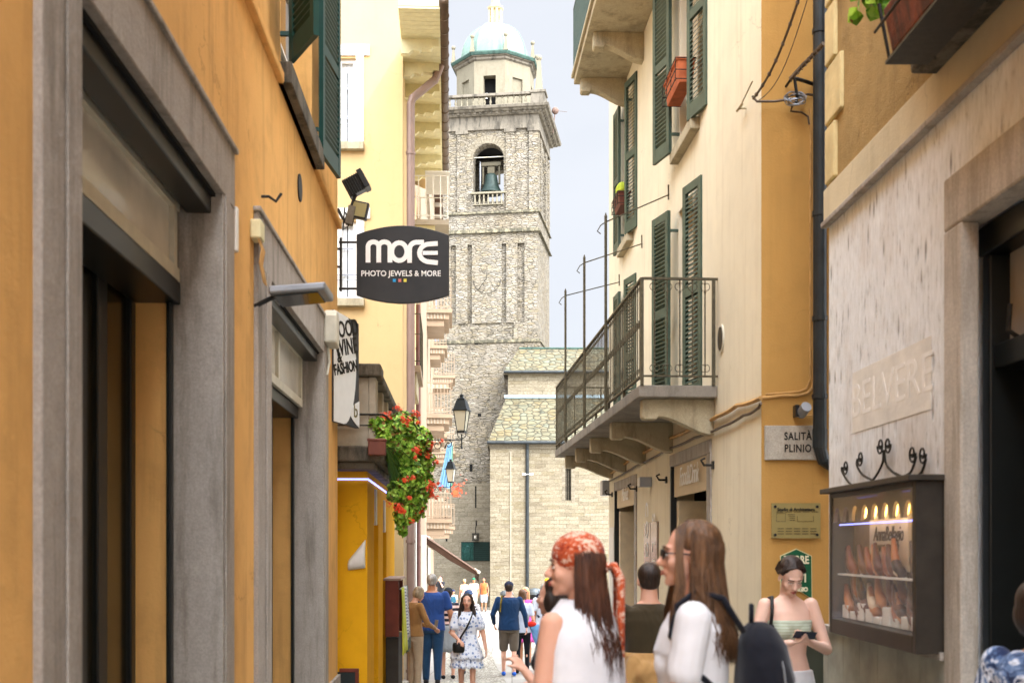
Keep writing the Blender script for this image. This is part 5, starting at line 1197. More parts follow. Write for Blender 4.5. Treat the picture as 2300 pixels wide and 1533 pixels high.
for k in range(9): 
    t_=k/9; x=1775+75*t_; y=178-80*t_; mb.tube([fp(x-2,y-5,.12+.33*t_),fp(x+3,y+6,.12+.33*t_)],.006,5)
part(mb,'wire',M['cabled'],WB)
# overhead cable rising from the corner
mb=MB(FA); P0=Vector((fa(1692,222,.1)[0],.1,fa(1692,222,.1)[1])); P1=Vector((fa(1800,0,1.2)[0],1.2,fa(1815,-20,1.2)[1]))
def sag(a,b,s_,n=14): return [a.lerp(b,i/n)-Vector((0,0,s_*math.sin(PI*i/n))) for i in range(n+1)]
mb.tube(sag(P0,P1,.10),.011,6); mb.tube(sag(P0+Vector((.04,0,-.02)),P1+Vector((.05,0,-.05)),.16),.004,5)
for i in range(1,14,2): q=sag(P0,P1,.10)[i]; mb.ball(q,(.016,.016,.02),6,5)
solo(mb,'overhead_cable',M['cabled'],'overhead cable rising from the cream corner towards the upper right','cable',FA,tuple(P0))
uu,zz=F.at(1676,243); mb=MB(F).tube([(uu,0,zz),(uu,.06,zz)],.012,6); mb.tube([(uu-.1,.06,zz),(uu+.1,.06,zz+.01)],.012,6); mb.tube([(uu,.06,zz),(F.px(1690,.1),.1,F.z(222,F.px(1690),.1))],.006,5); solo(mb,'cable_anchor',M['concrete'],'small wall anchor holding the overhead cable on the cream wall','anchor',F,(uu,0,zz))
# ================================================================ NEAR RIGHT STONE BUILDING
S=street(2.27,-.0151,+1); su1=8.0; zb0=3.84; zb1=4.06
BS=thing('stone_shop_house','weathered house at the right edge with white streaked stone and a dark shop door','house',S,(5,0,gz(5)))
def streaky():
    t=NT('streaked_travertine'); v=t.map((9,9,2.3)); f=t.noise(3.2,6,v,.7); g=t.noise(1.3,5,t.map((1,1,.6)),.6); d=t.vor(1,t.map((13,13,3.2)),'F1','Distance')
    a=t.ramp(f,[(.3,hx('#aaaba7')),(.43,hx('#e4e7e7')),(.64,hx('#f6f9fb'))]); a=t.mix(t.math('MULTIPLY',t.ramp(g,[(.5,G4(0)),(.72,G4(1))]),.5),a,hx('#b79f80'))
    pits=t.math('MULTIPLY',t.ramp(d,[(0,G4(1)),(.26,G4(0))]),t.ramp(t.noise(4,4),[(.44,G4(0)),(.54,G4(1))])); a=t.mix(pits,a,hx('#5e5044')); t.col(a); t.r(.85); b=t.bump(f,.5,.02); t.bump(t.math('SUBTRACT',1,pits),.6,.02,b); return t.m
M['trav']=streaky()
M['rough']=plaster('rough_brown_render',hx('#a98d5c',.95),var=.18,stain=.7,streak=.3,grain=70,bump=1.0,stc=(.05,.04,.025,1))
M['quoin']=plain('quoin_stone',hx('#d0bd8a'),.9,var=.18,scale=3,bump=.4)
dn=S.px(2140); dop=(3.55,dn,-.6,3.44)
mb=MB(S).wall(-12,su1,-.6,zb0,[dop],.35); mb.quad((su1,0,-.6),(su1,-6,-.6),(su1,-6,zb0),(su1,0,zb0)); part(mb,'lower_wall',M['trav'],BS,recalc=False)
mb=MB(S).wall(-12,su1,zb0,13.0,[],0); mb.quad((su1,0,zb0),(su1,-6,zb0),(su1,-6,13),(su1,0,13)); mb.quad((-12,0,13.0),(su1,0,13),(su1,-6,13),(-12,-6,13)); part(mb,'upper_wall',M['rough'],BS,recalc=False)
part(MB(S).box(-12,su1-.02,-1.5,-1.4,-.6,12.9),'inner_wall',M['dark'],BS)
part(MB(S).box(-12,su1+.03,-.0,.03,zb0,zb1),'string_band',plaster('band_plaster',hx('#dccfae',.9),stain=.3),BS,bevel=.006)
part(MB(S).box(-12,su1+.03,.0,.05,zb0-.035,zb0),'band_moulding',M['trim2'],BS,bevel=.006)
z=zb1+.02; k=0
while z<12.6:
    w_=.34 if k%2 else .2; h=.40; mb=MB(S).box(su1-w_,su1+.02,-.05,.025,z+.015,z+h-.015); mb.box(su1-.0,su1+.02,-.5 if k%2 else -.3,-.05,z+.015,z+h-.015); part(mb,'quoin',M['quoin'],BS,bevel=.012); z+=h; k+=1
mb=MB(S)
u=-10
ud_=[dn+.02]
while ud_[-1]<su1: ud_.append(min(su1+.02,ud_[-1]+.34))
for a,b in zip(ud_,ud_[1:]): 
    if b-a>.05: part(MB(S).box(a+.002,b-.002,.001,.035,-.6,1.08),'dado_slab',M['dadog'] if 'dadog' in M else plain('green_grey_stone',hx('#9b9c90'),.8,var=.3,scale=3,bump=.4),BS,bevel=.006)
part(MB(S).box(dn+.02,su1+.03,.0,.055,1.08,1.12),'dado_cap',M['trim2'],BS)
# door: stone surround, dark frames, pale transom
mb=MB(S).box(dn-.20,dn+.02,-.05,.04,-.6,3.20); part(mb,'door_surround',M['trav2'] if 'trav2' in M else weather('beige_stone',hx('#cbc2b4'),'#8d8272',.5,5,zs=.25),BS,bevel=.012)
mb=MB(S).box(3.3,dn+.02,-.10,.04,3.20,3.46); part(mb,'door_lintel',weather('beige_stone_lintel',hx('#cbc2b4'),'#8d8272',.5,5,zs=.25),BS,bevel=.012)
mb=MB(S); a=dn-.06
mb.box(3.3,a,-.42,-.1,3.06,3.20).box(a-.09,a,-.42,-.12,-.6,3.06).box(3.3,a-.09,-.42,-.14,2.5,2.62); mb.box(3.3,a-.09,-.4,-.3,2.2,2.28)
for q in (.55,1.25): mb.box(a-q-.08,a-q,-.45,-.3,-.6,2.5)
f=part(mb,'door_frame',M['blackg'],BS,bevel=.01)
part(MB(S).box(3.3,a-.09,-.26,-.22,2.62,3.06),'transom_panel',plain('pale_grey_panel',hx('#aaa49c'),.5,var=.15,scale=1.5),BS)
part(MB(S).box(3.3,a-.09,-.42,-.40,-.6,2.5),'door_panel',M['olive'],f)
mb=MB(S).tube([(a-.25,-.2,2.62),(a-.25,-.14,2.66),(a-.27,-.14,2.78)],.012,6); part(mb,'latch',M['iron'],BS)
# balcony at top right
mb=MB(S).box(-2,6.0,0,.16,zb1-.02,zb1+.2).box(-2,6.05,0,.2,zb1+.2,zb1+.3); part(mb,'balcony_slab',M['stone_dark'],BS,bevel=.02)
mb=MB(S); 
for zz in (zb1+.38,zb1+1.25): mb.box(-2,5.95,.13,.15,zz-.01,zz+.01)
for k in range(50): q=5.9-k*.14; mb.box(q-.008,q+.008,.132,.148,zb1+.3,zb1+1.25)
part(mb,'balcony_railing',M['black'],BS)
PX=thing('balcony_planter','long rusty planter hung on the black balcony rail, top right','planter',S,(5.6,.3,zb1+.2))
a1,z1=5.95,0
u1_=S.px(1985,.38); zq=S.z(120,u1_,.38)
mb=MB(S).add([(u1_-1.5,.18,zq),(u1_,.18,zq),(u1_,.34,zq),(u1_-1.5,.34,zq),(u1_-1.5,.16,zq+.22),(u1_+.02,.16,zq+.22),(u1_+.02,.38,zq+.22),(u1_-1.5,.38,zq+.22)],[(0,3,2,1),(4,5,6,7),(0,1,5,4),(1,2,6,5),(2,3,7,6),(3,0,4,7)])
part(mb,'box',weather('rusty_planter',hx('#8d5037'),'#4a382c',.8,4,mid=.48),PX,bevel=.01)
mb=MB(S)
for k in range(3): q=u1_-.02-k*.6; mb.tube([(q,.14,zq+.3),(q,.14,zq-.03),(q,.36,zq-.03),(q,.41,zq+.23)],.01,6)
mb.tube([(u1_+.04,.41,zq+.12),(u1_-1.5,.41,zq+.12)],.008,6); mb.box(u1_-1.5,u1_+.01,.16,.37,zq-.05,zq-.035); part(mb,'holder',M['iron'],PX)
# faded lettering patch
ua,za=S.at(1925,860,.004); ub2_,zb2=S.at(2075,790,.004)
tc_=text(BS,'BELVERE',plain('faded_letter',hx('#eeebe4'),.85,var=.1),.3,((ua+ub2_)/2,.0035,2.55),rot=(R(90),0,PI),sx=1.25,ext=.0008)
tc_.location=OFF[BS.name]
part(MB(S).box(min(ua,ub2_)-.1,max(ua,ub2_)+.1,.001,.003,2.36,2.74),'faded_name_panel',plain('pale_plaster_patch',hx('#e6e2d8'),.9,var=.12,scale=4,bump=.3),BS)
# display case
V=thing('display_case','dark metal glass fronted shop display case with scalloped top on the white wall','display case',S,(7.2,0,1.0))
v0,v1=5.88,7.40; vo=.17; vz0=1.11; vz1=1.975
mb=MB(S); mb.box(v0,v1,0,.02,vz0,vz1).box(v0,v0+.05,.02,vo,vz0,vz1).box(v1-.05,v1,.02,vo,vz0,vz1).box(v0+.05,v1-.05,.02,vo,vz1-.03,vz1).box(v0+.05,v1-.05,.02,vo,vz0,vz0+.09)
mb.box(v0-.04,v1+.04,0,vo+.05,vz1,vz1+.03)
arches=[]; n=8; wA=(v1-v0-.1)/n
# scalloped pelmet
zp=vz1-.03; 
for k in range(n):
    a=v0+.05+k*wA; pts=[(a,zp),(a,zp-.15)]
    for i in range(9): t_=PI*i/8; pts.append((a+wA/2-(wA*.36)*math.cos(t_),zp-.15+.09*math.sin(t_)))
    pts+= [(a+wA,zp-.15),(a+wA,zp)]
    mb2_=MB(S).prism(pts,0,0,vo-.03,vo-.01,); arches.append(mb2_)
fr_=part(mb,'frame',plain('dark_brown_metal',hx('#3b352e'),.45,.2,var=.2),V,bevel=.004)
pel=MB(S)
for q_ in arches: n_=len(pel.v); pel.v+=q_.v; pel.f+=[tuple(i+n_ for i in f_) for f_ in q_.f]
part(pel,'scalloped_pelmet',plain('taupe_pelmet',hx('#7d6f60'),.5,var=.1),V)
mb=MB(S).box(v0+.05,v1-.05,vo-.008,vo-.004,vz0+.09,vz1-.03); gm=NT('case_glass'); gm.col((1,1,1,1)); gm.r(.02); gm.b.inputs['Alpha'].default_value=.09; gm.b.inputs['Specular IOR Level'].default_value=1; gm.b.inputs['IOR'].default_value=1.9; part(mb,'glass_pane',gm.m,V)
part(MB(S).box(v0+.06,v1-.06,.02,.03,vz0+.1,vz1-.04),'back_panel',plain('case_lining',hx('#94835f'),.7,var=.55,scale=4),V)
part(MB(S).box(v0+.45,v1-.42,.031,.05,vz0+.40,vz1-.15),'poster',plain('case_poster',hx('#e6e3d4'),.5,var=.25,scale=3),V)
text(V,'AnnaBellagio',M['letb'],.12,(v0+.77,.052,vz1-.26),rot=(R(90),0,PI),sx=.8,shear=.3); text(V,'MADE IN ITALY',M['lete'],.06,(v0+.77,.052,vz1-.34),rot=(R(90),0,PI),sx=.9)
part(MB(S).box(v0+.08,v1-.08,.03,vo-.03,vz0+.36,vz0+.37),'shelf',M['white'],V)
yb=emis('case_bulb_glow',(1,.62,.16,1),5)
for k in range(n): 
    a=v0+.05+(k+.5)*wA
    if k<6: part(MB(S).ball((a,vo-.06,zp-.09),(.035,.02,.05),10,8),'bulb',yb,V)
mb=MB(S).tube([(v0+.06,vo-.05,zp-.165),(v1-.06,vo-.05,zp-.165)],.004,5); part(mb,'blue_light_strip',led,V)
rnd=random.Random(4)
rq=random.Random(9)
for k in range(9): a_=v0+.1+k*.15; part(MB(S).box(a_,a_+.11,.04,.12,vz0+.1,vz0+.14+.07*rq.random()),'white_display_block',M['white'],V,bevel=.004)
for k in range(34):
    u_=v0+.14+rnd.random()*1.22; z_=vz0+.12+(rnd.random()*.14 if k<22 else .27); mb=MB(S)
    c=Vector((u_,.09,z_)); mb.tube([c+Vector((-.07,0,0)),c+Vector((-.02,0,.02)),c+Vector((.03,0,.06)),c+Vector((.07,.0,.13+.06*rnd.random()))],[.028,.034,.026,.012],8); mb.tube([c+Vector((.06,0,.1)),c+Vector((.075,0,-.02))],.007,5)
    o=part(mb,'leather_shoe',plain('leather',hx(rnd.choice(['#8a4a2c','#b87748','#5a2f1f','#d9c3a5','#3b2a22'])),.35),V,smooth=True)
# iron scrolls above display case
def spir(c,r,turns,a0,dr,n=26,tail=None):
    pts=[]
    for i in range(n+1):
        t_=i/n; a=a0+dr*2*PI*turns*t_; rr=r*(.22+.78*(1-t_)); pts.append((c[0]+rr*math.cos(a),.03,c[1]+rr*math.sin(a)))
    return pts
mb=MB(S); zc_=vz1+.05; um=(v0+v1)/2
def sc(x,y): q=S.at(x,y,.03); return q
curves=[[(1945,1103),(1912,1088),(1893,1062),(1891,1048)],[(1930,1100),(1960,1078),(1982,1040),(1984,1010)],[(1965,1080),(1938,1066),(1925,1045),(1926,1030)],
 [(1986,1010),(1992,1045),(2020,1068),(2045,1060),(2058,1025)],[(2010,1062),(2040,1074),(2068,1062),(2080,1030)]]
def smoothc(P_,n=8):
    out=[]
    for i in range(len(P_)-1):
        p0=P_[max(i-1,0)];p1=P_[i];p2=P_[i+1];p3=P_[min(i+2,len(P_)-1)]
        for k in range(n):
            t=k/n; out.append(tuple(.5*((2*p1[j])+(-p0[j]+p2[j])*t+(2*p0[j]-5*p1[j]+4*p2[j]-p3[j])*t*t+(-p0[j]+3*p1[j]-3*p2[j]+p3[j])*t**3) for j in (0,1)))
    out.append(P_[-1]); return out
for cset in curves: mb.tube([(sc(x,y)[0],.03,sc(x,y)[1]) for x,y in smoothc(cset)],.0075,6)
for (x,y,dr) in ((1899,1048,-1),(1932,1028,-1),(1977,1000,-1),(1994,998,1),(2049,1018,1),(2072,1020,1)):
    q=sc(x,y); mb.tube(spir(q,.052,1.5,PI if dr>0 else 0,dr),.0062,6)
solo(mb,'iron_scrollwork',M['iron'],'black wrought iron scroll ornament above the glass display case','ornament',S,(um,.03,zc_))
uu,zz=S.at(2100,1167); mb=MB(S).tube([(uu-.06,.0,zz),(uu-.02,.08,zz),(uu+.06,.1,zz+.01)],.008,6); solo(mb,'brass_hook',plain('brass',hx('#b49a5e'),.4,.6),'small brass wall hook to the right of the display case','hook',S,(uu,0,zz))
# ================================================================ PEOPLE
def cap_(mb,a,b,r0,r1,n=12):
    a,b=Vector(a),Vector(b); mb.tube([a,b],[r0,r1],n); mb.ball(a,r0,n,8); mb.ball(b,r1,n,8)
def loft(mb,secs,n=24):   # (z,cx,cy,rx,ry)
    vs=[];fs=[]
    for z,x,y,rx,ry in secs:
        for k in range(n): q=2*PI*k/n; vs.append((x+rx*math.cos(q),y+ry*math.sin(q),z))
    for i in range(len(secs)-1):
        for k in range(n): fs.append((i*n+k,i*n+(k+1)%n,(i+1)*n+(k+1)%n,(i+1)*n+k))
    fs+= [tuple(range(n-1,-1,-1)),tuple((len(secs)-1)*n+k for k in range(n))]; mb.add(vs,fs)
def xf(mb,n0,Mx):
    for i in range(n0,len(mb.v)): mb.v[i]=tuple(Mx@Vector(mb.v[i]))
def clothm(name,c,kind=None,c2=None,c3=None,rough=.85,wr=.6,sc=1.0):
    t=NT(name); base=c
    if kind=='floral':
        d=t.vor(22*sc,feat='F1',out='Distance'); e=t.vor(45*sc,feat='F1',out='Distance'); n=t.noise(9*sc,4)
        base=t.mix(t.ramp(d,[(.28,G4(1)),(.42,G4(0))]),c,c2); base=t.mix(t.math('MULTIPLY',t.ramp(e,[(.2,G4(1)),(.34,G4(0))]),t.ramp(n,[(.5,G4(0)),(.55,G4(1))])),base,c3 or c2)
    elif kind=='paisley':
        n=t.noise(16*sc,5,rough=.65,dist=1.2); m=t.noise(38*sc,3,dist=.8)
        base=t.ramp(n,[(.36,c2),(.44,c),(.55,c),(.6,c3)]); base=t.mix(t.ramp(m,[(.56,G4(0)),(.62,G4(1))]),base,c3)
    elif kind=='tiedye':
        n=t.noise(6*sc,5,rough=.6,dist=2); base=t.ramp(n,[(.4,c),(.5,c2),(.56,c3),(.62,c)])
    elif kind=='stripe':
        s=t.sep(t.tc.outputs['Object']); base=t.mix(t.ramp(t.math('FRACT',t.math('MULTIPLY',s[2],11*sc)),[(.5,G4(0)),(.54,G4(1))]),c,c2)
    else:
        n=t.noise(5,4); base=t.mix(t.ramp(n,[(.3,G4(0)),(.7,G4(1))]),tuple(x*.86 for x in c[:3])+(1,),tuple(min(1,x*1.1) for x in c[:3])+(1,))
    t.col(base); t.r(rough); t.b.inputs['Specular IOR Level'].default_value=.15; t.b.inputs['Sheen Weight'].default_value=.15
    b=t.bump(t.noise(4.2,2,t.map((1,1,.8)),.5,1.2),wr,.05); t.bump(t.noise(30,3,rough=.6),.12,.008,b); return t.m
def skinm(name,c):
    t=NT(name); n=t.noise(9,4); t.col(t.mix(n,tuple(x*.88 for x in c[:3])+(1,),tuple(min(1,x*1.08) for x in c[:3])+(1,))); t.r(.5)
    t.b.inputs['Subsurface Weight'].default_value=.08; t.b.inputs['Subsurface Radius'].default_value=(.02,.008,.004); t.bump(t.noise(160,2),.08,.002); return t.m
def hairm(name,c,c2):
    t=NT(name); v=t.map((60,60,4)); n=t.noise(1,5,v,.6,.4); t.col(t.ramp(n,[(.3,c),(.7,c2)])); t.r(.42); t.b.inputs['Specular IOR Level'].default_value=.45; t.bump(n,.9,.01); return t.m
SK={'fair':skinm('fair_skin',hx('#d9a58c')),'tan':skinm('tanned_skin',hx('#b67e5e')),'pale':skinm('pale_skin',hx('#e5bda9')),'deep':skinm('olive_skin',hx('#9d6a4d'))}
HR={'dark':hairm('dark_hair',hx('#17100c'),hx('#3a281e')),'brown':hairm('brown_hair',hx('#33200f'),hx('#7a5433')),'blond':hairm('blond_hair',hx('#b08a50'),hx('#ecd3a0')),'grey':hairm('grey_hair',hx('#77726b'),hx('#bdb8b0')),'ash':hairm('ash_hair',hx('#6d5b45'),hx('#b09c7c')),'auburn':hairm('auburn_hair',hx('#2b1710'),hx('#6b4028'))}
M['lips']=plain('lip_colour',hx('#a9554c'),.4); M['eyew']=plain('eye_white',hx('#e6e0d8'),.3); M['iris']=plain('dark_iris',hx('#20140e'),.2); M['shoe']=plain('dark_shoe',hx('#1c1b1d'),.6); M['sole']=plain('white_sole',hx('#d9d6cf'),.6)
def blob(mb,name,mat,parent,vox=.012,sm=3,label=None):
    o=part(mb,name,mat,parent,label=label,recalc=False,smooth=True,local=True)
    m=o.modifiers.new('remesh','REMESH'); m.mode='VOXEL'; m.voxel_size=vox; m.use_smooth_shade=True
    m=o.modifiers.new('smooth','SMOOTH'); m.iterations=sm; m.factor=.5
    return o
def hand(mb,w,d,n,k,curl=.5,thumb=1,r=.0085,spread=1):
    d=Vector(d).normalized(); n=Vector(n); n=(n-d*n.dot(d)).normalized(); s=d.cross(n).normalized(); w=Vector(w)
    for q in (-1,-.33,.33,1): cap_(mb,w+s*q*.02*k,w+d*.075*k+s*q*.03*k,.013*k,.012*k,8)
    for i,(q,L) in enumerate(((-1,.058),(-.33,.07),(.33,.075),(1,.066))):
        b=w+d*.08*k+s*q*.031*k*spread; dd=(d*math.cos(curl)+n*math.sin(curl)).normalized(); c=b+dd*L*.5*k
        d3=(d*math.cos(curl*2.2)+n*math.sin(curl*2.2)).normalized(); e=c+d3*L*.5*k; cap_(mb,b,c,r*k*1.05,r*k,8); cap_(mb,c,e,r*k,r*k*.85,8)
    t0=w+d*.02*k+s*thumb*.03*k; t1=t0+(d*.6+s*thumb*.8+n*.25).normalized()*.038*k; t2=t1+(d*.85+s*thumb*.2+n*.5).normalized()*.032*k
    cap_(mb,t0,t1,.014*k,.011*k,8); cap_(mb,t1,t2,.011*k,.009*k,8)
def person(x,d,H,face_,label,sex='f',skin='fair',hair='long',hc='dark',top=None,top_t='tee',bot=None,bot_t='trousers',yaw=0,pitch=0,arms=None,stride=.0,vox=.012,b=1.0,shoe='shoe',hat=None,group='people walking in the lane',face_detail=1,hem=.86,lean=0,hairlen=.35,offx=0):
    W=Vector((((x-CX)/FP)*d+offx,d,gz(d))); P=link(bpy.data.objects.new('person',None)); P.location=W; P.rotation_euler=(0,0,R(face_)); props(P,label,'person',group); P.empty_display_size=.2; OFF[P.name]=(0,0,0)
    k=H/1.75; f=sex=='f'; sh=(.158 if f else .182)*b*k; hip=.09*k
    def K(*p): return Vector(p)*k
    # skeleton
    shL,shR=Vector((-sh,0,1.42*k)),Vector((sh,0,1.42*k))
    if arms is None: arms=[((-.23,-.02,1.14),(-.25,.06,.90)),((.23,-.02,1.14),(.25,.06,.90))]
    A=[]
    for sd,a in zip((-1,1),arms): A.append((K(*a[0]),K(*a[1])))
    kn=[K(-.095,.02+stride*.5,.50),K(.095,.02-stride*.35,.50)]; an=[K(-.095,stride,.075),K(.095,-stride,.075+abs(stride)*.15)]
    if stride<0: an[0].z,an[1].z=an[1].z,an[0].z
    HC=K(0,.015+lean*.4,1.637); Mh=Matrix.Translation(K(0,-.01+lean*.3,1.54))@Matrix.Rotation(R(yaw),4,'Z')@Matrix.Rotation(R(-pitch),4,'X')@Matrix.Translation(-K(0,-.01+lean*.3,1.54))@Matrix.Translation(HC)@Matrix.Scale(k*(1 if H>1.5 else 1.08),4)
    mb=MB(); n0=0
    mb.ball((0,-.015,.03),(.073,.09,.086),20,14); mb.ball((0,.022,-.02),(.058,.062,.083),18,12); mb.ball((0,.04,-.075),(.04,.042,.033),14,10); mb.ball((0,.07,-.095),(.017,.016,.014),10,8)
    cap_(mb,(0,.080,.008),(0,.104,-.026),.008,.0125,10); mb.ball((-.011,.094,-.031),(.008,.009,.007),8,6); mb.ball((.011,.094,-.031),(.008,.009,.007),8,6)
    mb.ball((0,.07,.026),(.045,.016,.011),14,8); mb.ball((0,.084,-.06),(.021,.012,.010),12,8)
    for s_ in (-1,1): mb.ball((s_*.034,.056,-.028),(.024,.026,.024),12,8); mb.ball((s_*.075,-.008,-.012),(.008,.018,.03),8,8); mb.ball((s_*.03,.072,.003),(.015,.012,.010),10,8)
    xf(mb,0,Mh)
    nb=Mh@Vector((0,-.025,-.07)); cap_(mb,nb,K(0,-.015,1.45),.052*k*(.9 if f else 1.12),.06*k*(.92 if f else 1.15),14)
    bw=b
    if f: sec=[(.82,.0,-.005,.155,.115),(.92,0,-.01,.168,.12),(1.0,0,-.005,.15,.105),(1.1,0,0,.122,.092),(1.2,0,0,.13,.1),(1.3,0,.005,.145,.108),(1.38,0,-.005,.148,.095),(1.44,0,-.01,.12,.07),(1.48,0,-.01,.06,.05)]
    else: sec=[(.82,0,0,.155,.11),(.92,0,0,.165,.115),(1.02,0,0,.155,.11),(1.12,0,0,.15,.108),(1.25,0,0,.165,.118),(1.36,0,0,.178,.118),(1.43,0,-.005,.165,.095),(1.47,0,-.01,.1,.07),(1.5,0,-.01,.06,.05)]
    S_=[(z*k,x_*k,y_*k,rx*k*bw,ry*k*bw) for z,x_,y_,rx,ry in sec]; loft(mb,S_)
    if f: 
        for s_ in (-1,1): mb.ball(K(s_*.06,.066,1.255),.050*k,14,10)
    for sd,(e,w_),S0 in zip((-1,1),A,(shL,shR)):
        cap_(mb,S0,e,.05*k*b,.038*k*b,14); cap_(mb,e,w_,.038*k*b,.025*k,12)
        dd=(w_-e).normalized(); nn=Vector((-sd,0,0)) if abs(dd.z)>.7 else Vector((0,0,-1)) if face_detail<3 else Vector((0,0,1))
        hand(mb,w_,dd,nn,k,curl=.45,thumb=1 if sd<0 else -1,r=.0088 if vox<.009 else .011)
    for kn_,an_,sd in zip(kn,an,(-1,1)):
        cap_(mb,K(sd*.09,0,.88),kn_,.085*k*b,.052*k,16); cap_(mb,kn_,an_,.05*k,.034*k,14); mb.ball(kn_+(an_-kn_)*.3+Vector((0,-.018*k,0)),(.05*k,.05*k,.09*k),12,8)
        cap_(mb,an_+K(0,-.02,-.04),an_+K(0,.15,-.055),.034*k,.024*k,10)
    body=blob(mb,'body',SK[skin],P,vox,2)
    # face colour
    if face_detail:
        mb=MB(); [mb.ball((s_*.0305,.0795,.001),(.0115,.0065,.0048 if pitch<20 else .0015),10,8) for s_ in (-1,1)]; xf(mb,0,Mh); part(mb,'eyes',M['eyew'],P,local=True,smooth=True)
        mb=MB(); [mb.ball((s_*.0305,.0835,.001),(.0055,.0035,.0047 if pitch<20 else .001),8,6) for s_ in (-1,1)]; [mb.tube([(s_*.016,.084,.011),(s_*.031,.087,.0135),(s_*.046,.078,.009)],.002,5) for s_ in (-1,1)]; xf(mb,0,Mh); part(mb,'iris_and_lashes',M['iris'],P,local=True)
        for s_ in (-1,1): mb=MB(); mb.tube([(s_*.012,.0865,.026),(s_*.03,.088,.032),(s_*.05,.076,.026)],[.0028,.0035,.0015],6); xf(mb,0,Mh); part(mb,'eyebrow',HR[hc],P,local=True)
        mb=MB(); mb.tube([(-.021,.087,-.060),(-.008,.0955,-.056),(0,.096,-.0575),(.008,.0955,-.056),(.021,.087,-.060)],[.001,.004,.0035,.004,.001],6); mb.tube([(-.019,.087,-.063),(0,.0955,-.066),(.019,.087,-.063)],[.001,.0052,.001],6); xf(mb,0,Mh); part(mb,'lips',M['lips'],P,local=True,smooth=True)
    # hair
    if hair!='bald':
        mb=MB(); mb.ball((0,-.03,.043),(.083,.094,.087),20,14)
        if hair in ('short','balding'): mb.ball((0,-.045,-.005),(.074,.068,.068),16,12)
        if hair=='bun': mb.ball((0,-.05,.0),(.07,.06,.065),14,10); mb.ball((0,-.115,-.03),(.038,.035,.035),10,8)
        if hair=='updo': mb.ball((0,-.04,.0),(.07,.06,.065),14,10); mb.ball((0,-.03,.13),(.035,.035,.03),10,8)
        if hair=='bob': mb.ball((0,-.045,-.01),(.088,.075,.09),16,12); [mb.ball((s_*.07,.0,-.03),(.024,.045,.07),12,8) for s_ in (-1,1)]
        if hair=='long':
            L_=hairlen
            for i,q in enumerate((-75,-50,-25,0,25,50,75)):
                a=R(q); x0=.072*math.sin(a); y0=-.02-.07*math.cos(a)
                cap_(mb,(x0,y0,.02),(x0*1.1,y0*1.0,-.12),.028,.028,10); cap_(mb,(x0*1.1,y0*1.0,-.12),(x0*1.15,y0*1.1-.01,-.12-L_*.5),.028,.022,10); cap_(mb,(x0*1.15,y0*1.1-.01,-.12-L_*.5),(x0*.95,y0*1.05-.02,-.12-L_*.8),.022,.006,10)
        xf(mb,0,Mh if hair!='long' else Mh); hm=SK[skin] if False else HR[hc]
        # keep the face clear: clip hair vertices in front of the hairline
        ho=blob(mb,'hair',hm,P,max(.008,vox*.9),2)
    if hat:
        kind,hmx=hat; mb=MB()
        if kind=='cap': 
            mb.ball((0,-.018,.055),(.088,.103,.078),18,12); sgn=1; xf_=Matrix.Rotation(0,4,'Z'); 
            mb.tube([(0,.06,.045),(0,.15,.03)],[.07,.055],16) if False else None
            n1=len(mb.v); mb.ball((0,.10,.045),(.07,.075,.008),16,8)
        if kind=='bucket': mb.ball((0,-.018,.06),(.09,.1,.07),18,12); mb.lathe((0,-.015,.03),[(.09,.02),(.15,-.02),(.152,-.015),(.09,.03)],20)
        if kind=='scarf': mb.ball((0,-.02,.048),(.088,.105,.09),20,14); mb.ball((0,-.05,.0),(.078,.07,.07),16,10)
        xf(mb,0,Mh); blob(mb,'hat' if kind!='scarf' else 'headscarf',hmx,P,max(.006,vox*.7),2)
        if kind=='cap':
            mb=MB(); mb.ball((0,-.113,.03),(.03,.008,.014),10,6); xf(mb,0,Mh); part(mb,'cap_strap_gap',HR[hc],P,local=True)
    # top
    if top:
        mb=MB(); g=1.10 if not f else 1.09; lo=hem if top_t not in ('tube','dress') else (1.12 if top_t=='tube' else .95)
        secs=[(z,x_,y_,rx*g+.006*k,ry*g+.010*k) for z,x_,y_,rx,ry in S_ if z>=lo*k-.001 and z<(1.455 if not f else 1.45)*k]
        if top_t=='tube': secs=[s_ for s_ in secs if s_[0]<1.32*k]; secs[-1]=(1.29*k,0,.012*k,.155*k*bw,.125*k); secs.append((1.325*k,0,.006*k,.156*k*bw,.118*k))
        if top_t in('tee','long','sleeveless','dress'):
            zs=secs[0]; secs=[(lo*k,zs[1],zs[2],zs[3]*1.02,zs[4]*1.05)]+secs[1:] if lo*k<zs[0] else secs
        loft(mb,secs+([(1.478*k,0,-.012,.088*k*bw,.066*k)] if top_t!='tube' else []),28)
        if f: [mb.ball(K(s_*.06,.074,1.255),.064*k,14,10) for s_ in (-1,1)]
        for sd,(e,w_),S0 in zip((-1,1),A,(shL,shR)):
            if top_t in ('tee','dress'): cap_(mb,S0,S0.lerp(e,.62),.060*k*b,.058*k*b*(1.25 if top_t=='dress' else 1.0),14)
            elif top_t=='long': cap_(mb,S0,e,.060*k*b,.048*k*b,14); cap_(mb,e,e.lerp(w_,.9),.048*k*b,.036*k,14); mb.ball(e,.050*k*b,12,8)
            elif top_t=='sleeveless': mb.ball(S0+Vector((-sd*.03*k,0,.005)),.052*k,12,8)
        if top_t not in('tube',): mb.tube([K(0,-.015,1.42),K(0,-.012,1.475)],[.095*k,.066*k],16)
        blob(mb,{'tee':'shirt','long':'shirt','sleeveless':'blouse','tube':'strapless_top','dress':'dress_top'}[top_t],top,P,vox,3)
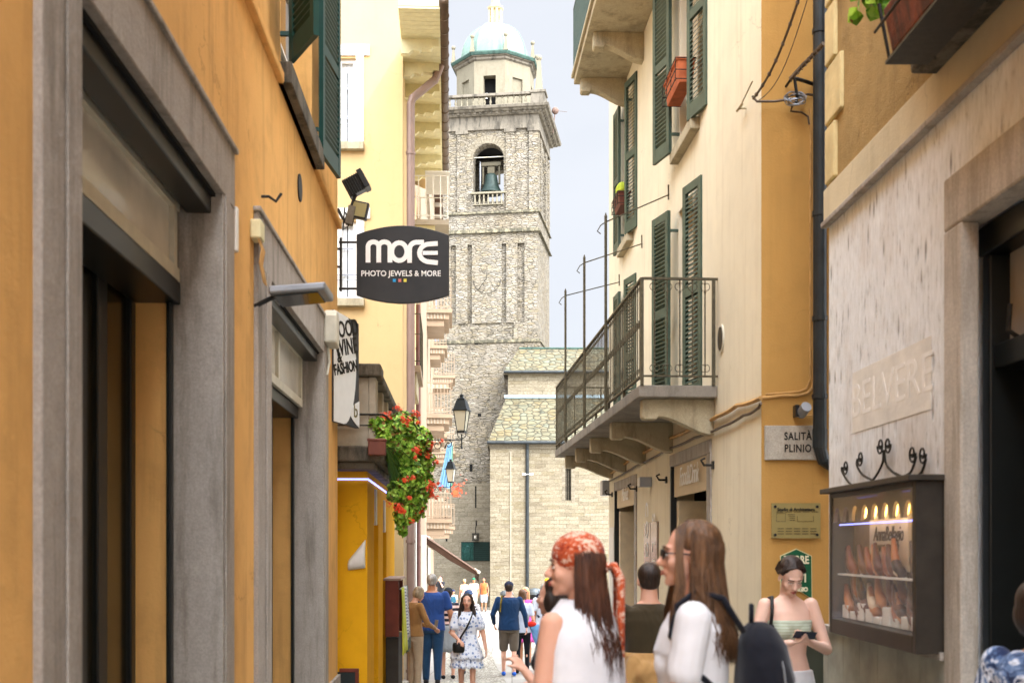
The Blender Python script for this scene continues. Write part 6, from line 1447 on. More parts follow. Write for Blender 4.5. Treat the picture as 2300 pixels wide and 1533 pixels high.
    if bot:
        mb=MB(); g=1.09
        if bot_t in ('trousers','shorts','leggings'):
            e=.010 if bot_t!='leggings' else .004
            top_z=1.03 if bot_t!='leggings' else 1.0
            loft(mb,[(s_[0],s_[1],s_[2],s_[3]*1.05+e*k,s_[4]*1.07+e*k) for s_ in S_ if .8*k<s_[0]<top_z*k],24)
            for kn_,an_,sd in zip(kn,an,(-1,1)):
                hp=K(sd*.09,0,.87)
                if bot_t=='shorts': cap_(mb,hp,hp.lerp(kn_,.92),.098*k*b,.078*k*b,16)
                else: cap_(mb,hp,kn_,(.09+e)*k*b,(.055+e*1.3)*k*b,16); cap_(mb,kn_,an_.lerp(kn_,.06),(.055+e*1.3)*k*b,(.036+e*1.9)*k,16); mb.ball(kn_+(an_-kn_)*.3+Vector((0,-.014*k,0)),((.05+e)*k,(.05+e)*k,.1*k),12,8)
            blob(mb,{'trousers':'trousers','shorts':'shorts','leggings':'leggings'}[bot_t],bot,P,vox,3)
        if bot_t in ('skirt','ruffle'):
            def sk(z0,z1,r0,r1,amp,ns,n=72,m=7,nm='skirt'):
                mb=MB(); vs=[]
                for j in range(m+1):
                    t=j/m; z=(z0+(z1-z0)*t)*k
                    for q in range(n):
                        a=2*PI*q/n; rr=(r0+(r1-r0)*t)*(1+amp*t*math.sin(ns*a+2*math.sin(3*a))); vs.append((rr*k*math.cos(a),rr*.8*k*math.sin(a),z+ .01*t*math.sin(ns*a)*k))
                mb.add(vs,[(j*n+q,j*n+(q+1)%n,(j+1)*n+(q+1)%n,(j+1)*n+q) for j in range(m) for q in range(n)])
                o=part(mb,nm,bot,P,local=True,smooth=True,recalc=False); md=o.modifiers.new('solid','SOLIDIFY'); md.thickness=.008; return o
            if bot_t=='skirt': sk(1.04,.53,.165,.225,.06,9)
            else: sk(1.12,.70,.135,.262,.07,12); sk(.80,.56,.215,.262,.09,17,nm='ruffle')
    if shoe:
        for an_,sd in zip(an,(-1,1)):
            mb=MB(); cap_(mb,an_+K(0,-.035,-.03),an_+K(0,.14,-.045),.042*k,.034*k,12); mb.ball(an_+K(0,.04,-.035),(.043*k,.11*k,.04*k),12,8)
            s1=blob(mb,'shoe',M[shoe] if isinstance(shoe,str) else shoe,P,max(vox,.01),2)
    P['h']=H; return P,Mh,A,k
def pc(P,mb,name,mat,**q): return part(mb,name,mat,P,local=True,**q)
def thg_held(P,mb,name,mat,label,cat,pos,smooth=False,vox=None):
    # a thing carried by a person: top level, in world space
    Mw=Matrix.Translation(P.location)@Matrix.Rotation(P.rotation_euler.z,4,'Z'); pos=Vector(pos)
    o=link(bpy.data.objects.new(name,mkmesh(name,mb,mat,tuple(pos),smooth=smooth))); o.matrix_world=Mw@Matrix.Translation(pos); props(o,label,cat)
    if vox:
        m=o.modifiers.new('remesh','REMESH'); m.mode='VOXEL'; m.voxel_size=vox; m.use_smooth_shade=True; m=o.modifiers.new('smooth','SMOOTH'); m.iterations=3
    return o
def strands(P,Mh,mat,n,L_,seed,spread=1,rr=.0035,back=True,name='hair_strands',front=False,sway=0):
    rnd=random.Random(seed); mb=MB()
    for i in range(n):
        th=R(rnd.uniform(-105,105)); ph=rnd.uniform(.1,1.0)
        x0=.082*math.sin(th)*math.sin(ph*PI/2); y0=-.022-.093*math.cos(th)*math.sin(ph*PI/2); z0=.042+.088*math.cos(ph*PI/2)
        p=[(x0,y0,z0)]; a=(.088*math.sin(th)*1.05,-.022-.098*math.cos(th)*1.03,-.03+rnd.uniform(-.02,.02)); p.append(((x0+a[0])/2*1.12,(y0+a[1])/2*1.08,(z0+a[2])/2+.012)); p.append(a)
        l=L_*rnd.uniform(.8,1.03); w_=rnd.uniform(-.02,.02)+.006*math.sin(i*.7)
        p.append((a[0]*1.22*spread+w_,a[1]*1.08+rnd.uniform(-.012,.012)+sway*.3,-.12-l*.35)); p.append((a[0]*1.3*spread+w_*1.6,a[1]*1.1-.02+rnd.uniform(-.02,.02)+sway*.7,-.12-l*.7)); p.append((a[0]*1.15*spread+w_*2,a[1]*1.05-.02+rnd.uniform(-.03,.03)+sway,-.12-l))
        mb.tube(p,[rr*.6,rr,rr*1.1,rr*1.1,rr*.8,rr*.2],3,cap=False)
    xf(mb,0,Mh); return pc(P,mb,name,mat,smooth=True,recalc=False)
white=clothm('white_cotton',hx('#ebebef',.84),wr=.3); denim=clothm('blue_denim',hx('#2d4a72'),wr=.6); navy=clothm('navy_shirt',hx('#1d3557'),wr=.9)
# 1 headscarf woman
scarf=clothm('orange_patterned_scarf',hx('#b8512c'),'paisley',hx('#7a1d14'),hx('#dcbca6'),wr=.4,sc=1.5)
P1,Mh1,A1,k1=person(1300,4.35,1.67,48,'woman in orange patterned headscarf and loose white sleeveless blouse, near front','f','fair','long','auburn',white,'sleeveless',denim,'trousers',yaw=44,pitch=2,arms=[((-.225,.0,1.13),(-.24,.10,.9)),((.225,-.03,1.12),(.22,.08,.9))],vox=.006,hairlen=.30,hat=('scarf',scarf),hem=.95)
# flowing back of the blouse
mb=MB(); n=60; m=10; vs=[]
for j in range(m+1):
    t=j/m; z=1.44-.60*t
    for q in range(n):
        a=2*PI*q/n; rr=(.075+.075*min(1,t*4)**.6+.05*t)*(1+.07*t*math.sin(9*a+math.sin(4*a)*2)); vs.append((rr*1.12*math.cos(a),rr*.80*math.sin(a)-.01,z))
mb.add(vs,[(j*n+q,j*n+(q+1)%n,(j+1)*n+(q+1)%n,(j+1)*n+q) for j in range(m) for q in range(n)]); o=pc(P1,mb,'blouse_drape',white,smooth=True,recalc=False); md=o.modifiers.new('s','SOLIDIFY'); md.thickness=.006
strands(P1,Mh1,HR['auburn'],1100,.31,1,.95,.0019)
mb=MB(); mb.ball((.0,-.118,-.005),(.028,.026,.024),12,8)
for s_,L_ in ((-1,.30),(1,.24)): mb.tube([(0,-.12,-.01),(s_*.03,-.155,.0),(s_*.05,-.175,-.05),(s_*.045,-.17,-.05-L_*.5),(s_*.06,-.175,-.05-L_)],[.012,.016,.018,.018,.004],10)
xf(mb,0,Mh1); pc(P1,mb,'scarf_tails',scarf,smooth=True)
# 2 brown haired woman with backpack
P2,Mh2,A2,k2=person(1556,4.1,1.71,82,'woman with long brown hair, sunglasses and white t-shirt, near front','f','fair','long','brown',white,'tee',denim,'trousers',yaw=6,pitch=0,arms=[((-.22,.05,1.13),(-.2,.22,.98)),((.22,.05,1.13),(.2,.2,.95))],vox=.006,b=1.06,hairlen=.26)
strands(P2,Mh2,HR['brown'],1500,.26,2,1.0,.0019)
mb=MB(); rnd=random.Random(5)
for i in range(420):    # locks falling in front of the shoulder
    s_=-1 if i%3 else 1; th=rnd.uniform(-.3,.9); p0=(s_*.07,.0+.03*th,.06); mb.tube([(s_*.02*rnd.random(),-.0,.13),(s_*.06,.03+.025*th,.085),(s_*.083,.035+.02*th,.0),(s_*.088,.03+.03*th,-.10),(s_*(.1+.02*rnd.random()),.04+.04*th,-.2),(s_*(.09+.03*rnd.random()),.05+.04*th,-.30-.14*rnd.random())],[.0014,.0018,.002,.002,.0016,.0004],3,cap=False)
xf(mb,0,Mh2); pc(P2,mb,'front_locks',HR['brown'],smooth=True,recalc=False)
mb=MB(); [mb.ball((s_*.032,.092,.004),(.026,.006,.02),14,8) for s_ in (-1,1)]; mb.tube([(-.055,.085,.008),(-.078,.03,.006),(-.08,-.02,.0)],.003,5); mb.tube([(.055,.085,.008),(.078,.03,.006),(.08,-.02,.0)],.003,5); mb.tube([(-.01,.095,.008),(.01,.095,.008)],.003,5); xf(mb,0,Mh2); pc(P2,mb,'sunglasses',M['black'])
bp=clothm('black_backpack_fabric',hx('#14161f'),wr=.5)
mb=MB(); 
def bpack(mb,z0,z1,y,wd,th): loft(mb,[(z0,0,y,wd*.85,th*.8),(z0+.05,0,y,wd,th),(z0+(z1-z0)*.5,0,y-.01,wd,th*1.1),(z1-.08,0,y,wd*.9,th*.9),(z1-.02,0,y+.01,wd*.6,th*.6),(z1,0,y+.015,wd*.3,th*.3)],24)
bpack(mb,.98,1.37,-.235,.135,.095); mb.tube([(-.02,-.2,1.36),(-.02,-.2,1.43),(.02,-.2,1.43),(.02,-.2,1.36)],.008,6)
for s_ in (-1,1): mb.tube([(s_*.08,-.17,1.34),(s_*.095,-.10,1.455),(s_*.10,-.01,1.478),(s_*.11,.055,1.43),(s_*.128,.075,1.33),(s_*.15,.0,1.22),(s_*.14,-.13,1.1)],.011,8)
bk=thg_held(P2,mb,'backpack',bp,'black backpack worn by the brown haired woman in white','backpack',(0,-.2,1.1),smooth=True)
mb=MB(); mb.tube([(-.12,-.115,-.02),(-.11,-.10,.12),(-.06,-.085,.20),(0,-.08,.23),(.06,-.085,.20),(.11,-.10,.12),(.12,-.115,-.02)],.004,5); part(mb,'zip',M['metal'],bk,local=True)
mb=MB(); loft(mb,[(-.1,0,-.10,.09,.05),(-.08,0,-.11,.10,.055),(.03,0,-.11,.10,.05),(.06,0,-.10,.085,.03)],20); part(mb,'front_pocket',bp,bk,local=True,smooth=True)
# 3 olive shirt man
olive=clothm('olive_shirt',hx('#3b3221'),wr=.7); tanj=clothm('tan_jacket_cloth',hx('#b48c58'),wr=1.0)
P3,Mh3,A3,k3=person(1457,7.6,1.60,8,'man in olive brown shirt with a tan jacket tied at his waist','m','fair','short','dark',olive,'long',clothm('tan_trousers',hx('#a98355')),'trousers',arms=[((-.27,.02,1.15),(-.10,.2,1.12)),((.27,.0,1.15),(.1,.2,1.1))],vox=.009,b=.98,hem=.98)
mb=MB(); loft(mb,[(.86,0,-.0,.19,.14),(.93,0,0,.195,.15),(1.0,0,0,.185,.14),(1.04,0,0,.17,.13)],26); cap_(mb,(-.12,-.10,.98),(-.2,-.12,.72),.05,.03); cap_(mb,(.05,-.12,.95),(.1,-.14,.68),.07,.035); cap_(mb,(-.05,-.12,.92),(-.02,-.13,.74),.08,.05); mb2=mb
thg_held(P3,mb,'jacket',tanj,'tan jacket tied round the waist of the man in the olive shirt','jacket',(0,0,.86),smooth=True,vox=.01)
# 4 phone woman
sage=clothm('sage_smocked_top',hx('#9fa893'),'stripe',hx('#b3bba8'),wr=.4,sc=5)
P4,Mh4,A4,k4=person(1770,7.3,1.66,186,'young woman in a strapless sage top and white trousers looking down at her phone','f','pale','bun','dark',sage,'tube',white,'trousers',yaw=0,pitch=34,arms=[((-.25,.03,1.13),(-.055,.215,1.20)),((.25,.03,1.13),(.06,.22,1.19))],vox=.0065,b=.97,face_detail=3)
k_=k4
def swept(P,Mh,mat,n,seed):
    rnd=random.Random(seed); mb=MB()
    for s_ in (-1,1):
        for i in range(n):
            y0=.055-.13*i/n; q=rnd.uniform(-.004,.004); mb.tube([(s_*.003,y0,.13-abs(y0+.02)*.28),(s_*.045,y0*.95+q,.117-abs(y0+.02)*.3),(s_*.077,y0*.8-.012,.065+q),(s_*.087,y0*.45-.045,.01+q),(s_*.06,-.095,-.03),(s_*.015,-.118,-.04)],[.0012,.003,.0034,.0032,.003,.002],4,cap=False)
    xf(mb,0,Mh); return pc(P,mb,'swept_hair',mat,smooth=True,recalc=False)
swept(P4,Mh4,HR['dark'],70,4)
mb=MB().obox((-.07*k_,.27*k_,1.215*k_),(.13,0,0.01),(0,.012,.004),(0,.06,.045)); thg_held(P4,mb,'phone',plain('dark_blue_phone',hx('#1c2740'),.2),'dark blue mobile phone held by the woman in the strapless top','phone',(0,.27*k_,1.225*k_))
mb=MB(); mb.tube([(.125,-.06,1.33),(.115,-.02,1.39),(.118,.05,1.40),(.135,.1,1.30),(.15,.09,1.15),(.155,.03,1.02)],.011,8); mb.box(.11,.2,-.12,.04,.80,1.02); mb.ball((.138,.10,1.22),.018,10,8)
thg_held(P4,mb,'shoulder_bag',M['black'],'small black shoulder bag hanging from the phone woman','bag',(.15,0,.8))
# 5 right edge person
P5,Mh5,A5,k5=person(2338,4.1,1.50,-50,'person in a blue and white tie-dye t-shirt cut off by the right edge','f','tan','bob','dark',clothm('tie_dye_cotton',hx('#1f2a49'),'tiedye',hx('#5b7398'),hx('#dfe3ea'),sc=1.3),'tee',denim,'trousers',vox=.008,b=1.15,arms=[((-.27,.0,1.13),(-.22,.14,.95)),((.27,0,1.13),(.25,.14,.95))])
# 6 dark top person behind the headscarf woman
P6,Mh6,A6,k6=person(1250,6.0,1.52,70,'woman in a dark top half hidden behind the headscarf woman','f','fair','bob','dark',clothm('black_top',hx('#15141a')),'tee',clothm('dark_trousers',hx('#1a1c26')),'trousers',vox=.009,arms=[((-.21,.02,1.1),(-.15,.15,1.22)),((.22,.06,1.12),(.1,.22,1.1))])
# 7 blue shirt man, 8 tan jacket woman
blue=clothm('mid_blue_shirt',hx('#2a4a8a'),wr=.9)
P7,_,_,_=person(970,19.0,1.77,-2,'broad man in a dark blue short sleeved shirt and jeans, seen from behind','m','tan','short','grey',blue,'tee',clothm('dark_denim',hx('#24466a')),'trousers',vox=.012,b=1.16,arms=[((-.28,.02,1.14),(-.2,.18,.98)),((.3,-.0,1.12),(.3,.1,.93))],hem=.86,stride=.03)
P8,_,A8,k8=person(931,18.0,1.57,-52,'person in a tan jacket and beige trousers holding up a phone','f','fair','bob','ash',clothm('tan_jacket',hx('#9a7040'),wr=.9),'long',clothm('beige_chinos',hx('#b39c80'),wr=.7),'trousers',pitch=28,arms=[((-.22,.1,1.14),(-.06,.33,1.05)),((.25,.1,1.12),(.10,.36,1.02))],vox=.012,b=1.06,hem=.9,lean=.1)
mb=MB().obox((-.0,.40*k8,1.03*k8),(.08,0,0),(0,.01,.0),(0,.02,.12)); thg_held(P8,mb,'phone',M['metal'],'grey phone held up by the person in the tan jacket','phone',(0,.4*k8,1.03*k8))
# 9 dress girl
fl=clothm('blue_floral_cotton',hx('#dfe4ee'),'floral',hx('#8398c0'),hx('#3b558f'),wr=.5)
P9,Mh9,A9,k9=person(1049,15.8,1.43,180,'young woman in a white and blue floral ruffled dress walking towards the camera','f','fair','long','dark',fl,'dress',fl,'ruffle',yaw=2,pitch=-3,arms=[((-.26,.0,1.13),(-.31,.06,.86)),((.24,.04,1.12),(.12,.2,1.02))],vox=.0085,b=1.1,hairlen=.3,stride=.06,shoe='shoe')
strands(P9,Mh9,HR['dark'],400,.36,9,1.1,.003)
mb=MB()
for s_ in (-1,1):
    for i in range(12): mb.tube([(s_*.01,.03,.128),(s_*(.062+.002*i),.04-.004*i,.06),(s_*(.08+.002*i),.02-.002*i,-.04),(s_*(.095+.003*i),.03,-.16),(s_*(.1+.003*i),.05,-.3)],[.006,.009,.01,.01,.003],5)
xf(mb,0,Mh9); pc(P9,mb,'front_locks',HR['dark'],smooth=True)
mb=MB(); mb.tube([(-.11,-.06,1.45),(-.1,.02,1.475),(-.07,.1,1.38),(-.0,.165,1.22),(.09,.18,1.08),(.13,.17,.98)],.016,8); mb.tube([(-.11,-.06,1.45),(.0,-.12,1.25),(.15,-.05,1.05),(.16,.1,.97)],.014,8); loft(mb,[(.82,.13,.185,.085,.035),(.86,.13,.185,.1,.045),(.95,.13,.185,.1,.045),(.985,.13,.185,.085,.03)],16)
for i,v in enumerate(mb.v): mb.v[i]=tuple(Vector(v)*k9)
thg_held(P9,mb,'crossbody_bag',M['black'],'black crossbody bag worn by the girl in the floral dress','bag',(.13*k9,.18*k9,.82*k9),smooth=True)
# 10 striped person
P10,_,_,_=person(999,20.4,1.57,10,'person in a striped top, dark cap and grey skirt beside the man in blue','f','fair','short','dark',clothm('pink_black_stripes',hx('#20202a'),'stripe',hx('#d9b7ab')),'tee',clothm('grey_skirt_cloth',hx('#8e9294')),'skirt',hat=('cap',plain('black_cap',hx('#1b1f26'),.8)),vox=.014,face_detail=0,offx=.06)
# 11 cap man
P11,Mh11,A11,k11=person(1143,21.2,1.69,2,'man in a navy shirt, dark cap and grey brown shorts','m','fair','short','dark',clothm('deep_blue_shirt',hx('#143255'),wr=.9),'long',clothm('grey_brown_shorts',hx('#5f5549')),'shorts',hat=('cap',plain('navy_cap',hx('#1c2138'),.8)),yaw=0,stride=.1,vox=.011,b=1.08,arms=[((-.3,-.02,1.15),(-.27,.12,.96)),((.3,-.0,1.14),(.33,.05,.90))],shoe=plain('bright_blue_shoe',hx('#1657b8'),.6),face_detail=0)
# head must look away too: cap brim in front is hidden
mb=MB(); mb.tube([(-.13,-.11,1.45),(-.15,-.14,1.3),(-.16,-.13,1.16)],.017,6); 
thg_held(P11,mb,'camera_strap',plain('yellow_black_strap',hx('#6f5f1f'),.7,var=.6,scale=14),'yellow and black camera strap over the left shoulder of the man in the navy cap','strap',(-.14,-.12,1.2))
P12,_,_,_=person(1166,22.0,1.56,-6,'person in black leggings and pale top behind the man in the navy cap','f','fair','bob','brown',clothm('pale_top',hx('#b9c3d6')),'tee',clothm('black_leggings',hx('#15171e')),'leggings',vox=.014,face_detail=0,stride=-.08,offx=.06)
mb=MB(); loft(mb,[(.52,.30,.02,.05,.05),(.66,.30,.02,.11,.08),(.82,.28,.02,.13,.1),(.92,.27,.02,.09,.07)],16); mb.ball((.22,.0,.86),(.09,.08,.07)); thg_held(P12,mb,'carried_jacket',clothm('light_blue_jacket',hx('#6e9cc9'),wr=1.2),'light blue jacket carried over the arm behind the man in the navy cap','jacket',(.3,0,.6),smooth=True,vox=.014)
mb=MB(); mb.ball((.17,-.06,.93),(.1,.05,.05)); thg_held(P12,mb,'carried_scarf',clothm('red_scarf',hx('#c4281c')),'small red garment bundled on top of the carried light blue jacket','scarf',(.17,-.06,.9),smooth=True)
# 13 pink blonde
pink=clothm('pink_fabric',hx('#d65bb0'))
P13,Mh13,_,_=person(1180,25.0,1.65,172,'blonde woman in a bright pink sleeveless top and skirt facing the camera','f','tan','long','blond',pink,'sleeveless',pink,'skirt',vox=.014,hairlen=.2,face_detail=1)
mb=MB(); [mb.ball((s_*.03,.092,.004),(.022,.006,.016),10,6) for s_ in (-1,1)]; xf(mb,0,Mh13); pc(P13,mb,'sunglasses',M['black'])
# 14 white haired man with backpack
P14,_,_,_=person(1222,23.0,1.69,25,'balding white haired man in a pale shirt wearing a navy backpack','m','tan','balding','grey',clothm('pale_blue_shirt',hx('#cfd6e2')),'tee',clothm('dark_shorts',hx('#2a2c33')),'shorts',vox=.013,face_detail=0,b=1.05)
mb=MB(); bpack(mb,1.0,1.40,-.2,.13,.08)
for s_ in (-1,1): mb.tube([(s_*.09,-.15,1.36),(s_*.115,-.08,1.48),(s_*.12,.02,1.49),(s_*.13,.12,1.38),(s_*.15,.10,1.2),(s_*.15,-.08,1.05)],.02,6)
thg_held(P14,mb,'backpack',clothm('navy_backpack_cloth',hx('#1b2340')),'navy backpack on the balding white haired man','backpack',(0,-.2,1.1),smooth=True)
P15,_,_,_=person(1229,41,1.76,175,'person in a yellow hat and red top in the sunny square','f','tan','bob','dark',clothm('red_top',hx('#c43036')),'tee',denim,'trousers',hat=('bucket',plain('yellow_hat',hx('#e0a21c'),.8)),vox=.02,face_detail=0)
P16,_,_,_=person(1252,24.5,1.62,170,'woman raising a black camera to her eyes, half hidden by the headscarf woman','f','fair','bob','brown',clothm('rust_top',hx('#8a5a35')),'tee',denim,'trousers',vox=.015,face_detail=0,arms=[((-.2,.15,1.3),(-.06,.2,1.55)),((.2,.15,1.3),(.06,.2,1.55))])
mb=MB().box(-.07,.07,.16,.24,1.5,1.58); mb.tube([(0,.2,1.54),(0,.34,1.54)],.04,12); thg_held(P16,mb,'camera',M['black'],'black camera held up to the eyes of the half hidden woman','camera',(0,.2,1.5))
# far group
g_='people standing in the square'
person(990,58,1.76,150,'man in a dark t-shirt with his hand to his face by the tower wall','m','fair','short','dark',clothm('charcoal_tee',hx('#2c2d33')),'tee',clothm('grey_trousers',hx('#5c5f63')),'trousers',vox=.024,face_detail=0,group=g_,arms=[((-.2,.15,1.2),(-.03,.15,1.5)),((.25,0,1.14),(.26,.06,.9))])
person(1087,58,1.67,165,'woman in an orange top and denim shorts with her hair up','f','tan','updo','dark',clothm('orange_top',hx('#dd6a3a')),'sleeveless',clothm('light_denim',hx('#b9c9de')),'shorts',vox=.022,face_detail=0,group=g_)
person(1064,56.5,1.66,188,'person in a green cap and pale pink top beside the woman in orange','m','tan','short','dark',clothm('pale_pink_top',hx('#e6cfc4')),'tee',clothm('pale_shorts',hx('#cfc8bc')),'shorts',hat=('cap',plain('green_cap',hx('#2d7d5a'),.8)),vox=.022,face_detail=0,group=g_)
person(1043,55.5,1.62,20,'woman in a peach top with fair pinned hair, back to the camera','f','tan','bun','blond',clothm('peach_top',hx('#e8b793')),'tee',clothm('pale_skirt',hx('#d9d2c6')),'skirt',vox=.022,face_detail=0,group=g_)
person(1018,48,1.24,178,'child in a navy cap and white t-shirt standing in the square','m','tan','short','dark',white,'tee',clothm('navy_shorts',hx('#26304a')),'shorts',hat=('cap',plain('navy_child_cap',hx('#1e2f55'),.8)),vox=.02,face_detail=0,group=g_)
person(1008,34,1.52,15,'person with cropped ginger hair and a teal shirt behind the man in blue','m','tan','short','auburn',clothm('teal_shirt',hx('#2c6274')),'tee',denim,'trousers',vox=.018,face_detail=0,group=g_)
person(1052,21.8,1.55,172,'man in a blue bucket hat and patterned shirt behind the girl in the dress','m','tan','short','dark',clothm('patterned_shirt',hx('#e3dfe0'),'floral',hx('#1c1c22'),hx('#a02734')),'tee',clothm('white_shorts',hx('#d9dade')),'shorts',hat=('bucket',plain('denim_hat',hx('#42587a'),.8)),vox=.014,face_detail=0)
# ================================================================ SCARF STAND
ST=thing('scarf_stand','red brown wooden rack hung with scarves beside the yellow doorway','display rack',Y,(17.0,.2,gz(17)))
zt_=Y.z(1300,17,.2)
for a in (16.4,17.5): part(MB(Y).box(a,a+.06,.02,.21,zt_-.78,zt_),'board',M['wood'],ST,bevel=.005)
part(MB(Y).box(16.35,17.7,.0,.24,zt_,zt_+.03),'top_board',plain('pale_wood_top',hx('#a58f83'),.6),ST)
part(MB(Y).tube([(16.4,.23,zt_-.12),(17.6,.23,zt_-.12)],.012,8),'hanging_rail',M['metal'],ST)
def hang(u,o,w_,h,mat,name,lab,seed):
    rnd=random.Random(seed); top=(( u,o,zt_-.1),(u+w_,o+.03,zt_-.1)); bot=((u-.03,o+.02,zt_-.1-h),(u+w_+.05,o+.06,zt_-.1-h*.93))
    mb=cloth(Y,top,bot,.03,12,8,2); o_=solo(mb,name,mat,lab,'scarf',Y,(u,o,zt_-.1-h),smooth=True,group='scarves hanging on the wooden rack'); m=o_.modifiers.new('s','SOLIDIFY'); m.thickness=.006; return o_
hang(16.5,.24,.12,.95,clothm('yellow_green_silk',hx('#c9cc3e')),'scarf','yellow green scarf hanging longest on the wooden rack',1)
hang(16.7,.25,.12,.75,clothm('white_blue_scarf',hx('#cfd3da'),'stripe',hx('#7b8196'),sc=2),'scarf','white and grey striped scarf beside the yellow green one',2)
hang(17.0,.25,.14,.8,clothm('floral_scarf',hx('#c9c0bb'),'floral',hx('#4b4456'),hx('#8b5a60')),'scarf','dark floral scarf in the middle of the rack',3)
hang(17.3,.25,.14,1.0,clothm('muted_green_scarf',hx('#4b5f50'),'floral',hx('#2b2f33'),hx('#a79a86')),'scarf','muted green patterned scarf at the far end of the rack',4)
part(MB(Y).box(16.5,17.6,.02,.2,gz(17),zt_-.8),'cabinet',plain('dark_cabinet',hx('#3a352f'),.7,var=.3,scale=4),ST,bevel=.01)
# ================================================================ GERANIUMS AND OTHER PLANTS
def leafmat(name,a,b,c):
    t=NT(name); oi=t.n('ObjectInfo'); g=t.n('NewGeometry'); r_=t.vor(26,None,'F1','Color'); t.col(t.ramp(t.sep(r_)[0],[(.08,hx('#7a5a24')),(.14,a),(.5,b),(.9,c)])); t.r(.5); t.b.inputs['Transmission Weight'].default_value=0
    t.b.inputs['Subsurface Weight'].default_value=.0; return t.m
LFM=leafmat('geranium_leaf',hx('#3c6a18'),hx('#76a52b'),hx('#a8c850')); FLM=plain('red_petals',hx('#e04a22',.95),.5,var=.25,scale=20)
def blades(mb,c,r,n,size,rnd,lobes=6):
    for i in range(n):
        while True:
            v=Vector((rnd.uniform(-1,1),rnd.uniform(-1,1),rnd.uniform(-1,1)))
            if v.length<=1 and v.length>.35: break
        p=Vector(c)+Vector((v.x*r[0],v.y*r[1],v.z*r[2])); nrm=(v.normalized()+Vector((rnd.uniform(-.7,.7),rnd.uniform(-.7,.7),rnd.uniform(-.2,.9)))).normalized()
        a=nrm.orthogonal().normalized(); b=nrm.cross(a); s=size*rnd.uniform(.6,1.25); q=rnd.uniform(0,6.28); vs=[p-nrm*s*.18]
        for k in range(lobes): an=q+2*PI*k/lobes; rr=s*(1 if k%2==0 else .8); vs.append(p+(a*math.cos(an)+b*math.sin(an))*rr)
        mb.add([tuple(x) for x in vs],[(0,k+1,(k+1)%lobes+1) for k in range(lobes)])
def stars(mb,c,r,n,size,rnd):
    for i in range(n):
        v=Vector((rnd.gauss(0,.5),rnd.gauss(0,.5),rnd.gauss(0,.5))); p=Vector(c)+v*r; nrm=(v+Vector((.2,-.5,.3))).normalized(); a=nrm.orthogonal().normalized(); b=nrm.cross(a)
        for k in range(5):
            q=2*PI*k/5; t1=(a*math.cos(q)+b*math.sin(q)); t2=(a*math.cos(q+.5)+b*math.sin(q+.5)); t3=(a*math.cos(q-.5)+b*math.sin(q-.5)); mb.add([tuple(p),tuple(p+t2*size*.7),tuple(p+t1*size+nrm*size*.2),tuple(p+t3*size*.7)],[(0,1,2,3)])
def geranium(name,label,clumps,flowers,seed,base,pd=None,size=.036,dens=1.7):
    rnd=random.Random(seed); o=thing(name,label,'plant',WF,base,group='red geraniums spilling from the stone balcony')
    mb=MB(); 
    for c,r,n in clumps: blades(mb,c,r,int(n*dens),size,rnd,6)
    part(mb,'foliage',LFM,o,recalc=False)
    mb=MB()
    for c,r,n in clumps:
        for i in range(9): 
            a=Vector(c)+Vector((rnd.uniform(-1,1)*r[0]*.7,rnd.uniform(-1,1)*r[1]*.7,rnd.uniform(-1,1)*r[2]*.8)); mb.tube([tuple(base),tuple((Vector(base)+a)/2+Vector((0,0,.06))),tuple(a)],.005,4)
    part(mb,'stem',plain('green_stem',hx('#4a6d2a'),.6),o)
    mb=MB()
    for c in flowers: stars(mb,c,.045,14,.021,rnd); stars(mb,(c[0]+rnd.uniform(-.14,.14),c[1]+rnd.uniform(-.1,.1),c[2]+rnd.uniform(-.14,.14)),.03,8,.019,rnd)
    part(mb,'blossom',FLM,o,recalc=False); return o
def pp(x,y,d): return ((x-CX)/FP*d,d,EYE+(HY-y)/FP*d)
rnd=random.Random(11)
def cl(x,y,d,rx,ry,n): return (pp(x,y,d),(rx,rx*1.1,ry),n)
A_=[cl(868,972,13.15,.16,.15,300),cl(845,950,13.1,.09,.08,90),cl(905,960,14.0,.2,.2,300),cl(900,1010,14.0,.2,.2,320),cl(915,1065,14.1,.2,.24,340),cl(895,1100,13.8,.14,.16,200),cl(905,1150,13.9,.12,.2,190),cl(922,1120,14.3,.16,.2,240),cl(903,1185,13.9,.06,.1,50)]
fl1=[pp(rnd.uniform(835,960),rnd.uniform(925,960),13.5+rnd.random()*.7) for _ in range(9)]+[pp(912,1075,13.3)]+[pp(rnd.uniform(885,905),rnd.uniform(1110,1180),13.4) for _ in range(4)]+[pp(905,940,13.4),pp(935,1010,13.5),pp(868,940,13.3)]
geranium('geranium','large trailing geranium with red blossoms at the near end of the stone balcony',A_,fl1,1,pp(865,1000,13.6))
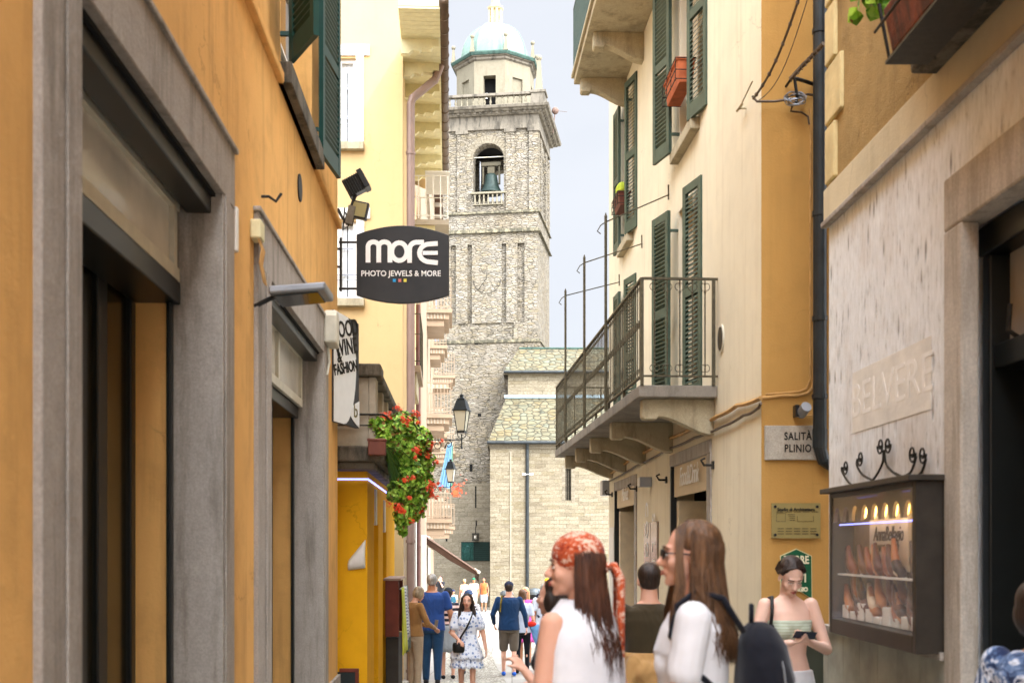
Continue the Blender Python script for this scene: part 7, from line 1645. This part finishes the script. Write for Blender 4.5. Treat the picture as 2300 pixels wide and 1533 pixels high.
B_=[cl(935,990,15.2,.22,.22,300),cl(945,1035,15.4,.2,.22,260),cl(942,1085,15.4,.2,.25,260),cl(935,1135,15.3,.14,.2,160)]
fl2=[pp(rnd.uniform(925,972),rnd.uniform(960,1150),15.0+rnd.random()*.6) for _ in range(22)]
geranium('geranium','second trailing geranium crowded with orange red blossoms, further along the balcony',B_,fl2,2,pp(935,1010,15.5))
pbx=pp(850,1000,13.35)
mb=MB(Y); up=12.84; zp_=Y.z(1022,12.9,.2); 
o=thing('planter','brown plastic planter trough on the corner of the stone balcony','planter',Y,(up,.1,zp_)); part(MB(Y).box(up,up+.14,.06,.25,zp_,zp_+.16).box(up-.01,up+.15,.05,.26,zp_+.15,zp_+.18),'trough',M['brownpot'],o,bevel=.01)
o=thing('planter','second brown planter trough further along the stone balcony','planter',Y,(up+1.2,.2,zp_)); part(MB(Y).box(up+1.2,up+2.4,.2,.38,zp_,zp_+.18).box(up+1.19,up+2.41,.19,.39,zp_+.16,zp_+.19),'trough',M['brownpot'],o,bevel=.01)
# leafy plant above the rusty planter at top right
rn=random.Random(3); c=S.W(6.0,.3,4.55); o=thing('potted_plant','bright green leafy plant growing from the rusty balcony planter','plant',WF,tuple(c))
mb=MB(); PXc=Vector(pp(1975,5,6.05))
for i in range(170): blades(mb,(PXc.x+rn.uniform(-.09,.25),PXc.y+rn.uniform(-.2,.2),PXc.z+rn.uniform(-.07,.35)),(.02,.02,.02),1,.05,rn,8)
part(mb,'foliage',leafmat('bright_leaf',hx('#4d8a1c'),hx('#7fb52a'),hx('#a5cf4a')),o,recalc=False)
# palazzo flower boxes
for c,z,lab in ((36.3,0,'terracotta box of pink flowers on the lowest palazzo balcony'),(37.6,0,'second terracotta box of red flowers on the lowest palazzo balcony')):
    zz=fz(0)+.75; o=thing('flower_box',lab,'flower box',P,(c,.8,zz)); part(MB(P).box(c,c+.6,.80,.96,zz,zz+.14),'box',M['terra'],o); mb=MB(P); rq=random.Random(int(c)); 
    stars(mb,(c+.3,.9,zz+.2),.25,40,.04,rq); part(mb,'blossom',FLM,o,recalc=False)
